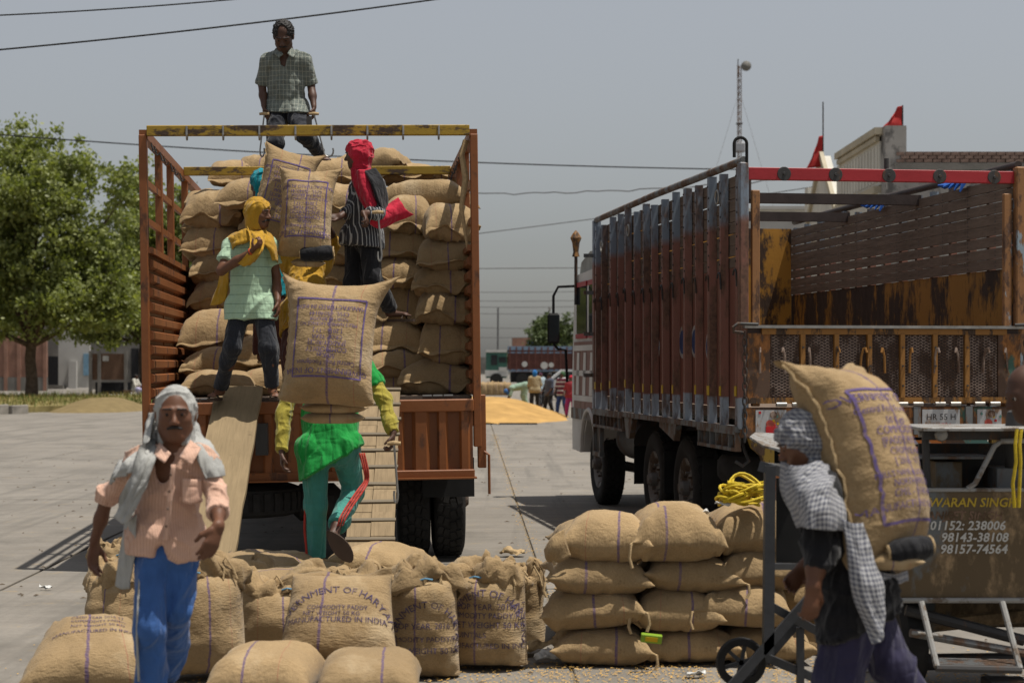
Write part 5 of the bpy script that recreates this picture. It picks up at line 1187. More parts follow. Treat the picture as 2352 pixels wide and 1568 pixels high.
# blue rags tied to the pipe
for y, s in ((1.05, .7), (3.2, .8)):
    v0 = Vector((w2-.02, y, z2+.02)); b = MB()
    for q in range(5): b.tube([v0+Vector((0, q*.02, .01)), v0+Vector((-.08-.03*q, .05*q-.1, -.03-.01*q)), v0+Vector((-.14-.03*q, .06*q-.12, -.14+.02*q))], [.02, .03, .008], 5)
    o = b.build('blue_rag', plain('blue_plastic', (.02, .09, .35), .4), None, True, rt.location, rt.rotation_euler)
    tag(o, 'blue plastic rag on the right pipe of the empty truck, %s' % ('near its rear corner' if y < 2 else 'further forward'), 'rag', 'blue rags on the empty truck')

# ------------------------------------------------------------------ the load in the orange truck
def zc(x0, x1, y0, y1): return 323.4+.4126*(x0+x1)/2, 294+.4126*(y0+y1)/2, .4126*(x1-x0), .4126*(y1-y0)
G = 'jute sacks piled in the orange truck'
ordn = ['lowest', 'second from the floor', 'third from the floor', 'fourth from the floor', 'fifth from the floor', 'sixth from the floor', 'seventh from the floor', 'eighth from the floor', 'topmost']
def column(nm, rows, ds, i0=0, yaw=0):
    for k, r in enumerate(rows):
        d0 = ds[min(k, len(ds)-1)]; dk_ = 0
        u, v, w_, h_ = zc(*r); put_sack(u, v, w_*1.10, h_*1.18, d0+dk_*k+random.uniform(-.03, .03), 'jute sack of the truck load, %s, %s' % (nm, ordn[k]), G, (i0+k*2) % 6, yaw+random.uniform(-7, 7), random.uniform(-3, 3), random.uniform(-4, 4), 1.0)
column('right column', [(1465, 1855, 1320, 1495), (1560, 1850, 1075, 1300), (1545, 1845, 900, 1085), (1545, 1840, 755, 920), (1550, 1845, 610, 775), (1575, 1840, 425, 620)], (15.95, 16.0, 16.0, 16.05), 0)
column('column behind the red scarf', [(1300, 1600, 1370, 1485), (1260, 1640, 1240, 1395), (1240, 1590, 1085, 1260), (1330, 1600, 870, 1095), (1240, 1570, 715, 885), (1270, 1600, 555, 735), (1345, 1590, 380, 570)], (16.2, 16.2, 16.35, 16.45, 16.5, 16.55), 1)
column('middle column', [(930, 1330, 1350, 1490), (940, 1340, 1190, 1370), (930, 1310, 1030, 1210), (960, 1300, 890, 1050), (950, 1290, 750, 910), (960, 1300, 610, 770), (980, 1300, 460, 630), (970, 1270, 310, 480)], (16.5, 16.7, 16.9, 17.1, 17.2), 2)
column('column behind the mint shirt', [(560, 960, 1340, 1490), (510, 900, 1165, 1350), (600, 960, 1010, 1180), (590, 960, 860, 1030), (600, 960, 710, 880), (590, 970, 560, 730), (600, 960, 420, 580), (455, 700, 285, 430)], (16.4, 16.8, 17.2, 17.6, 17.8, 17.9, 18.0, 17.9), 3)
column('left column', [(245, 600, 1365, 1500), (265, 600, 1240, 1385), (250, 620, 1035, 1260), (300, 600, 855, 1045), (285, 590, 695, 870), (265, 580, 535, 710), (260, 560, 345, 545)], (16.2, 16.9, 17.3, 18.0, 18.1, 18.15, 18.2), 4)
for (x0, x1, y0, y1), d, yaw, lab in (((1350, 1800, 285, 450), 16.6, 78, 'long jute sack lying crosswise under the second yellow bar, right side'),
    ((355, 620, 175, 310), 18.9, 10, 'rounded jute sack on top of the load at the far left'), ((560, 760, 150, 300), 19.0, -8, 'jute sack on top of the load beside the standing man'),
    ((930, 1190, 165, 290), 18.2, 5, 'jute sack under the bare foot of the man on top'), ((1090, 1420, 120, 260), 18.6, 70, 'jute sack with a twisted corner on top of the load, behind the red scarf'),
    ((1330, 1620, 190, 300), 18.8, 0, 'flat jute sack on top of the load at the right'), ((780, 960, 190, 320), 18.8, 0, 'jute sack on top of the load behind the raised sacks'), ((1560, 1800, 215, 310), 18.9, 0, 'jute sack on top of the load against the right rail')):
    u, v, w_, h_ = zc(x0, x1, y0, y1); sidew = abs(yaw) > 45
    put_sack(u, v, w_*(.62 if sidew else 1.05), h_*1.1, d, lab, G, None, yaw, random.uniform(-4, 4), random.uniform(-5, 5), 1.0)
# the body of the load behind the visible front: rows that fill the truck
for k in range(8):
    for q in range(5):
        for r_ in range(2):
            x = -1.08+q*.54; y = 3.85+r_*.95; z = zf+.13+k*.262
            if k < 4: continue
            p = lt.matrix_world if False else (Matrix.Translation(lt.location) @ lt.rotation_euler.to_matrix().to_4x4()) @ Vector((x+random.uniform(-.03, .03), y, z)); j = (k+q+r_) % 6
            o = link('sack', ME_LIE[j][0], None, p, (R(random.uniform(-4, 4)), R(random.uniform(-4, 4)), R(4.8+random.uniform(-5, 5)))); o.scale = (1, 1, .98)
            tag(o, 'jute sack deep inside the truck load, hidden behind the front sacks', 'sack', 'inner sacks of the truck load')
M['slat_tie'] = wood('grey_tie', (.20, .165, .12), 0, 1., .2, .8)
# ------------------------------------------------------------------ planks that lead up to the truck
pa, pb_ = P(551, 892, 15.15), P(492, 1205, 13.3); dr_ = nrm(pb_-pa); e2 = pa+dr_*((pa[2]-.03)/-dr_[2])
def board(name, a, b_, wd, th, mat, label):
    a = np.asarray(a); b_ = np.asarray(b_); y = nrm(b_-a); x = nrm(np.cross(y, V3(0, 0, 1))); z = np.cross(x, y); L = np.linalg.norm(b_-a)
    Mx = Matrix(((x[0], y[0], z[0]), (x[1], y[1], z[1]), (x[2], y[2], z[2]))); r_ = thing(name, label, 'plank', tuple((a+b_)/2)); r_.rotation_euler = Mx.to_euler(); return r_, L
r_, L = board('loading_plank', pa, e2, .385, .05, None, 'single wide bare plank leaning on the truck at the left, a ramp')
n = 14; vs = []
for k in range(n+1):
    yy = -L/2+L*k/n; ww = .19+.004*math.sin(k*2.1)
    for x, z in ((-ww, -.024), (ww, -.024), (ww, .024), (-ww, .024)): vs.append((x, yy, z+.004*math.sin(k*.9)))
f = [(k*4+i, k*4+(i+1) % 4, k*4+4+(i+1) % 4, k*4+4+i) for k in range(n) for i in range(4)]+[(3, 2, 1, 0), (n*4, n*4+1, n*4+2, n*4+3)]
link('board', mesh('board', vs, f, M['ramp_plank']), r_)
pa, pb_ = P(872, 895, 15.15), P(850, 1250, 12.95); dr_ = nrm(pb_-pa); e2 = pa+dr_*((pa[2]-.04)/-dr_[2])
r_, L = board('loading_plank', pa, e2, .32, .05, None, 'slatted wooden ramp of tied boards under the man in green')
for k in range(26):
    yy = -L/2+.05+k*(L-.1)/25
    if k % 2 == 0:
        b = MB(); b.box((0, 0, 0), (.36+random.uniform(-.01, .015), .035, .012)); b.build('cross_slat', M['slat_tie'], r_, False, (random.uniform(-.004, .004), yy, .033), (0, 0, R(random.uniform(-2, 2))))
for k in range(10):
    for s in (-1, 1):
        ll = L/10; b = MB(); b.box((0, 0, 0), (.168, ll*.985, .05)); b.build('board', M['ramp_slat'], r_, False, (s*.086, -L/2+ll*(k+.5), random.uniform(-.004, .004)), (0, 0, R(random.uniform(-.6, .6))))
# ------------------------------------------------------------------ standing sacks in front
M['blue_thread'] = plain('blue_thread', (.12, .28, .42), .8)
def stand_sack(u, vb, wpx, hpx, d, label, seed, yaw=0, lean=0, lines=None, T=.36, mat=0, crump=1., flap=True, back=0):
    sc = FX/d; W = wpx/sc/.97; Hh = hpx/sc; s = Sack(W, Hh*1.08, T*1.15, seed, .05, .03, .05, 1., .020, 0., True, 2.6, 4.0, .04, .3)
    base = P(u, vb, d); z = max(base[2], 0) if base[2] < .3 else base[2]
    root = thing('sack', label, 'sack', (base[0], base[1]+T*.3, z), (R(lean), 0, R(yaw)), 'jute sacks standing on the ground in front')
    me = s.mesh('bag', BUR[mat], 30, 40); o = link('bag', me, root, (0, 0, s.L/2*.90), (R(90+back), 0, 0))
    if lines: sack_print(s, lines, o, M['print_dark'], None, False, .004)
    if flap:                                        # rolled open mouth: crumpled rim of cloth
        rg = np.random.default_rng(seed); n = 28; rows = []
        for lev, (rr, zz) in enumerate(((1.02, -.06), (1.10, -.02), (1.02, .05), (.72, .085), (.45, .03))):
            row = []
            for k in range(n):
                a = 2*math.pi*k/n; wob = 1+.16*math.sin(3*a+seed)+.12*rg.normal(); row.append((math.cos(a)*W*.44*rr*wob, math.sin(a)*T*.42*rr*wob, Hh-.02+zz+.03*math.sin(2*a+seed*2)+.018*rg.normal()))
            row.append(row[0]); rows.append(np.array(row))
        drape('mouth', rows, BUR_PLAIN, root, (0, 0, 0), 60, 16, .012, seed, .008, 18.)
    b = MB(); rg = np.random.default_rng(seed+50)
    for k in range(2):
        x = rg.uniform(-.1, .1); b.tube([(x, -T*.3, Hh+.02), (x+.03, -T*.34, Hh+.05+.02*k), (x+.07, -T*.36, Hh+.01), (x+.06+.03*k, -T*.40, Hh-.05)], .006, 5)
    b.build('tie_cord', M['jute'], root, True); b = MB(); x = rg.uniform(-.12, .12); b.tube([(x-.03, -T*.42, Hh-.01), (x, -T*.46, Hh), (x+.04, -T*.44, Hh-.008)], .005, 5); b.build('blue_thread', M['blue_thread'], root)
    return root
HAR = lambda W: [('GOVERNMENT OF HARYANA', .05, .42, W*.135, W*.42), ('CROP YEAR. 2016 17', -.02, .02, W*.115, None), ('COMMODITY PADDY/RICE', -.05, -.22, W*.105, None), ('NET WEIGHT 50 KG', 0, -.44, W*.115, None)]
HAR2 = lambda W: [('GOVERNMENT OF HARYANA', .0, .56, W*.135, W*.46), ('CROP YEAR. 2016 17', .02, .28, W*.112, None), ('COMMODITY PADDY/RICE', 0, .10, W*.10, None), ('NET WEIGHT 50 KG', .05, -.10, W*.112, None), ('QUINTALS', -.45, -.30, W*.10, None), ('MANUFACTURED IN INDIA', 0, -.52, W*.10, None)]
def WW(wpx, d): return wpx/(FX/d)/.97
stand_sack(970, 1556, 160, 228, 10.05, 'upright jute sack with a curved GOVERNMENT OF HARYANA print, knotted top', 2, 6, -2, HAR(WW(160, 10.05)), .34, 1)
stand_sack(1122, 1530, 172, 205, 10.35, 'upright jute sack with a bold purple stripe, rightmost of the front row', 5, -5, -3, HAR2(WW(172, 10.35)), .36, 1)
stand_sack(620, 1502, 168, 150, 10.6, 'plain upright jute sack behind the striding leg, its mouth tied in a knot', 7, 8, -3, None, .38, 2)
stand_sack(462, 1548, 182, 236, 10.0, 'tall upright jute sack with a sewn seam, just right of the man in blue trousers', 9, 20, -2, None, .38, 3)
stand_sack(258, 1470, 128, 150, 10.9, 'upright jute sack standing left of the man in blue trousers', 11, -12, 0, None, .34, 0)
stand_sack(1205, 1500, 95, 160, 11.3, 'collapsed jute sack slumped behind the rightmost upright sack', 13, -30, 4, None, .22, 1, 1.4)
stand_sack(545, 1400, 150, 85, 11.6, 'upright jute sack behind the tall one, its mouth crumpled open', 17, 30, 0, None, .36, 0, 1.3)
stand_sack(250, 1330, 100, 60, 12.2, 'small upright jute sack with a flared mouth, far left', 19, 0, 0, None, .3, 2, 1.4)
stand_sack(780, 1500, 215, 165, 10.6, 'wide upright jute sack with a crumpled mouth in the middle of the front row', 23, 0, 0, None, .36, 1, 1.5)
# lying and leaning sacks of the front group
def lie_sack(u, v, wpx, hpx, d, label, seed, yaw=0, pitch=0, roll=0, mat=0, L=.75, lines=None, flip=False, lip=.1, flat=.75, group='jute sacks lying in the front group', T=None, cx=.14, taper=0.):
    sc = FX/d; W = wpx/sc; T = T or hpx/sc; s = Sack(W, L, T, seed, lip, cx, .06, flat, .012, 0., False, 2.8, 2.8, .03, taper=taper, te=.47)
    c = P(u, v, d); root = thing('sack', label, 'sack', tuple(c), (R(pitch), R(roll), R(yaw)), group)
    o = link('bag', s.mesh('bag', BUR[mat], 30, 40), root)
    if lines: sack_print(s, lines, o, M['print_dark'], None, flip)
    return root, s
lie_sack(615, 1552, 235, 150, 9.15, 'rounded jute sack lying at the bottom edge, left of the pair', 31, 178, 0, 0, 2, .7, cx=.03, lip=.03)
lie_sack(850, 1560, 232, 140, 9.15, 'rounded jute sack lying at the bottom edge, right of the pair', 33, 182, 0, 0, 1, .7, cx=.03, lip=.03)
lie_sack(780, 1430, 262, 120, 9.75, 'leaning jute sack with a faded curved print on top of the front pair', 35, 0, 58, 0, 1, .56, [('GOVERNMENT OF HARYANA', 0, .40, .062, .34), ('COMMODITY PADDY', 0, .02, .035, None), ('NET WEIGHT 50 KG', -.1, -.10, .035, None), ('MANUFACTURED IN INDIA', 0, -.24, .045, None)], False, .16, .9, cx=.06, T=.32, taper=.12)
lie_sack(212, 1512, 262, 110, 9.6, 'slumped jute sack with a small print on the ground at the far left', 37, 12, 27, 0, 3, .62, [('CROP YEAR 2016 17', .1, .42, .036, None), ('COMMODITY PADDY', .12, .27, .033, None), ('NET WEIGHT 50 KG', .1, .12, .033, None), ('MANUFACTURED IN INDIA', .05, -.06, .036, None)], False, .24, .9, cx=.0, T=.36, taper=.30)
lie_sack(865, 1290, 205, 82, 12.75, 'jute sack lying behind the front row under the raised sandal', 39, 170, 0, 0, 3, .8, [('MADE IN INDIA', 0, .4, .05, None)], True)
lie_sack(660, 1335, 200, 60, 11.6, 'empty dark jute sacks thrown down where the man in green steps', 41, 100, 0, 0, 1, .7)
lie_sack(600, 1290, 210, 50, 12.2, 'heap of flattened empty jute sacks beside the bare plank', 43, 60, 0, 0, 0, .7, lip=.3)
lie_sack(760, 1370, 240, 70, 11.2, 'jute sack wedged behind the wide upright sack', 45, 185, 0, 0, 2, .7)
lie_sack(740, 1318, 150, 40, 12.15, 'jute sack under the standing foot of the man in green', 46, 185, 0, 0, 2, .7)
# ------------------------------------------------------------------ the neat stack on the right
SG = 'jute sacks in the neat stack at the right'
def stk(rows, d):
    for (u0, u1, v0, v1, lab, dd, rl) in rows:
        i = random.randrange(6); o = put_sack((u0+u1)/2, (v0+v1)/2+8, (u1-u0)*1.02, (v1-v0)*1.02, d+dd, lab, SG, i, random.uniform(-8, 8), rl+random.uniform(-2, 2), random.uniform(-3, 3), .8, mouth=False, ears=True)
        b = MB(); s = SACK_EAR[i]; sx_ = random.choice((-1, 1))
        b.tube([(sx_*s.W*.47, -s.L*.46, .0), (sx_*s.W*.52, -s.L*.50, -.01), (sx_*s.W*.53, -s.L*.51, -.06), (sx_*s.W*.50, -s.L*.52, -.10)], .009, 5); b.build('tie_cord', M['jute'], o, True)
stk([(1275, 1500, 1435, 1527, 'bottom row sack at the left end of the neat stack', 0, 0), (1466, 1700, 1440, 1527, 'bottom row sack in the middle of the neat stack', .05, 0), (1655, 1870, 1432, 1527, 'bottom row sack behind the trolley wheel', .1, 0),
     (1252, 1480, 1348, 1446, 'second row sack at the left end of the neat stack', 0, -3), (1455, 1660, 1352, 1450, 'second row sack in the middle of the neat stack', .03, 3), (1618, 1830, 1345, 1440, 'second row sack with a sunlit tip beside the trolley frame', .02, 2),
     (1258, 1490, 1270, 1362, 'third row sack with a loose thread at the left of the neat stack', .0, 2), (1478, 1700, 1275, 1362, 'third row sack with a sunlit pointed corner in the neat stack', .06, 4), (1640, 1870, 1255, 1358, 'third row sack behind the trolley frame', .12, 0),
     (1295, 1505, 1180, 1300, 'top row sack at the left end of the neat stack, corner flap sticking out', .0, 3), (1448, 1655, 1162, 1290, 'top row sack in the middle of the neat stack, tied corner', .0, 2), (1635, 1860, 1158, 1270, 'top row sack carrying the yellow rope', .14, 0),
     (1790, 1990, 1320, 1420, 'sack of the neat stack seen through the trolley frame, upper one', .45, 0), (1790, 1990, 1415, 1527, 'sack of the neat stack seen through the trolley frame, lower one', .45, 0)], 10.45)
for k in range(3):
    for q in range(3):
        o = link('sack', ME_EAR[(k+q) % 6][1], None, (P(1365+q*190, 1480-k*88, 11.3)[0], 11.75, .12+k*.235), (0, R(random.uniform(-4, 4)), R(random.uniform(-6, 6)))); o.scale = (.98, .8, .92)
        tag(o, 'sack in the back row of the neat stack, hidden by the front row', 'sack', 'hidden back row of the neat stack')
# corner flap of the top left sack
c = P(1262, 1255, 10.4); drape('corner_flap', [np.array([P(1296, 1215, 10.42), P(1300, 1240, 10.40), P(1312, 1275, 10.42)]), np.array([P(1268, 1232, 10.40), P(1272, 1256, 10.36), P(1285, 1290, 10.40)]), np.array([P(1250, 1262, 10.42), P(1252, 1280, 10.40), P(1258, 1290, 10.42)])], BUR_PLAIN, None, (0, 0, 0), 10, 10, .006, 3)
tag(bpy.data.objects['corner_flap'], 'loose jute flap hanging from the top left sack of the neat stack', 'sack flap')
b = MB(); b.box((0, 0, 0), (.12, .03, .05), None, .004); o = b.build('packet', plain('green_packet', (.22, .36, .03), .4), None, False, tuple(P(1496, 1465, 10.30)), (R(15), R(6), 0)); tag(o, 'small yellow green packet tucked between the sacks of the neat stack', 'packet')
b = MB(); b.box((0, -.017, 0), (.07, .003, .025)); b.build('packet_label', M['sign_yellow'], o)
# yellow rope coil
M['rope'] = plain('yellow_rope', (.55, .40, .02), .6, .2, 60, .4, 200, .3); rr_ = thing('rope_coil', 'tangled coil of bright yellow rope lying on a sack of the neat stack', 'rope', tuple(P(1706, 1160, 10.55))); rg = np.random.default_rng(5)
for k in range(16):
    pts = []; ph = rg.uniform(0, 6.28); rx, ry = rg.uniform(.06, .13), rg.uniform(.05, .12); cx_, cz_ = rg.uniform(-.05, .05), .02+k*.0075
    for q in range(22): a = 2*math.pi*q/18+ph; pts.append((cx_+rx*math.cos(a), ry*math.sin(a), max(.0, cz_+.02*math.sin(2*a+ph)+(.03 if k > 13 else 0)*math.sin(a))))
    b = MB(); b.tube(pts, .0085, 6); b.build('strand', M['rope'], rr_, True)
M['plastic'] = plain('white_plastic', (.55, .55, .53), .4, .15, 12)
def scrap(u, v, d, s, label, z=None, mat='plastic', seed=1):
    c = P(u, v, d); c[2] = c[2] if z is None else z; rows = [np.array([c+V3(rg.normal(0, s*.12)+s*(i-1), rg.normal(0, s*.4)+s*.6*(j-1), abs(rg.normal(0, s*.45))) for i in range(4)]) for j in range(4)]
    o = drape('litter', rows, M[mat], None, c, 12, 12, s*.25, seed, .003, 6/s*.3); o.location = c; tag(o, label, 'litter')
scrap(1252, 1512, 10.6, .06, 'crumpled white plastic bag on the ground between the two groups of sacks', .02, seed=2); scrap(1592, 1552, 10.1, .035, 'white scrap of paper on the ground before the neat stack', .01, seed=3); scrap(1598, 1182, 10.7, .035, 'white plastic scrap stuck behind the neat stack', None, seed=4); scrap(1655, 1160, 10.5, .03, 'white wrapper beside the yellow rope', None, seed=5)
scrap(1170, 1278, 16.4, .07, 'brown rag lying behind the rightmost upright sack', .02, 'jute', 6); scrap(100, 1355, 14.0, .03, 'white scrap of paper lying on the concrete at the left', .01, seed=7); scrap(1215, 1500, 10.9, .09, 'dirty jute rag on the ground at the left of the neat stack', .03, 'jute', 8)

# ------------------------------------------------------------------ people at work
C_ = {}
C_['peach'] = cloth('peach_shirt', (.60, .385, .285), .10, 10, .85, 'vstripe', (.52, .31, .225), .012, .35)
C_['grey_scarf'] = cloth('grey_scarf', (.36, .36, .34), .14, 9); C_['blue'] = cloth('blue_trousers', (.040, .110, .31), .16, 8, .6)
C_['check'] = cloth('checked_shirt', (.135, .155, .138), .15, 9, .9, 'check', (.36, .37, .31), .034, .10); C_['dark_trouser'] = cloth('dark_trousers', (.022, .024, .030), .2, 8)
C_['mustard'] = cloth('mustard_cloth', (.42, .235, .022), .14, 9); C_['mint'] = cloth('mint_polo', (.36, .50, .35), .07, 9, .9, 'hstripe', (.15, .23, .16), .075, .07)
C_['turq'] = cloth('turquoise_cloth', (.006, .22, .27), .12, 9); C_['red'] = cloth('red_scarf', (.42, .016, .038), .14, 9); C_['striped'] = cloth('striped_shirt', (.035, .035, .04), .1, 9, .9, 'vstripe', (.45, .45, .44), .028, .22)
C_['maroon'] = cloth('maroon_trousers', (.075, .030, .024), .15, 8); C_['green'] = cloth('green_shirt', (.012, .27, .048), .12, 8); C_['olive'] = cloth('olive_sleeve', (.33, .275, .045), .10, 8)
C_['teal'] = cloth('teal_trackpants', (.055, .24, .20), .12, 8, .7); C_['gingham'] = cloth('gingham_scarf', (.10, .105, .135), .1, 9, .9, 'gingham', (.40, .40, .40), .017, .45); C_['gingham_uv'] = cloth('gingham_cloth', (.10, .105, .135), .1, 9, .9, 'gingham', (.46, .46, .46), .020, .45, uv=True); C_['navy'] = cloth('navy_trousers', (.030, .027, .062), .18, 8, .75); C_['black'] = cloth('black_cloth', (.012, .012, .014), .2, 8)
def JJ(d, **k):
    """joints from picture points (u, v[, depth offset])"""
    return {n: (P(p[0], p[1], d+(p[2] if len(p) > 2 else 0)) if not isinstance(p, np.ndarray) else p) for n, p in k.items()}
# A: the man walking towards us
dA = 7.9
JA = JJ(dA, head=(403, 950, -.05), neck=(398, 1022, 0), sr=(324, 1060, .05), sl=(466, 1060, -.03), er=(247, 1138, .20), wr=(218, 1240, .24), el=(500, 1150, -.12), wl=(502, 1206, -.34), hr=(350, 1240, 0), hl=(410, 1240, 0), kr=(342, 1445, -.08), ar=(348, 1650, .08), kl=(406, 1400, .02), al=(380, 1550, .42), tr=(342, 1690, -.14), tl=(384, 1590, .30))
rA, bA = person('person', 'man in peach shirt and blue trousers with a grey head scarf, walking towards the camera', JA, dict(f=(.14, -1, -.05), wrap=C_['grey_scarf'], wrapr=.91, open=(.018, .120, -.075), openr=(.074, .108, .150), moustache=True, wdir=(1, 0, .2), wfold=.006, ears=True, sc=1.03), 'skin', .0056,
    dict(mat=C_['peach'], sleeve_r=1.03, sleeve_l=1.42, roll=True, hem=.068, flare=.138, pad=.010, vneck=True, folds=.013, fdir=(.85, 0, -.45), fs=9, cuts=[], notch=(P(366, 1285, dA-.16), (.034, .14, .075))), dict(mat=C_['blue'], folds=.014, fs=8, r=.98, cuffr=.070, fdir=(.35, 0, 1)), ground=0., shoes=True,
    hands=dict(r=dict(d=V3(-.10, -.05, -1), pn=V3(.7, -.3, 0), curl=.45, th=-1), l=dict(d=V3(-.35, -.25, -1), pn=V3(-.5, .6, 0), curl=.45, th=-1)), bulk=.80)
q = lambda u, v, o=0: P(u, v, dA+o)
drape('scarf_fold', [np.array([q(350, 945, -.03), q(352, 955, .05), q(362, 960, .1)]), np.array([q(338, 990, -.08), q(340, 1000, .0), q(362, 1005, .02)]), np.array([q(322, 1040, -.14), q(338, 1046, -.17), q(362, 1045, -.13)]), np.array([q(300, 1090, -.16), q(318, 1100, -.20), q(346, 1095, -.18)]), np.array([q(280, 1140, -.12), q(300, 1152, -.19), q(322, 1140, -.18)]), np.array([q(262, 1182, -.06), q(280, 1202, -.15), q(300, 1192, -.17)])], C_['grey_scarf'], rA, bA, 20, 44, .015, 2, .006, 30)
drape('scarf_tail', [np.array([q(288, 1185, .02), q(300, 1190, -.08), q(312, 1180, -.13)]), np.array([q(272, 1270, .06), q(292, 1275, .0), q(308, 1262, -.09)]), np.array([q(264, 1345, .09), q(284, 1352, .04), q(300, 1350, .0)])], C_['grey_scarf'], rA, bA, 10, 16, .008, 5, .005, 18)
drape('scarf_fold', [np.array([q(434, 965, .07), q(446, 968, .12), q(448, 990, .14)]), np.array([q(438, 1005, .0), q(462, 1000, .05), q(470, 1020, .12)]), np.array([q(450, 1040, -.13), q(485, 1032, -.03), q(500, 1050, .08)]), np.array([q(464, 1078, -.15), q(498, 1072, -.10), q(513, 1072, .0)]), np.array([q(472, 1098, -.14), q(500, 1095, -.12), q(515, 1092, -.02)])], C_['grey_scarf'], rA, bA, 14, 26, .012, 7, .006, 24)
drape('scarf_fold', [np.array([q(278, 1058, .12), q(305, 1040, .06), q(345, 1030, .10)]), np.array([q(262, 1085, .04), q(288, 1066, -.08), q(330, 1055, -.14)]), np.array([q(252, 1112, .06), q(270, 1098, -.05), q(302, 1088, -.15)])], C_['grey_scarf'], rA, bA, 16, 18, .012, 9, .006, 24)
drape('side_stripe', [np.array([p-V3(.004, 0, 0), p+V3(.004, 0, 0)]) for p in (q(322, 1330, -.08), q(318, 1400, -.12), q(316, 1470, -.12), q(320, 1560, -.08))], C_['grey_scarf'], rA, bA, 3, 14, 0, 1, .02)
for s, pts in ((1, ((366, 1015), (352, 1045), (378, 1062), (392, 1040))), (-1, ((438, 1012), (462, 1030), (440, 1068), (412, 1050)))):      # collar wings
    drape('collar', [np.array([q(*pts[0], -.09), q(*pts[1], -.14)]), np.array([q((pts[0][0]+pts[3][0])/2, (pts[0][1]+pts[3][1])/2, -.14), q((pts[1][0]+pts[2][0])/2, (pts[1][1]+pts[2][1])/2, -.185)]), np.array([q(*pts[3], -.17), q(*pts[2], -.20)])], C_['peach'], rA, bA, 6, 8, .001, 3, .006)
drape('placket', [np.array([q(394, 1066, -.175), q(404, 1066, -.178)]), np.array([q(384, 1150, -.178), q(395, 1150, -.18)]), np.array([q(378, 1215, -.165), q(390, 1215, -.168)]), np.array([q(375, 1240, -.158), q(387, 1240, -.162)])], C_['peach'], rA, bA, 4, 20, .001, 3, .006)
drape('pocket', [np.array([q(418, 1098, -.165), q(440, 1100, -.155), q(462, 1100, -.13)]), np.array([q(418, 1125, -.168), q(440, 1127, -.158), q(462, 1126, -.132)]), np.array([q(418, 1152, -.168), q(440, 1158, -.158), q(460, 1152, -.135)])], C_['peach'], rA, bA, 8, 8, .002, 4, .006)
K = MB()
for v in (1090, 1128, 1168, 1208): K.lathe([(.006, 0), (.005, -.003)], tuple(q(392-(v-1090)*.085, v, -.187)-bA), 'Y', 8)
K.split('button', M['mesh_wire'], rA)
# B: the man on top of the load
dB = 16.9
JB = JJ(dB, head=(651, 84, -.10), neck=(655, 118, 0), sr=(613, 140, 0), sl=(700, 140, 0), er=(602, 193, .06), wr=(606, 243, -.06), el=(714, 193, .06), wl=(721, 245, -.06), hr=(636, 254, .05), hl=(678, 254, .05), kr=(632, 330, -.22), ar=(622, 412, .02), kl=(702, 312, -.28), al=(736, 354, 0), tr=(622, 424, -.2), tl=(750, 365, -.17))
rB, bB = person('person', 'man in dark checked shirt standing on top of the load, looking down', JB, dict(f=(.0, -.80, -.55), up=(0, -.5, .85), hair='balding', moustache=True, sc=1.13), 'skin_dark', .0075,
    dict(mat=C_['check'], sleeve=.92, roll=True, hem=.02, flare=.15, folds=.010, vneck=True, fdir=(.4, 0, 1)), dict(mat=C_['dark_trouser'], folds=.012, cut=.93), hands=dict(r=dict(d=V3(.1, -.1, -1), pn=V3(1, 0, 0), curl=1.15, th=1), l=dict(d=V3(.0, -.1, -1), pn=V3(-1, 0, 0), curl=1.15, th=-1)))
for s, pts in ((1, ((640, 110), (628, 122), (640, 132), (650, 124))), (-1, ((668, 110), (684, 122), (672, 134), (660, 124)))):
    z = lambda a, o: P(a[0], a[1], dB+o)
    drape('collar', [np.array([z(pts[0], -.06), z(pts[1], -.10)]), np.array([z(pts[3], -.14), z(pts[2], -.17)])], C_['check'], rB, bB, 5, 5, .001, 3, .008)
def cargo_hook(p, a, s, label):
    """hand hook: wooden handle in the fist, steel shank and curl"""
    r_ = thing('cargo_hook', label, 'hook', tuple(p)); m = MB(); m.tube([(-.045, 0, 0), (0, 0, .004), (.045, 0, 0)], [.012, .016, .012], 8); m.build('handle', M['jute'], r_)
    m = MB(); pts = [(0, 0, 0), (s*.06, 0, -.20), (s*.10, 0, -.34)]
    for k in range(9): an = math.pi*k/8*1.15; pts.append((s*.10-s*.05*(1-math.cos(an)) if a else s*.10+s*.05*(1-math.cos(an)), 0, -.34-.055*math.sin(an)))
    m.tube(pts, .008, 6); m.build('shank', M['steel'], r_, True); return r_
cargo_hook(P(607, 262, dB-.12), 1, -.4, 'steel cargo hook held low beside the left thigh of the man on top'); cargo_hook(P(721, 262, dB-.12), 0, .9, 'steel cargo hook hanging right of the man on top, jute wrapped handle')
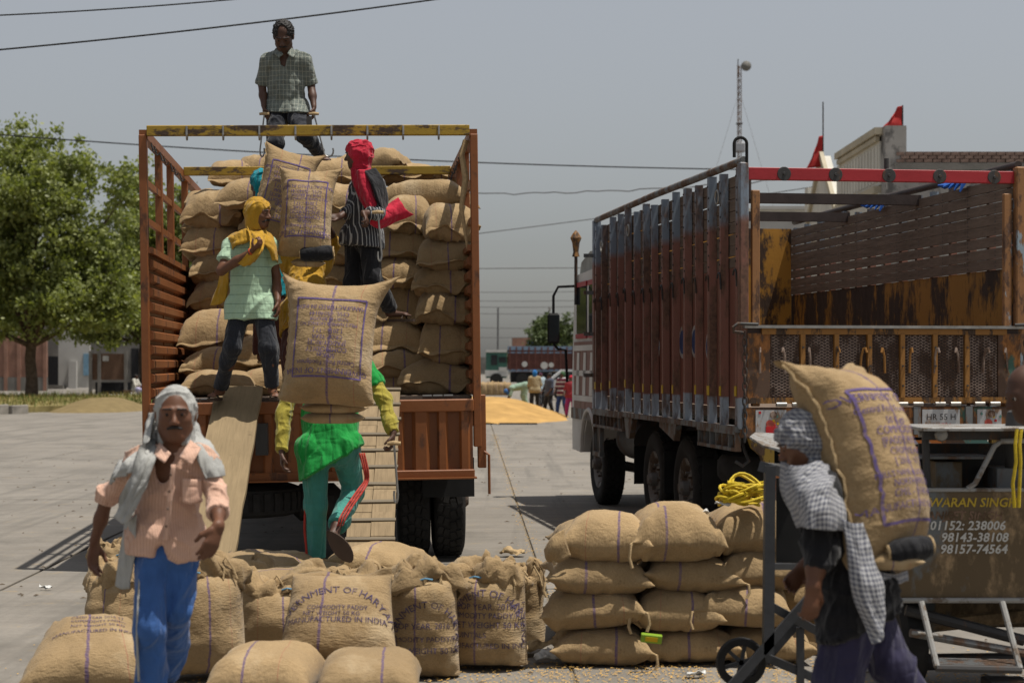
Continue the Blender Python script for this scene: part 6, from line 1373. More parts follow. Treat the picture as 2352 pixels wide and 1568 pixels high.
# C: the man in the mint shirt
dC = 14.75
JC = JJ(dC, head=(594, 491, -.02), neck=(583, 540, 0), sr=(530, 566, -.02), sl=(622, 564, .04), er=(508, 622, -.16), wr=(578, 578, -.27), el=(634, 634, .08), wl=(638, 690, -.06), hr=(552, 706, 0), hl=(602, 706, 0), kr=(534, 796, -.12), ar=(505, 892, .12), kl=(617, 798, -.12), al=(626, 890, 0), tr=(488, 907, -.05), tl=(634, 907, -.18))
rC, bC = person('person', 'man in mint striped polo and mustard head cloth standing at the edge of the truck', JC, dict(f=(.88, -.42, -.05), wrap=C_['mustard'], full=True, wdir=(.6, 0, .6), wfold=.006, open=(.0, .118, -.055), openr=(.10, .085, .115), beard=True, moustache=True, ears=False, sc=1.02), 'skin', .0068,
    dict(mat=C_['mint'], sleeve=.62, hem=.10, flare=.155, folds=.008, fs=7, fdir=(.5, 0, .8)), dict(mat=C_['dark_trouser'], folds=.010, r=.92, cuffr=.06), shoes=True, ground=Z_(912, dC),
    hands=dict(r=dict(d=V3(.8, -.2, .7), pn=V3(-.5, .3, .6), curl=1.1, th=1), l=dict(d=V3(.05, -.1, -1), pn=V3(-1, 0, 0), curl=.6, th=-1)))
q = lambda u, v, o=0: P(u, v, dC+o)
drape('scarf_tail', [np.array([q(568, 520, -.10), q(580, 535, -.14), q(604, 530, -.08)]), np.array([q(575, 552, -.19), q(592, 556, -.22), q(608, 548, -.16)]), np.array([q(570, 580, -.28), q(588, 586, -.30), q(604, 574, -.26)]), np.array([q(546, 605, -.26), q(562, 612, -.28), q(585, 602, -.26)])], C_['mustard'], rC, bC, 12, 24, .010, 2, .006, 24)
drape('scarf_fold', [np.array([q(560, 528, .02), q(575, 520, -.06), q(592, 540, -.10)]), np.array([q(530, 540, .0), q(545, 538, -.12), q(566, 556, -.16)]), np.array([q(512, 570, .08), q(522, 560, -.06), q(532, 572, -.13)]), np.array([q(506, 640, .18), q(516, 640, .10), q(526, 640, .06)]), np.array([q(484, 702, .2), q(502, 700, .14), q(518, 690, .10)])], C_['mustard'], rC, bC, 12, 34, .012, 4, .006, 24)
drape('scarf_fold', [np.array([q(588, 530, -.06), q(606, 525, .0), q(610, 535, .08)]), np.array([q(598, 552, -.13), q(620, 545, -.06), q(632, 550, .06)]), np.array([q(618, 575, -.12), q(634, 572, -.06), q(640, 580, .08)]), np.array([q(626, 598, -.10), q(636, 600, -.05), q(640, 606, .05)])], C_['mustard'], rC, bC, 10, 20, .010, 6, .006, 22)
K = SDF(P(565, 580, dC-.27)-.06, P(565, 580, dC-.27)+.06, .004); w_ = JC['wr']; ax = nrm(JC['wr']-JC['er']); K.cap(w_-ax*.012, w_+ax*.002, .034, .032, .01, cuta=True, cutb=True); sdf_part('wrist_thread', K, plain('red_thread', (.45, .06, .02), .7), rC, bC, 1)
# D: turquoise head cloth, behind
dD = 16.0
JD = JJ(dD, head=(600, 424, 0), neck=(604, 462, .02), sr=(640, 486, .04), sl=(590, 486, .0), er=(650, 520, -.1), wr=(655, 480, -.22), el=(592, 545, -.08), wl=(620, 560, -.2), hr=(636, 620, .05), hl=(600, 620, .05), kr=(634, 720, -.05), ar=(634, 815, .1), kl=(602, 720, -.05), al=(600, 815, .05), tr=(630, 830, .2), tl=(600, 830, .2))
rD, bD = person('person', 'person in turquoise head cloth and tunic behind the raised sacks', JD, dict(f=(-.75, .5, -.1), wrap=C_['turq'], ears=False, open=(0, .125, -.03), openr=(.06, .07, .07)), 'skin_dark', .009, dict(mat=C_['turq'], sleeve=1.6, hem=.22, folds=.012, flare=.17), dict(mat=C_['maroon']))
# E: sack carrier climbing into the truck
dE = 15.15
JE = JJ(dE, head=(700, 560, .55), neck=(702, 585, .42), sr=(742, 612, .28), sl=(662, 612, .28), er=(765, 560, .32), wr=(755, 520, .15), el=(645, 560, .32), wl=(650, 520, .15), hr=(735, 715, .0), hl=(680, 715, .0), kr=(732, 820, .2), ar=(728, 905, .1), kl=(668, 815, -.08), al=(672, 905, .1), tr=(730, 918, .25), tl=(672, 918, .28))
rE, bE = person('person', 'porter in mustard tunic carrying a sack up into the truck, seen from behind', JE, dict(f=(0, .9, -.4), wrap=C_['mustard'], ears=False), 'skin_dark', .0085, dict(mat=C_['mustard'], sleeve=1.5, hem=.16, flare=.20, folds=.010, fdir=(0, 0, 1)), dict(mat=C_['maroon'], folds=.012), ground=Z_(918, dE))
# F: red head scarf
dF = 15.1
JF = JJ(dF, head=(822, 357, 0), neck=(832, 402, .02), sr=(862, 430, -.03), sl=(826, 432, .16), er=(868, 492, -.20), wr=(835, 490, -.34), el=(812, 478, .05), wl=(782, 497, -.10), hr=(846, 545, 0), hl=(816, 545, .12), kr=(856, 640, -.10), ar=(900, 712, .16), kl=(812, 648, .05), al=(806, 745, .25), tr=(932, 722, .10), tl=(795, 762, .20))
rF, bF = person('person', 'worker in bright red head scarf and striped shirt standing in the truck', JF, dict(f=(-.96, .15, -.05), wrap=C_['red'], ears=False, open=(-.0, .115, -.015), openr=(.075, .055, .062), wrapr=1.03, wfold=.008), 'skin_dark', .0072, dict(mat=C_['striped'], sleeve=1.72, hem=.08, flare=.145, folds=.009, fdir=(.3, 0, 1)), dict(mat=C_['black'], folds=.010, r=1.0), shoes=True,
    hands=dict(r=dict(d=V3(.3, -.5, -.6), pn=V3(-.6, 0, -.3), curl=1.0), l=dict(d=V3(-.9, -.2, -.1), pn=V3(0, -.6, .4), curl=.4)))
q = lambda u, v, o=0: P(u, v, dF+o)
drape('scarf_cape', [np.array([q(808, 385, -.02), q(830, 392, -.13), q(852, 385, -.06)]), np.array([q(812, 420, -.06), q(842, 425, -.20), q(872, 420, -.04)]), np.array([q(826, 455, -.12), q(852, 462, -.24), q(880, 455, -.06)]), np.array([q(846, 490, -.18), q(866, 500, -.24), q(884, 485, -.08)])], C_['red'], rF, bF, 16, 26, .014, 2, .006, 20)
drape('scarf_tail', [np.array([q(842, 465, -.16), q(850, 495, -.24), q(850, 515, -.20)]), np.array([q(872, 480, -.16), q(876, 505, -.22), q(872, 526, -.18)]), np.array([q(902, 460, -.10), q(906, 490, -.16), q(898, 515, -.12)]), np.array([q(915, 452, -.08), q(932, 480, -.12), q(950, 492, -.08)])], C_['red'], rF, bF, 14, 26, .014, 4, .006, 18)
drape('back_pad', [np.array([q(838, 395, -.14), q(862, 388, -.08)]), np.array([q(852, 420, -.22), q(880, 418, -.12)]), np.array([q(862, 455, -.24), q(888, 455, -.12)]), np.array([q(872, 480, -.22), q(886, 482, -.12)])], C_['black'], rF, bF, 8, 16, .006, 4, .02, 12)
cargo_hook(P(868, 488, dF-.37), 1, .3, 'jute wrapped hook handle in the hand of the worker with the red scarf')
# G: the porter in green going up the ramp
dG = 12.2
JG = JJ(dG, head=(760, 778, .42), neck=(758, 815, .30), sr=(838, 842, .16), sl=(684, 850, .16), er=(880, 915, .10), wr=(903, 992, -.04), el=(650, 950, .06), wl=(648, 1035, -.04), hr=(792, 1028, .02), hl=(725, 1030, .02), kr=(812, 1128, .18), ar=(772, 1208, -.22), kl=(726, 1160, .06), al=(728, 1285, .06), tl=(728, 1302, .28))
rG, bG = person('person', 'porter in green shirt and teal track pants carrying a sack up the ramp', JG, dict(f=(0, .85, -.5), ears=True, hair='short'), 'skin_dark', .0068, dict(mat=C_['green'], sleeve_r=.62, sleeve_l=.55, hem=.30, waist=.165, flare=.185, folds=.010, fdir=(.1, 0, 1), fs=8, cuts=[(P(690, 1104, dG), (.50, 0, -.86))]), dict(mat=C_['teal'], folds=.009, r=1.0, cut=.97, cuffr=.062), ground=Z_(1306, dG+.1),
    hands=dict(r=dict(d=V3(-.05, -.1, -1), pn=V3(-1, 0, 0), curl=1.05, th=-1), l=dict(d=V3(.05, -.1, -1), pn=V3(1, 0, 0), curl=.6, th=1)))
K = SDF(*box_of(dict(a=JG['er'], b=JG['wr'], c=JG['sr']), .12), .0068); sh = JG['sr']; e = JG['er']; w_ = JG['wr']; K.cap(sh+(e-sh)*.55, e, .056, .052, .03); K.cap(e, w_, .052, .040, .03, cutb=True); sdf_part('undersleeve', K, C_['olive'], rG, bG, 2, .008, None, 4, 9)
K = SDF(*box_of(dict(a=JG['el'], b=JG['wl'], c=JG['sl']), .12), .0068); sh = JG['sl']; e = JG['el']; w_ = JG['wl']; K.cap(sh+(e-sh)*.5, e, .054, .050, .03); K.cap(e, w_, .050, .040, .03, cutb=True); sdf_part('undersleeve', K, C_['olive'], rG, bG, 2, .008, None, 5, 9)
# red stripes down the track pants
M['stripe_red'] = cloth('stripe_red', (.42, .05, .035), .1)
q = lambda u, v, o=0: P(u, v, dG+o)
for k in range(3):
    o = k*6.5; pts = [q(826+o*.8, 1040, -.04+.008*k), q(836+o*.7, 1078, -.03), q(838+o*.6, 1105, -.03), q(822+o, 1128, -.10), q(800+o, 1160, -.20), q(782+o, 1190, -.27), q(775+o*.9, 1206, -.27)]
    rows = [np.array([p-V3(.0055, 0, .003), p+V3(.0055, 0, .003)]) for p in pts]; drape('side_stripe', rows, M['stripe_red'], rG, bG, 3, 26, 0, 1, .012)
rows = [np.array([p-V3(.008, 0, 0), p+V3(.008, 0, 0)]) for p in (q(702, 1165, .04), q(700, 1215, .04), q(704, 1260, .03), q(706, 1300, .03))]; drape('side_stripe', rows, M['stripe_red'], rG, bG, 3, 14, 0, 1, .012)
# raised sandal, sole towards us, and the foot in it
sc_ = q(780, 1253, -.30); d_ = nrm(q(806, 1288, -.30)-q(752, 1222, -.30)); sd_ = V3(-d_[2], 0, d_[0]); m = MB(); n = 22; ring = []
for k in range(n):
    a = 2*math.pi*k/n; L = .130; wd = .048+.010*math.cos(a)-.006*math.cos(2*a); ring.append(d_*math.cos(a)*L+sd_*math.sin(a)*wd)
nn = V3(.05, -1, -.25); nn = nrm(nn); vv = [tuple(sc_+r+nn*.011-bG) for r in ring]+[tuple(sc_+r-nn*.011-bG) for r in ring]; m.raw(vv, [tuple(range(n)), tuple(range(n, 2*n))[::-1]]+[(i, (i+1) % n, n+(i+1) % n, n+i) for i in range(n)]); m.build('sandal', M['sole'], rG)
K = SDF(sc_-.2, sc_+.2, .006); K.cap(JG['ar'], sc_-d_*.07-nn*.035, .038, .036, .02); K.cap(sc_-d_*.08-nn*.03, sc_+d_*.09-nn*.03, .034, .030, .02); sdf_part('foot', K, M['skin_dark'], rG, bG, 2)
# H: porter in front at the right, side view
dH = 7.15
JH = JJ(dH, head=(1842, 1014, 0), neck=(1878, 1085, .02), sr=(1880, 1130, -.17), sl=(1890, 1128, .17), er=(1880, 1262, -.20), wr=(1868, 1345, -.26), el=(1900, 1240, .22), wl=(1850, 1300, .15), hr=(1975, 1352, -.08), hl=(1968, 1352, .08), kr=(1925, 1560, -.10), ar=(1935, 1770, -.06), kl=(2050, 1530, .08), al=(2150, 1700, .10), tr=(1860, 1815, -.08), tl=(2085, 1790, .1))
rH, bH = person('person', 'porter in checked head scarf bent under a sack, walking left in front', JH, dict(f=(-.90, -.05, -.42), up=(-.4, 0, .9), wrap=C_['gingham'], ears=False, open=(0, .125, -.05), openr=(.10, .09, .10), wrapr=1.0, wfold=.010, sc=.94), 'skin', .0068, dict(mat=C_['black'], sleeve=1.55, hem=.12, flare=.16, folds=.012, fs=7), dict(mat=C_['navy'], folds=.012, r=1.12, cuffr=.085, fdir=(.2, 0, 1)), ground=0., shoes=True,
    hands=dict(r=dict(d=V3(-.1, 0, -1), pn=V3(-.3, 1, 0), curl=.8, th=1)))
q = lambda u, v, o=0: P(u, v, dH+o)
drape('scarf_cape', [np.array([q(1800, 1060, .12), q(1835, 1075, -.14), q(1895, 1060, -.16), q(1930, 1080, .0)]), np.array([q(1800, 1120, .14), q(1830, 1125, -.24), q(1900, 1110, -.28), q(1940, 1130, -.1)]), np.array([q(1820, 1170, .14), q(1845, 1178, -.30), q(1905, 1170, -.32), q(1950, 1190, -.14)]), np.array([q(1840, 1205, .14), q(1850, 1212, -.30), q(1900, 1218, -.32), q(1945, 1215, -.14)])], C_['gingham_uv'], rH, bH, 22, 26, .016, 2, .006, 12)
drape('scarf_tail', [np.array([q(1930, 1190, -.28), q(1955, 1200, -.30), q(1985, 1200, -.28)]), np.array([q(1945, 1260, -.30), q(1975, 1280, -.33), q(2010, 1290, -.28)]), np.array([q(1960, 1350, -.30), q(1990, 1360, -.34), q(2030, 1350, -.28)]), np.array([q(1985, 1420, -.30), q(2005, 1430, -.32), q(2032, 1420, -.28)]), np.array([q(2010, 1472, -.30), q(2018, 1474, -.31), q(2026, 1470, -.30)])], C_['gingham_uv'], rH, bH, 12, 34, .014, 4, .006, 20)
drape('waist_cloth', [np.array([q(2010, 1310, -.22), q(2050, 1318, -.16), q(2080, 1310, .02)]), np.array([q(2010, 1335, -.22), q(2050, 1342, -.16), q(2082, 1332, .02)])], C_['gingham_uv'], rH, bH, 12, 8, .01, 4, .008, 16)
# I: the person cut by the right edge of the picture
dI = 7.6
JI = JJ(dI, head=(2362, 902, 0), neck=(2400, 965, .02), sr=(2440, 1000, -.16), sl=(2440, 1000, .18), er=(2500, 1120, -.18), wr=(2470, 1220, -.22), el=(2490, 1120, .2), wl=(2460, 1220, .2), hr=(2490, 1290, -.08), hl=(2490, 1290, .08), kr=(2480, 1520, -.1), ar=(2490, 1740, -.1), kl=(2500, 1520, .1), al=(2500, 1740, .1), tr=(2420, 1775, -.1), tl=(2430, 1775, .1))
person('person', 'bare headed man mostly outside the right edge of the picture', JI, dict(f=(-.9, -.2, -.3), hair=None, ears=True, brows=False), 'skin_dark', .011, dict(mat=C_['grey_scarf'], sleeve=1.5), dict(mat=C_['dark_trouser']), ground=0.)
# ------------------------------------------------------------------ carried sacks
SKL = [('GOVERNMENT OF INDIA', 0, .47, 0.0543, None), ('Central Pool Foodgrains', 0, .355, 0.0425, None), ('50 Kgs', 0, .245, 0.0448, None), ('COMMODITY', 0, .15, 0.0472, None), ('[PADDY/RICE]', 0, .055, 0.0425, None), ('CROP YEAR', 0, -.035, 0.0401, None), ('[ 2016 - 17 ]', 0, -.125, 0.0401, None), ("MILL'S NAME & LICENCE NO", 0, -.225, 0.0330, None), ('NORTH BROOK', 0, -.31, 0.0378, None), ('CM/L - 5040144', 0, -.40, 0.0425, None), ('MANUFACTURED IN INDIA', 0, -.51, 0.0425, None)]
def carried(name_label, um, vm, d, W, L, T, tilt, lean, yaw, bend, seed, mat=0, flip=True, txt=True, cx=.20, cy=.10, side=1, axes=None, ear=.8):
    s = Sack(W, L, T, seed, .02, cx, cy, 1., .013, bend, False, 2.7, 3.0, .02, ear=ear); s.flat = .9
    r_ = thing('sack', name_label, 'sack', tuple(P(um, vm, d)), (0, 0, 0), 'sacks carried by porters'); r_.rotation_euler = (Matrix.Rotation(R(yaw), 3, 'Z') @ Matrix.Rotation(R(tilt), 3, 'Y') @ Matrix.Rotation(R(90+lean), 3, 'X')).to_euler()
    if axes is not None:
        y_ = nrm(axes[0]); z_ = np.asarray(axes[1], float); z_ = nrm(z_-y_*(z_@y_)); x_ = np.cross(y_, z_); r_.rotation_euler = Matrix(np.stack([x_, y_, z_], 1).tolist()).to_euler()
    o = link('bag', s.mesh('bag', BUR[mat], 40, 52), r_)
    if txt: sack_print(s, SKL, o, M['print'], (-.74, .70, -.62, .60), flip, .004, side)
    m = MB(); pts = []
    for k in range(40):
        vv = -.96+1.92*k/39; p = s.pt(np.array([-1.0]), np.array([vv]), 1)[0]; pts.append((p[0]-.004+.004*math.sin(k*2.4), p[1], p[2]+.004*math.sin(k*1.9)))
    m.tube(pts, .007, 5); m.build('seam', M['jute'], o, True); return r_, s
carried('upright jute sack with purple print on the back of the porter in green', 760, 790, 11.72, .68, .86, .40, 3, -12, -2, .10, 61, 0)
carried('jute sack with purple print on the porter in mustard, in front of another', 705, 491, 14.85, .50, .80, .30, 2, -14, 0, .08, 63, 0, ear=.25)
carried('jute sack half hidden behind the printed sack, held by the person in turquoise', 650, 452, 15.45, .50, .88, .28, 14, -10, 10, .06, 65, 2, ear=.2)
carried('large jute sack with purple print on the back of the porter in front', 1990, 1066, 7.15, .50, .90, .36, 0, 0, 0, .38, 67, 0, False, axes=((-.24, .26, .95), (.72, -.66, .16)), ear=.25)
def pad_roll(name, label, u, v, d, w_, r, mat, yaw=0, roll=0, n=1):
    r_ = thing(name, label, 'cushion', tuple(P(u, v, d)), (0, R(roll), R(yaw))); m = MB(); m.lathe([(.02, -w_/2), (r*.8, -w_/2), (r, -w_/2+.03), (r*1.03, 0), (r, w_/2-.03), (r*.8, w_/2), (.02, w_/2)], (0, 0, 0), 'X', 22); m.build('roll', mat, r_, True)
    m = MB()
    for e in (-1, 1):
        pts = [(e*(w_/2+.004), r*(.85-.05*k)*math.cos(k*.7), r*(.85-.05*k)*math.sin(k*.7)) for k in range(14)]; m.tube(pts, .007, 5)
    m.build('rolled_edge', M['jute'], r_, True); return r_
pad_roll('carrying_pad', 'black rolled cushion under the sack of the porter in mustard', 728, 582, 14.72, .26, .062, C_['black'], 0, -3)
pad_roll('carrying_pad', 'black rolled cushion under the sack of the porter in front', 2088, 1262, 6.95, .17, .048, C_['black'], 10, -8)
SP = Sack(.44, .16, .16, 71, 0, .05, .03, .9, .01, 0, False, 2.6, 2.2, .01); SPm = SP.mesh('pad', BUR[3], 28, 14); 
for (u, v, d, sx_, lab) in ((768, 936, 11.85, 1.0, 'upper folded jute pad under the sack of the porter in green'), (765, 960, 11.88, .95, 'lower folded jute pad under the sack of the porter in green'), (708, 604, 14.85, .62, 'folded jute pad on the hips of the porter in mustard'), (2045, 1285, 7.0, .52, 'folded jute pad at the waist of the porter in front')):
    o = link('carrying_pad', SPm, None, tuple(P(u, v, d)), (R(90 if False else 0), 0, 0)); o.scale = (sx_, 1.2, .55 if v > 900 else .5); tag(o, lab, 'cushion', 'folded jute pads of the porters')
cargo_hook(P(905, 1018, dG-.10), 1, .25, 'small steel hook in the right hand of the porter in green')
# ------------------------------------------------------------------ far people
def far_person(u, vf, d, hpx, label, shirt, trouser, pose='stand', wrap=None, f=(0, -1, 0)):
    sc = FX/d; h = hpx/sc; k = h/1.70; b = P(u, vf, d); b[2] = max(b[2], 0); F = nrm(f); Rr = np.cross(F, V3(0, 0, 1)); q = lambda r, z, fw=0: b+(Rr*r+F*fw)*k+V3(0, 0, z*k)
    if pose == 'stand': J = dict(head=q(0, 1.58), neck=q(0, 1.44), sl=q(-.18, 1.38), sr=q(.18, 1.38), el=q(-.24, 1.12, .02), er=q(.26, 1.12, .05), wl=q(-.2, .92, .16), wr=q(.22, .95, .2), hl=q(-.09, .92), hr=q(.09, .92), kl=q(-.12, .5, .04), kr=q(.14, .5, .1), al=q(-.12, .08, -.1), ar=q(.16, .08, .14), tl=q(-.12, .03, .05), tr=q(.16, .03, .3))
    elif pose == 'bend': J = dict(head=q(0, .62, .75), neck=q(0, .72, .62), sl=q(-.17, .78, .52), sr=q(.17, .78, .52), el=q(-.2, .5, .6), er=q(.2, .5, .6), wl=q(-.1, .28, .7), wr=q(.1, .28, .7), hl=q(-.09, .88, -.02), hr=q(.09, .88, -.02), kl=q(-.1, .48, .04), kr=q(.1, .48, .04), al=q(-.1, .08, -.06), ar=q(.1, .08, -.06), tl=q(-.1, .03, .1), tr=q(.1, .03, .1))
    else: J = dict(head=q(0, 1.10, .05), neck=q(0, .98, 0), sl=q(-.17, .92), sr=q(.17, .92), el=q(-.22, .66, .14), er=q(.22, .66, .14), wl=q(-.12, .58, .36), wr=q(.12, .58, .36), hl=q(-.09, .46), hr=q(.09, .46), kl=q(-.12, .5, .42), kr=q(.12, .5, .42), al=q(-.12, .08, .36), ar=q(.12, .08, .36), tl=q(-.12, .03, .5), tr=q(.12, .03, .5))
    person('person', label, J, dict(f=f if pose != 'bend' else tuple(F+V3(0, 0, -.8)), up=(0, 0, 1), wrap=wrap, hair=None if wrap is not None else 'short', eyes=False, brows=False, sc=k), 'skin_dark', .022, dict(mat=shirt, sleeve=1.2, hem=.1, folds=0), dict(mat=trouser, folds=0), ground=b[2])
cl = lambda n, c, **k: cloth(n, c, .1, 6, **k)
far_person(1228, 948, 61, 98, 'far worker in blue turban and tan shirt standing behind the grain heap', cl('tan_shirt', (.30, .24, .14)), C_['dark_trouser'], 'stand', cl('blue_turban', (.02, .16, .45)), (-.2, 1, 0))
far_person(1205, 935, 62, 96, 'far worker bending over the grain heap in a pale green shirt', cl('pale_green', (.24, .34, .26)), C_['maroon'], 'bend', cl('blue_cloth', (.04, .12, .30)), (-1, -.1, 0))
far_person(1262, 954, 60, 98, 'far worker in dark clothes with a shawl beside the grain heap', cl('slate_shirt', (.06, .07, .10)), C_['dark_trouser'], 'stand', None, (-.8, -.5, 0))
far_person(1292, 958, 59.5, 104, 'far worker in maroon and white striped shirt carrying a bundle', cl('maroon_stripe', (.12, .02, .04), kind='hstripe', col2=(.5, .5, .5), per=.14, lw=.35), cl('jeans', (.03, .06, .18)), 'stand', cl('green_cap', (.05, .11, .05)), (-.6, -.8, 0))
far_person(1312, 962, 59, 96, 'far person in red and pink clothes beside the cab of the empty truck', cl('faded_red', (.26, .03, .04)), cl('pink_skirt', (.30, .03, .12)), 'stand', C_['red'], (-.4, -.9, 0))
far_person(1242, 934, 64, 78, 'far worker in pale blue shirt behind the man with the blue turban', cl('pale_blue', (.32, .40, .44)), C_['dark_trouser'], 'stand', cl('maroon_cap', (.09, .03, .06)), (.6, -.8, 0))
far_person(311, 916, 92, 76, 'person in white sitting on a bench by the notice board', cl('off_white', (.50, .48, .42)), cl('off_white_two', (.42, .41, .37)), 'sit', None, (.9, -.4, 0))
far_person(334, 918, 91, 72, 'person in lilac sitting next to the truck post at the left', cl('lilac', (.38, .36, .52)), cl('lilac_two', (.36, .34, .5)), 'sit', None, (-.9, -.4, 0))
b = MB(); b.box((0, 0, .36), (1.7, .4, .08)); bo = thing('bench', 'low bench under the two people sitting at the left', 'bench', (X_(322, 92), 92.1, 0)); b.build('seat', M['board'], bo)
for x in (-.7, .7): b = MB(); b.box((x, 0, .16), (.08, .35, .32)); b.build('leg', M['board'], bo)
for k in range(5):
    s_ = Sack(.5, .75, .4, 80+k, .1, .03, .05, 1., .01, 0, True, 3.2, 5, .03, 1.); o = link('sack', s_.mesh('sack', BUR[k % 4], 12, 14), None, (X_(1112+k*13, 100), 100, .34), (R(90), 0, R(random.uniform(-10, 10)))); tag(o, 'upright jute sack in the far row by the parked truck, %s' % ['leftmost', 'second from left', 'middle one', 'second from right', 'rightmost'][k], 'sack', 'far row of sacks')

# ------------------------------------------------------------------ painted machine and trolley at the right
M['machine'] = worn('rusty_machine_panel', (.110, .074, .036), (.24, .165, .09), .46, 2.4, (1, 1, .5), .55, (.13, .14, .14)); M['pale_tube'] = worn('pale_tube', (.27, .265, .25), (.13, .10, .075), .46, 8, (1, 1, 1), .45)
dm = 9.5; mo = P(2230, 1540, dm); mo[2] = 0; mc = thing('farm_machine', 'rusty dark machine painted with SINGH and phone numbers, behind the porter', 'machine', tuple(mo)); mb_ = Vector(mo)
def ml(u, v, o=0): return tuple(P(u, v, dm+o)-mo)
def mrect(name, mat, u0, u1, v0, v1, o=0, t=.03, par=mc):
    a = P(u0, v1, dm+o)-mo; c = P(u1, v0, dm+o)-mo; m = MB(); m.box(((a[0]+c[0])/2, a[1]+t/2, (a[2]+c[2])/2), (c[0]-a[0], t, c[2]-a[2]), None, .003); return m.build(name, mat, par)
def mtube(name, mat, pts, r, par=mc): m = MB(); m.tube([ml(*p) for p in pts], r, 8); return m.build(name, mat, par, True)
pn = mrect('painted_panel', M['machine'], 2060, 2470, 1128, 1372, 0, .04); mrect('body', M['dark_steel'], 2070, 2460, 1140, 1360, .05, .8)
mrect('top_edge', M['pale_tube'], 2060, 2470, 1121, 1129, -.01, .05); mtube('base_tube', M['pale_tube'], [(2055, 1378, -.02), (2470, 1378, -.02)], .014)
mtube('frame_tube', M['pale_tube'], [(2110, 996, .1), (2275, 996, .1)], .018); mtube('frame_tube', M['pale_tube'], [(2222, 1122, .0), (2240, 1110, .0), (2284, 1024, .0), (2300, 1013, .0), (2470, 1008, .0)], .014); mtube('frame_tube', M['dark_steel'], [(2130, 1122, .1), (2125, 1000, .1)], .02)
mrect('top_sheet', M['pale_tube'], 2120, 2480, 982, 990, -.1, .6); mrect('front_lip', M['dark_steel'], 2120, 2480, 990, 1010, .02, .03); mrect('inner_plate', M['dark_steel'], 2110, 2470, 1018, 1122, .45, .03); mrect('shelf', M['grey_blue'], 2110, 2280, 1048, 1054, .1, .35); mrect('engine_block', M['machine'], 2150, 2210, 1060, 1122, .2, .25); mrect('engine_block', M['grey_blue'], 2290, 2400, 1075, 1122, .15, .3)
m = MB(); m.lathe([(.005, -.02), (.03, -.015), (.036, 0), (.03, .015)], ml(2162, 998, -.02), 'Y', 12); m.build('bolt', M['steel'], mc, True); m = MB(); m.lathe([(.01, 0), (.06, .0), (.075, .12), (.05, .3), (.01, .32)], ml(2335, 1075, .2), 'Z', 14); m.build('filter', M['dark_steel'], mc, True)
def lt_(t_, u, v, sz, mat):
    xy, f_ = text_mesh2d(t_, sz, .0012); xy = xy+np.stack([xy[:, 1]*.18, xy[:, 1]*0], -1); p = np.array(ml(u, v, -.004)); link('lettering', mesh('lettering', np.concatenate([xy, np.zeros((len(xy), 1))], 1), f_, mat), pn, tuple(p), (R(90), 0, 0))
ty = worn('yellow_lettering', (.48, .33, .03), (.12, .08, .04), .42, 12); tw = worn('white_lettering', (.55, .54, .50), (.15, .11, .07), .40, 12); tf = worn('faded_lettering', (.20, .12, .08), (.09, .055, .03), .5, 12)
lt_('HARWARAN SINGH', 2205, 1163, .066, ty); lt_('MANJEET SINGH', 2205, 1192, .060, tf); lt_('01152: 238006', 2222, 1216, .066, tw); lt_('98143-38108', 2238, 1243, .066, tw); lt_('98157-74564', 2236, 1270, .066, tw)
for k, (a, c) in enumerate((((2116, 1382), (2152, 1530)), ((2302, 1382), (2343, 1535)))): mtube('step_upright', M['pale_tube'], [(*a, -.05), (*c, -.25)], .017)
st_ = mtube('step_bar', M['dark_steel'], [(2150, 1533, -.25), (2346, 1538, -.25)], .02)
for k in range(5): m = MB(); p0 = ml(2156, 1524-k*3, -.23+.05*k); p1 = ml(2338, 1528-k*3, -.23+.05*k); m.bar(p0, p1, .018, .008); m.build('step_slat', M['grey_blue'], mc)
mtube('strut', M['dark_steel'], [(2080, 1400, .1), (2352, 1470, .05)], .03); mtube('strut', M['grey_blue'], [(2090, 1452, .0), (2360, 1500, .0)], .022); mtube('strut', M['pale_tube'], [(2095, 1452, -.05), (2165, 1460, -.05)], .01); mtube('strut', M['machine'], [(2090, 1440, .4), (2420, 1405, .4)], .04); mtube('axle_beam', M['dark_steel'], [(2060, 1520, .3), (2470, 1515, .3)], .045); mrect('belly_plate', M['machine'], 2070, 2470, 1385, 1440, .6, .02)
for u in (2085, 2420): m = MB(); m.lathe([(.05, -.06), (.20, -.07), (.24, -.04), (.24, .04), (.20, .07), (.05, .06)], (ml(u, 1500, .3)[0], ml(u, 1500, .3)[1], .24), 'X', 26); m.build('wheel', M['tyre'], mc, True)
b = MB(); b.box((0, 0, .04), (.22, .2, .08), None, .01); o = b.build('tool_box', M['dark_steel'], None, False, tuple(V3(*P(2310, 1560, 9.6)[:2], 0))); tag(o, 'small dark box on the ground under the painted machine', 'box')
m = MB()
for k, u in enumerate((2336, 2346)): m.tube([tuple(P(u, 985, dm-.14)), tuple(P(u-4, 1020, dm-.15)), tuple(P(u-2, 1060, dm-.15)), tuple(P(u-10+k*6, 1110, dm-.15)), tuple(P(u-6, 1165, dm-.15))], .009, 6)
tag(m.build('rope', M['rope'], None, True), 'thin yellow rope hanging down over the painted machine', 'rope')
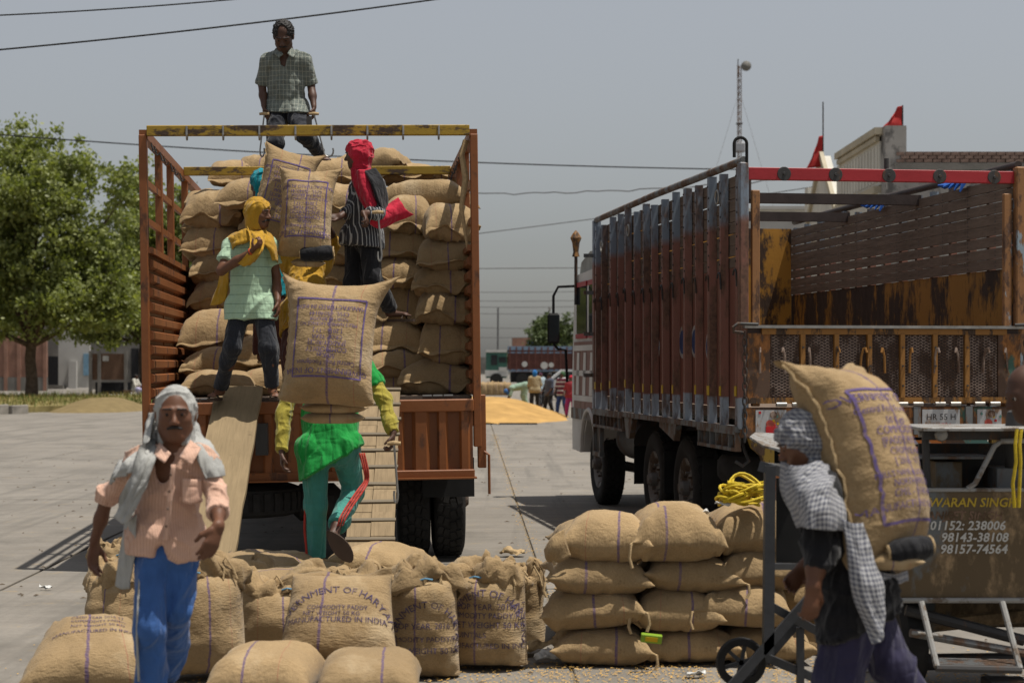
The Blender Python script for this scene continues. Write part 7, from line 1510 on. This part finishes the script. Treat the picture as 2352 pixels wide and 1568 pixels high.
# trolley
dt_ = 8.9; to = P(1770, 1560, dt_); to[2] = 0; tr_ = thing('hand_trolley', 'dark steel sack trolley with a small wheel, in front of the neat stack', 'trolley', tuple(to))
def tl(u, v, o=0): return tuple(P(u, v, dt_+o)-to)
def tbar(name, a, c, w_, h_, mat=M['dark_steel']): m = MB(); m.bar(tl(*a), tl(*c), w_, h_, (0, 1, 0)); return m.build(name, mat, tr_)
M['trolley'] = plain('trolley_steel', (.040, .042, .046), .5, .25, 8, .1, 40, .4)
tbar('upright', (1768, 1068), (1764, 1500), .05, .072, M['trolley']); tbar('upright', (1890, 1090, .35), (1890, 1560, .35), .05, .05, M['trolley'])
m = MB(); m.box(tuple((np.array(tl(1815, 1085))+np.array(tl(1870, 1300, .3)))/2), (.26, .02, .42)); m.build('back_plate', M['black'], tr_)
tbar('top_bar', (1752, 1072), (1900, 1110, .3), .05, .055, M['trolley']); tbar('cross_bar', (1770, 1300), (1880, 1300, .3), .03, .03, M['trolley']); tbar('diagonal', (1868, 1362, -.02), (1676, 1580, -.02), .045, .032, M['trolley']); tbar('diagonal', (1862, 1395, .18), (1700, 1580, .18), .04, .03, M['trolley']); tbar('base_bar', (1772, 1392, .0), (1880, 1450, .1), .04, .05, M['trolley']); tbar('base_bar', (1740, 1500, .1), (1880, 1560, .1), .04, .05, M['trolley']); tbar('foot', (1838, 1440, .08), (1838, 1580, .08), .035, .04, M['trolley'])
wc = np.array(tl(1702, 1520, .08)); m = MB(); m.lathe([(.085, -.028), (.118, -.026), (.125, 0), (.118, .026), (.085, .028), (.085, -.028)], tuple(wc), 'Y', 30, False); wo = m.build('wheel', M['tyre'], tr_, True); m = MB()
for k in range(3): a = math.pi*k/3+.3; m.bar(wc+V3(math.cos(a), 0, math.sin(a))*.09, wc-V3(math.cos(a), 0, math.sin(a))*.09, .018, .022, (0, 1, 0))
m.build('spokes', M['trolley'], wo)
a, c = P(1722, 1002, dt_+.5), P(1850, 1018, dt_+.3); m = MB(); m.raw([tuple(a-to), tuple(P(1735, 992, dt_+.9)-to), tuple(P(1860, 1000, dt_+.9)-to), tuple(P(1862, 1048, dt_+.3)-to), tuple(P(1752, 1022, dt_+.4)-to)], [(0, 1, 2, 3, 4)]); m.raw([tuple(V3(*p)-V3(0, 0, .012)) for p in m.v[:5]], [(4, 3, 2, 1, 0)]); m.f += [(i, (i+1) % 5, 5+(i+1) % 5, 5+i) for i in range(5)]; m.build('tray', M['pale_tube'], tr_)
tbar('tray_stand', (1800, 1010, .6), (1800, 1100, .6), .03, .03, M['trolley']); tbar('tray_rim', (1752, 1066, .02), (1850, 1075, .15), .02, .012, M['pale_tube'])

# ------------------------------------------------------------------ FINAL: small dirt on the yard; tiny joined pieces are stuff
def fdirt(rg, n): return np.stack([rg.uniform(-9, 7, n), 8+rg.uniform(0, 1, n)**1.6*40], -1)
v, f = flecks(900, fdirt, .018, 9); tag(link('litter_specks', mesh('litter_specks', v, f, plain('dirt_specks', (.10, .075, .05), .95, .4, 5))), 'dark specks of straw and dirt strewn over the concrete', 'dirt', kind='stuff')
for o in bpy.data.objects:
    if o.parent is not None and o.name.split('.')[0] in ('bolt', 'rivet', 'tread', 'wire_mesh', 'bracing', 'rolled_edge', 'printed_text', 'tie_cord', 'chain', 'lettering', 'number_plate_text', 'emblem', 'hub'): o['kind'] = 'stuff'
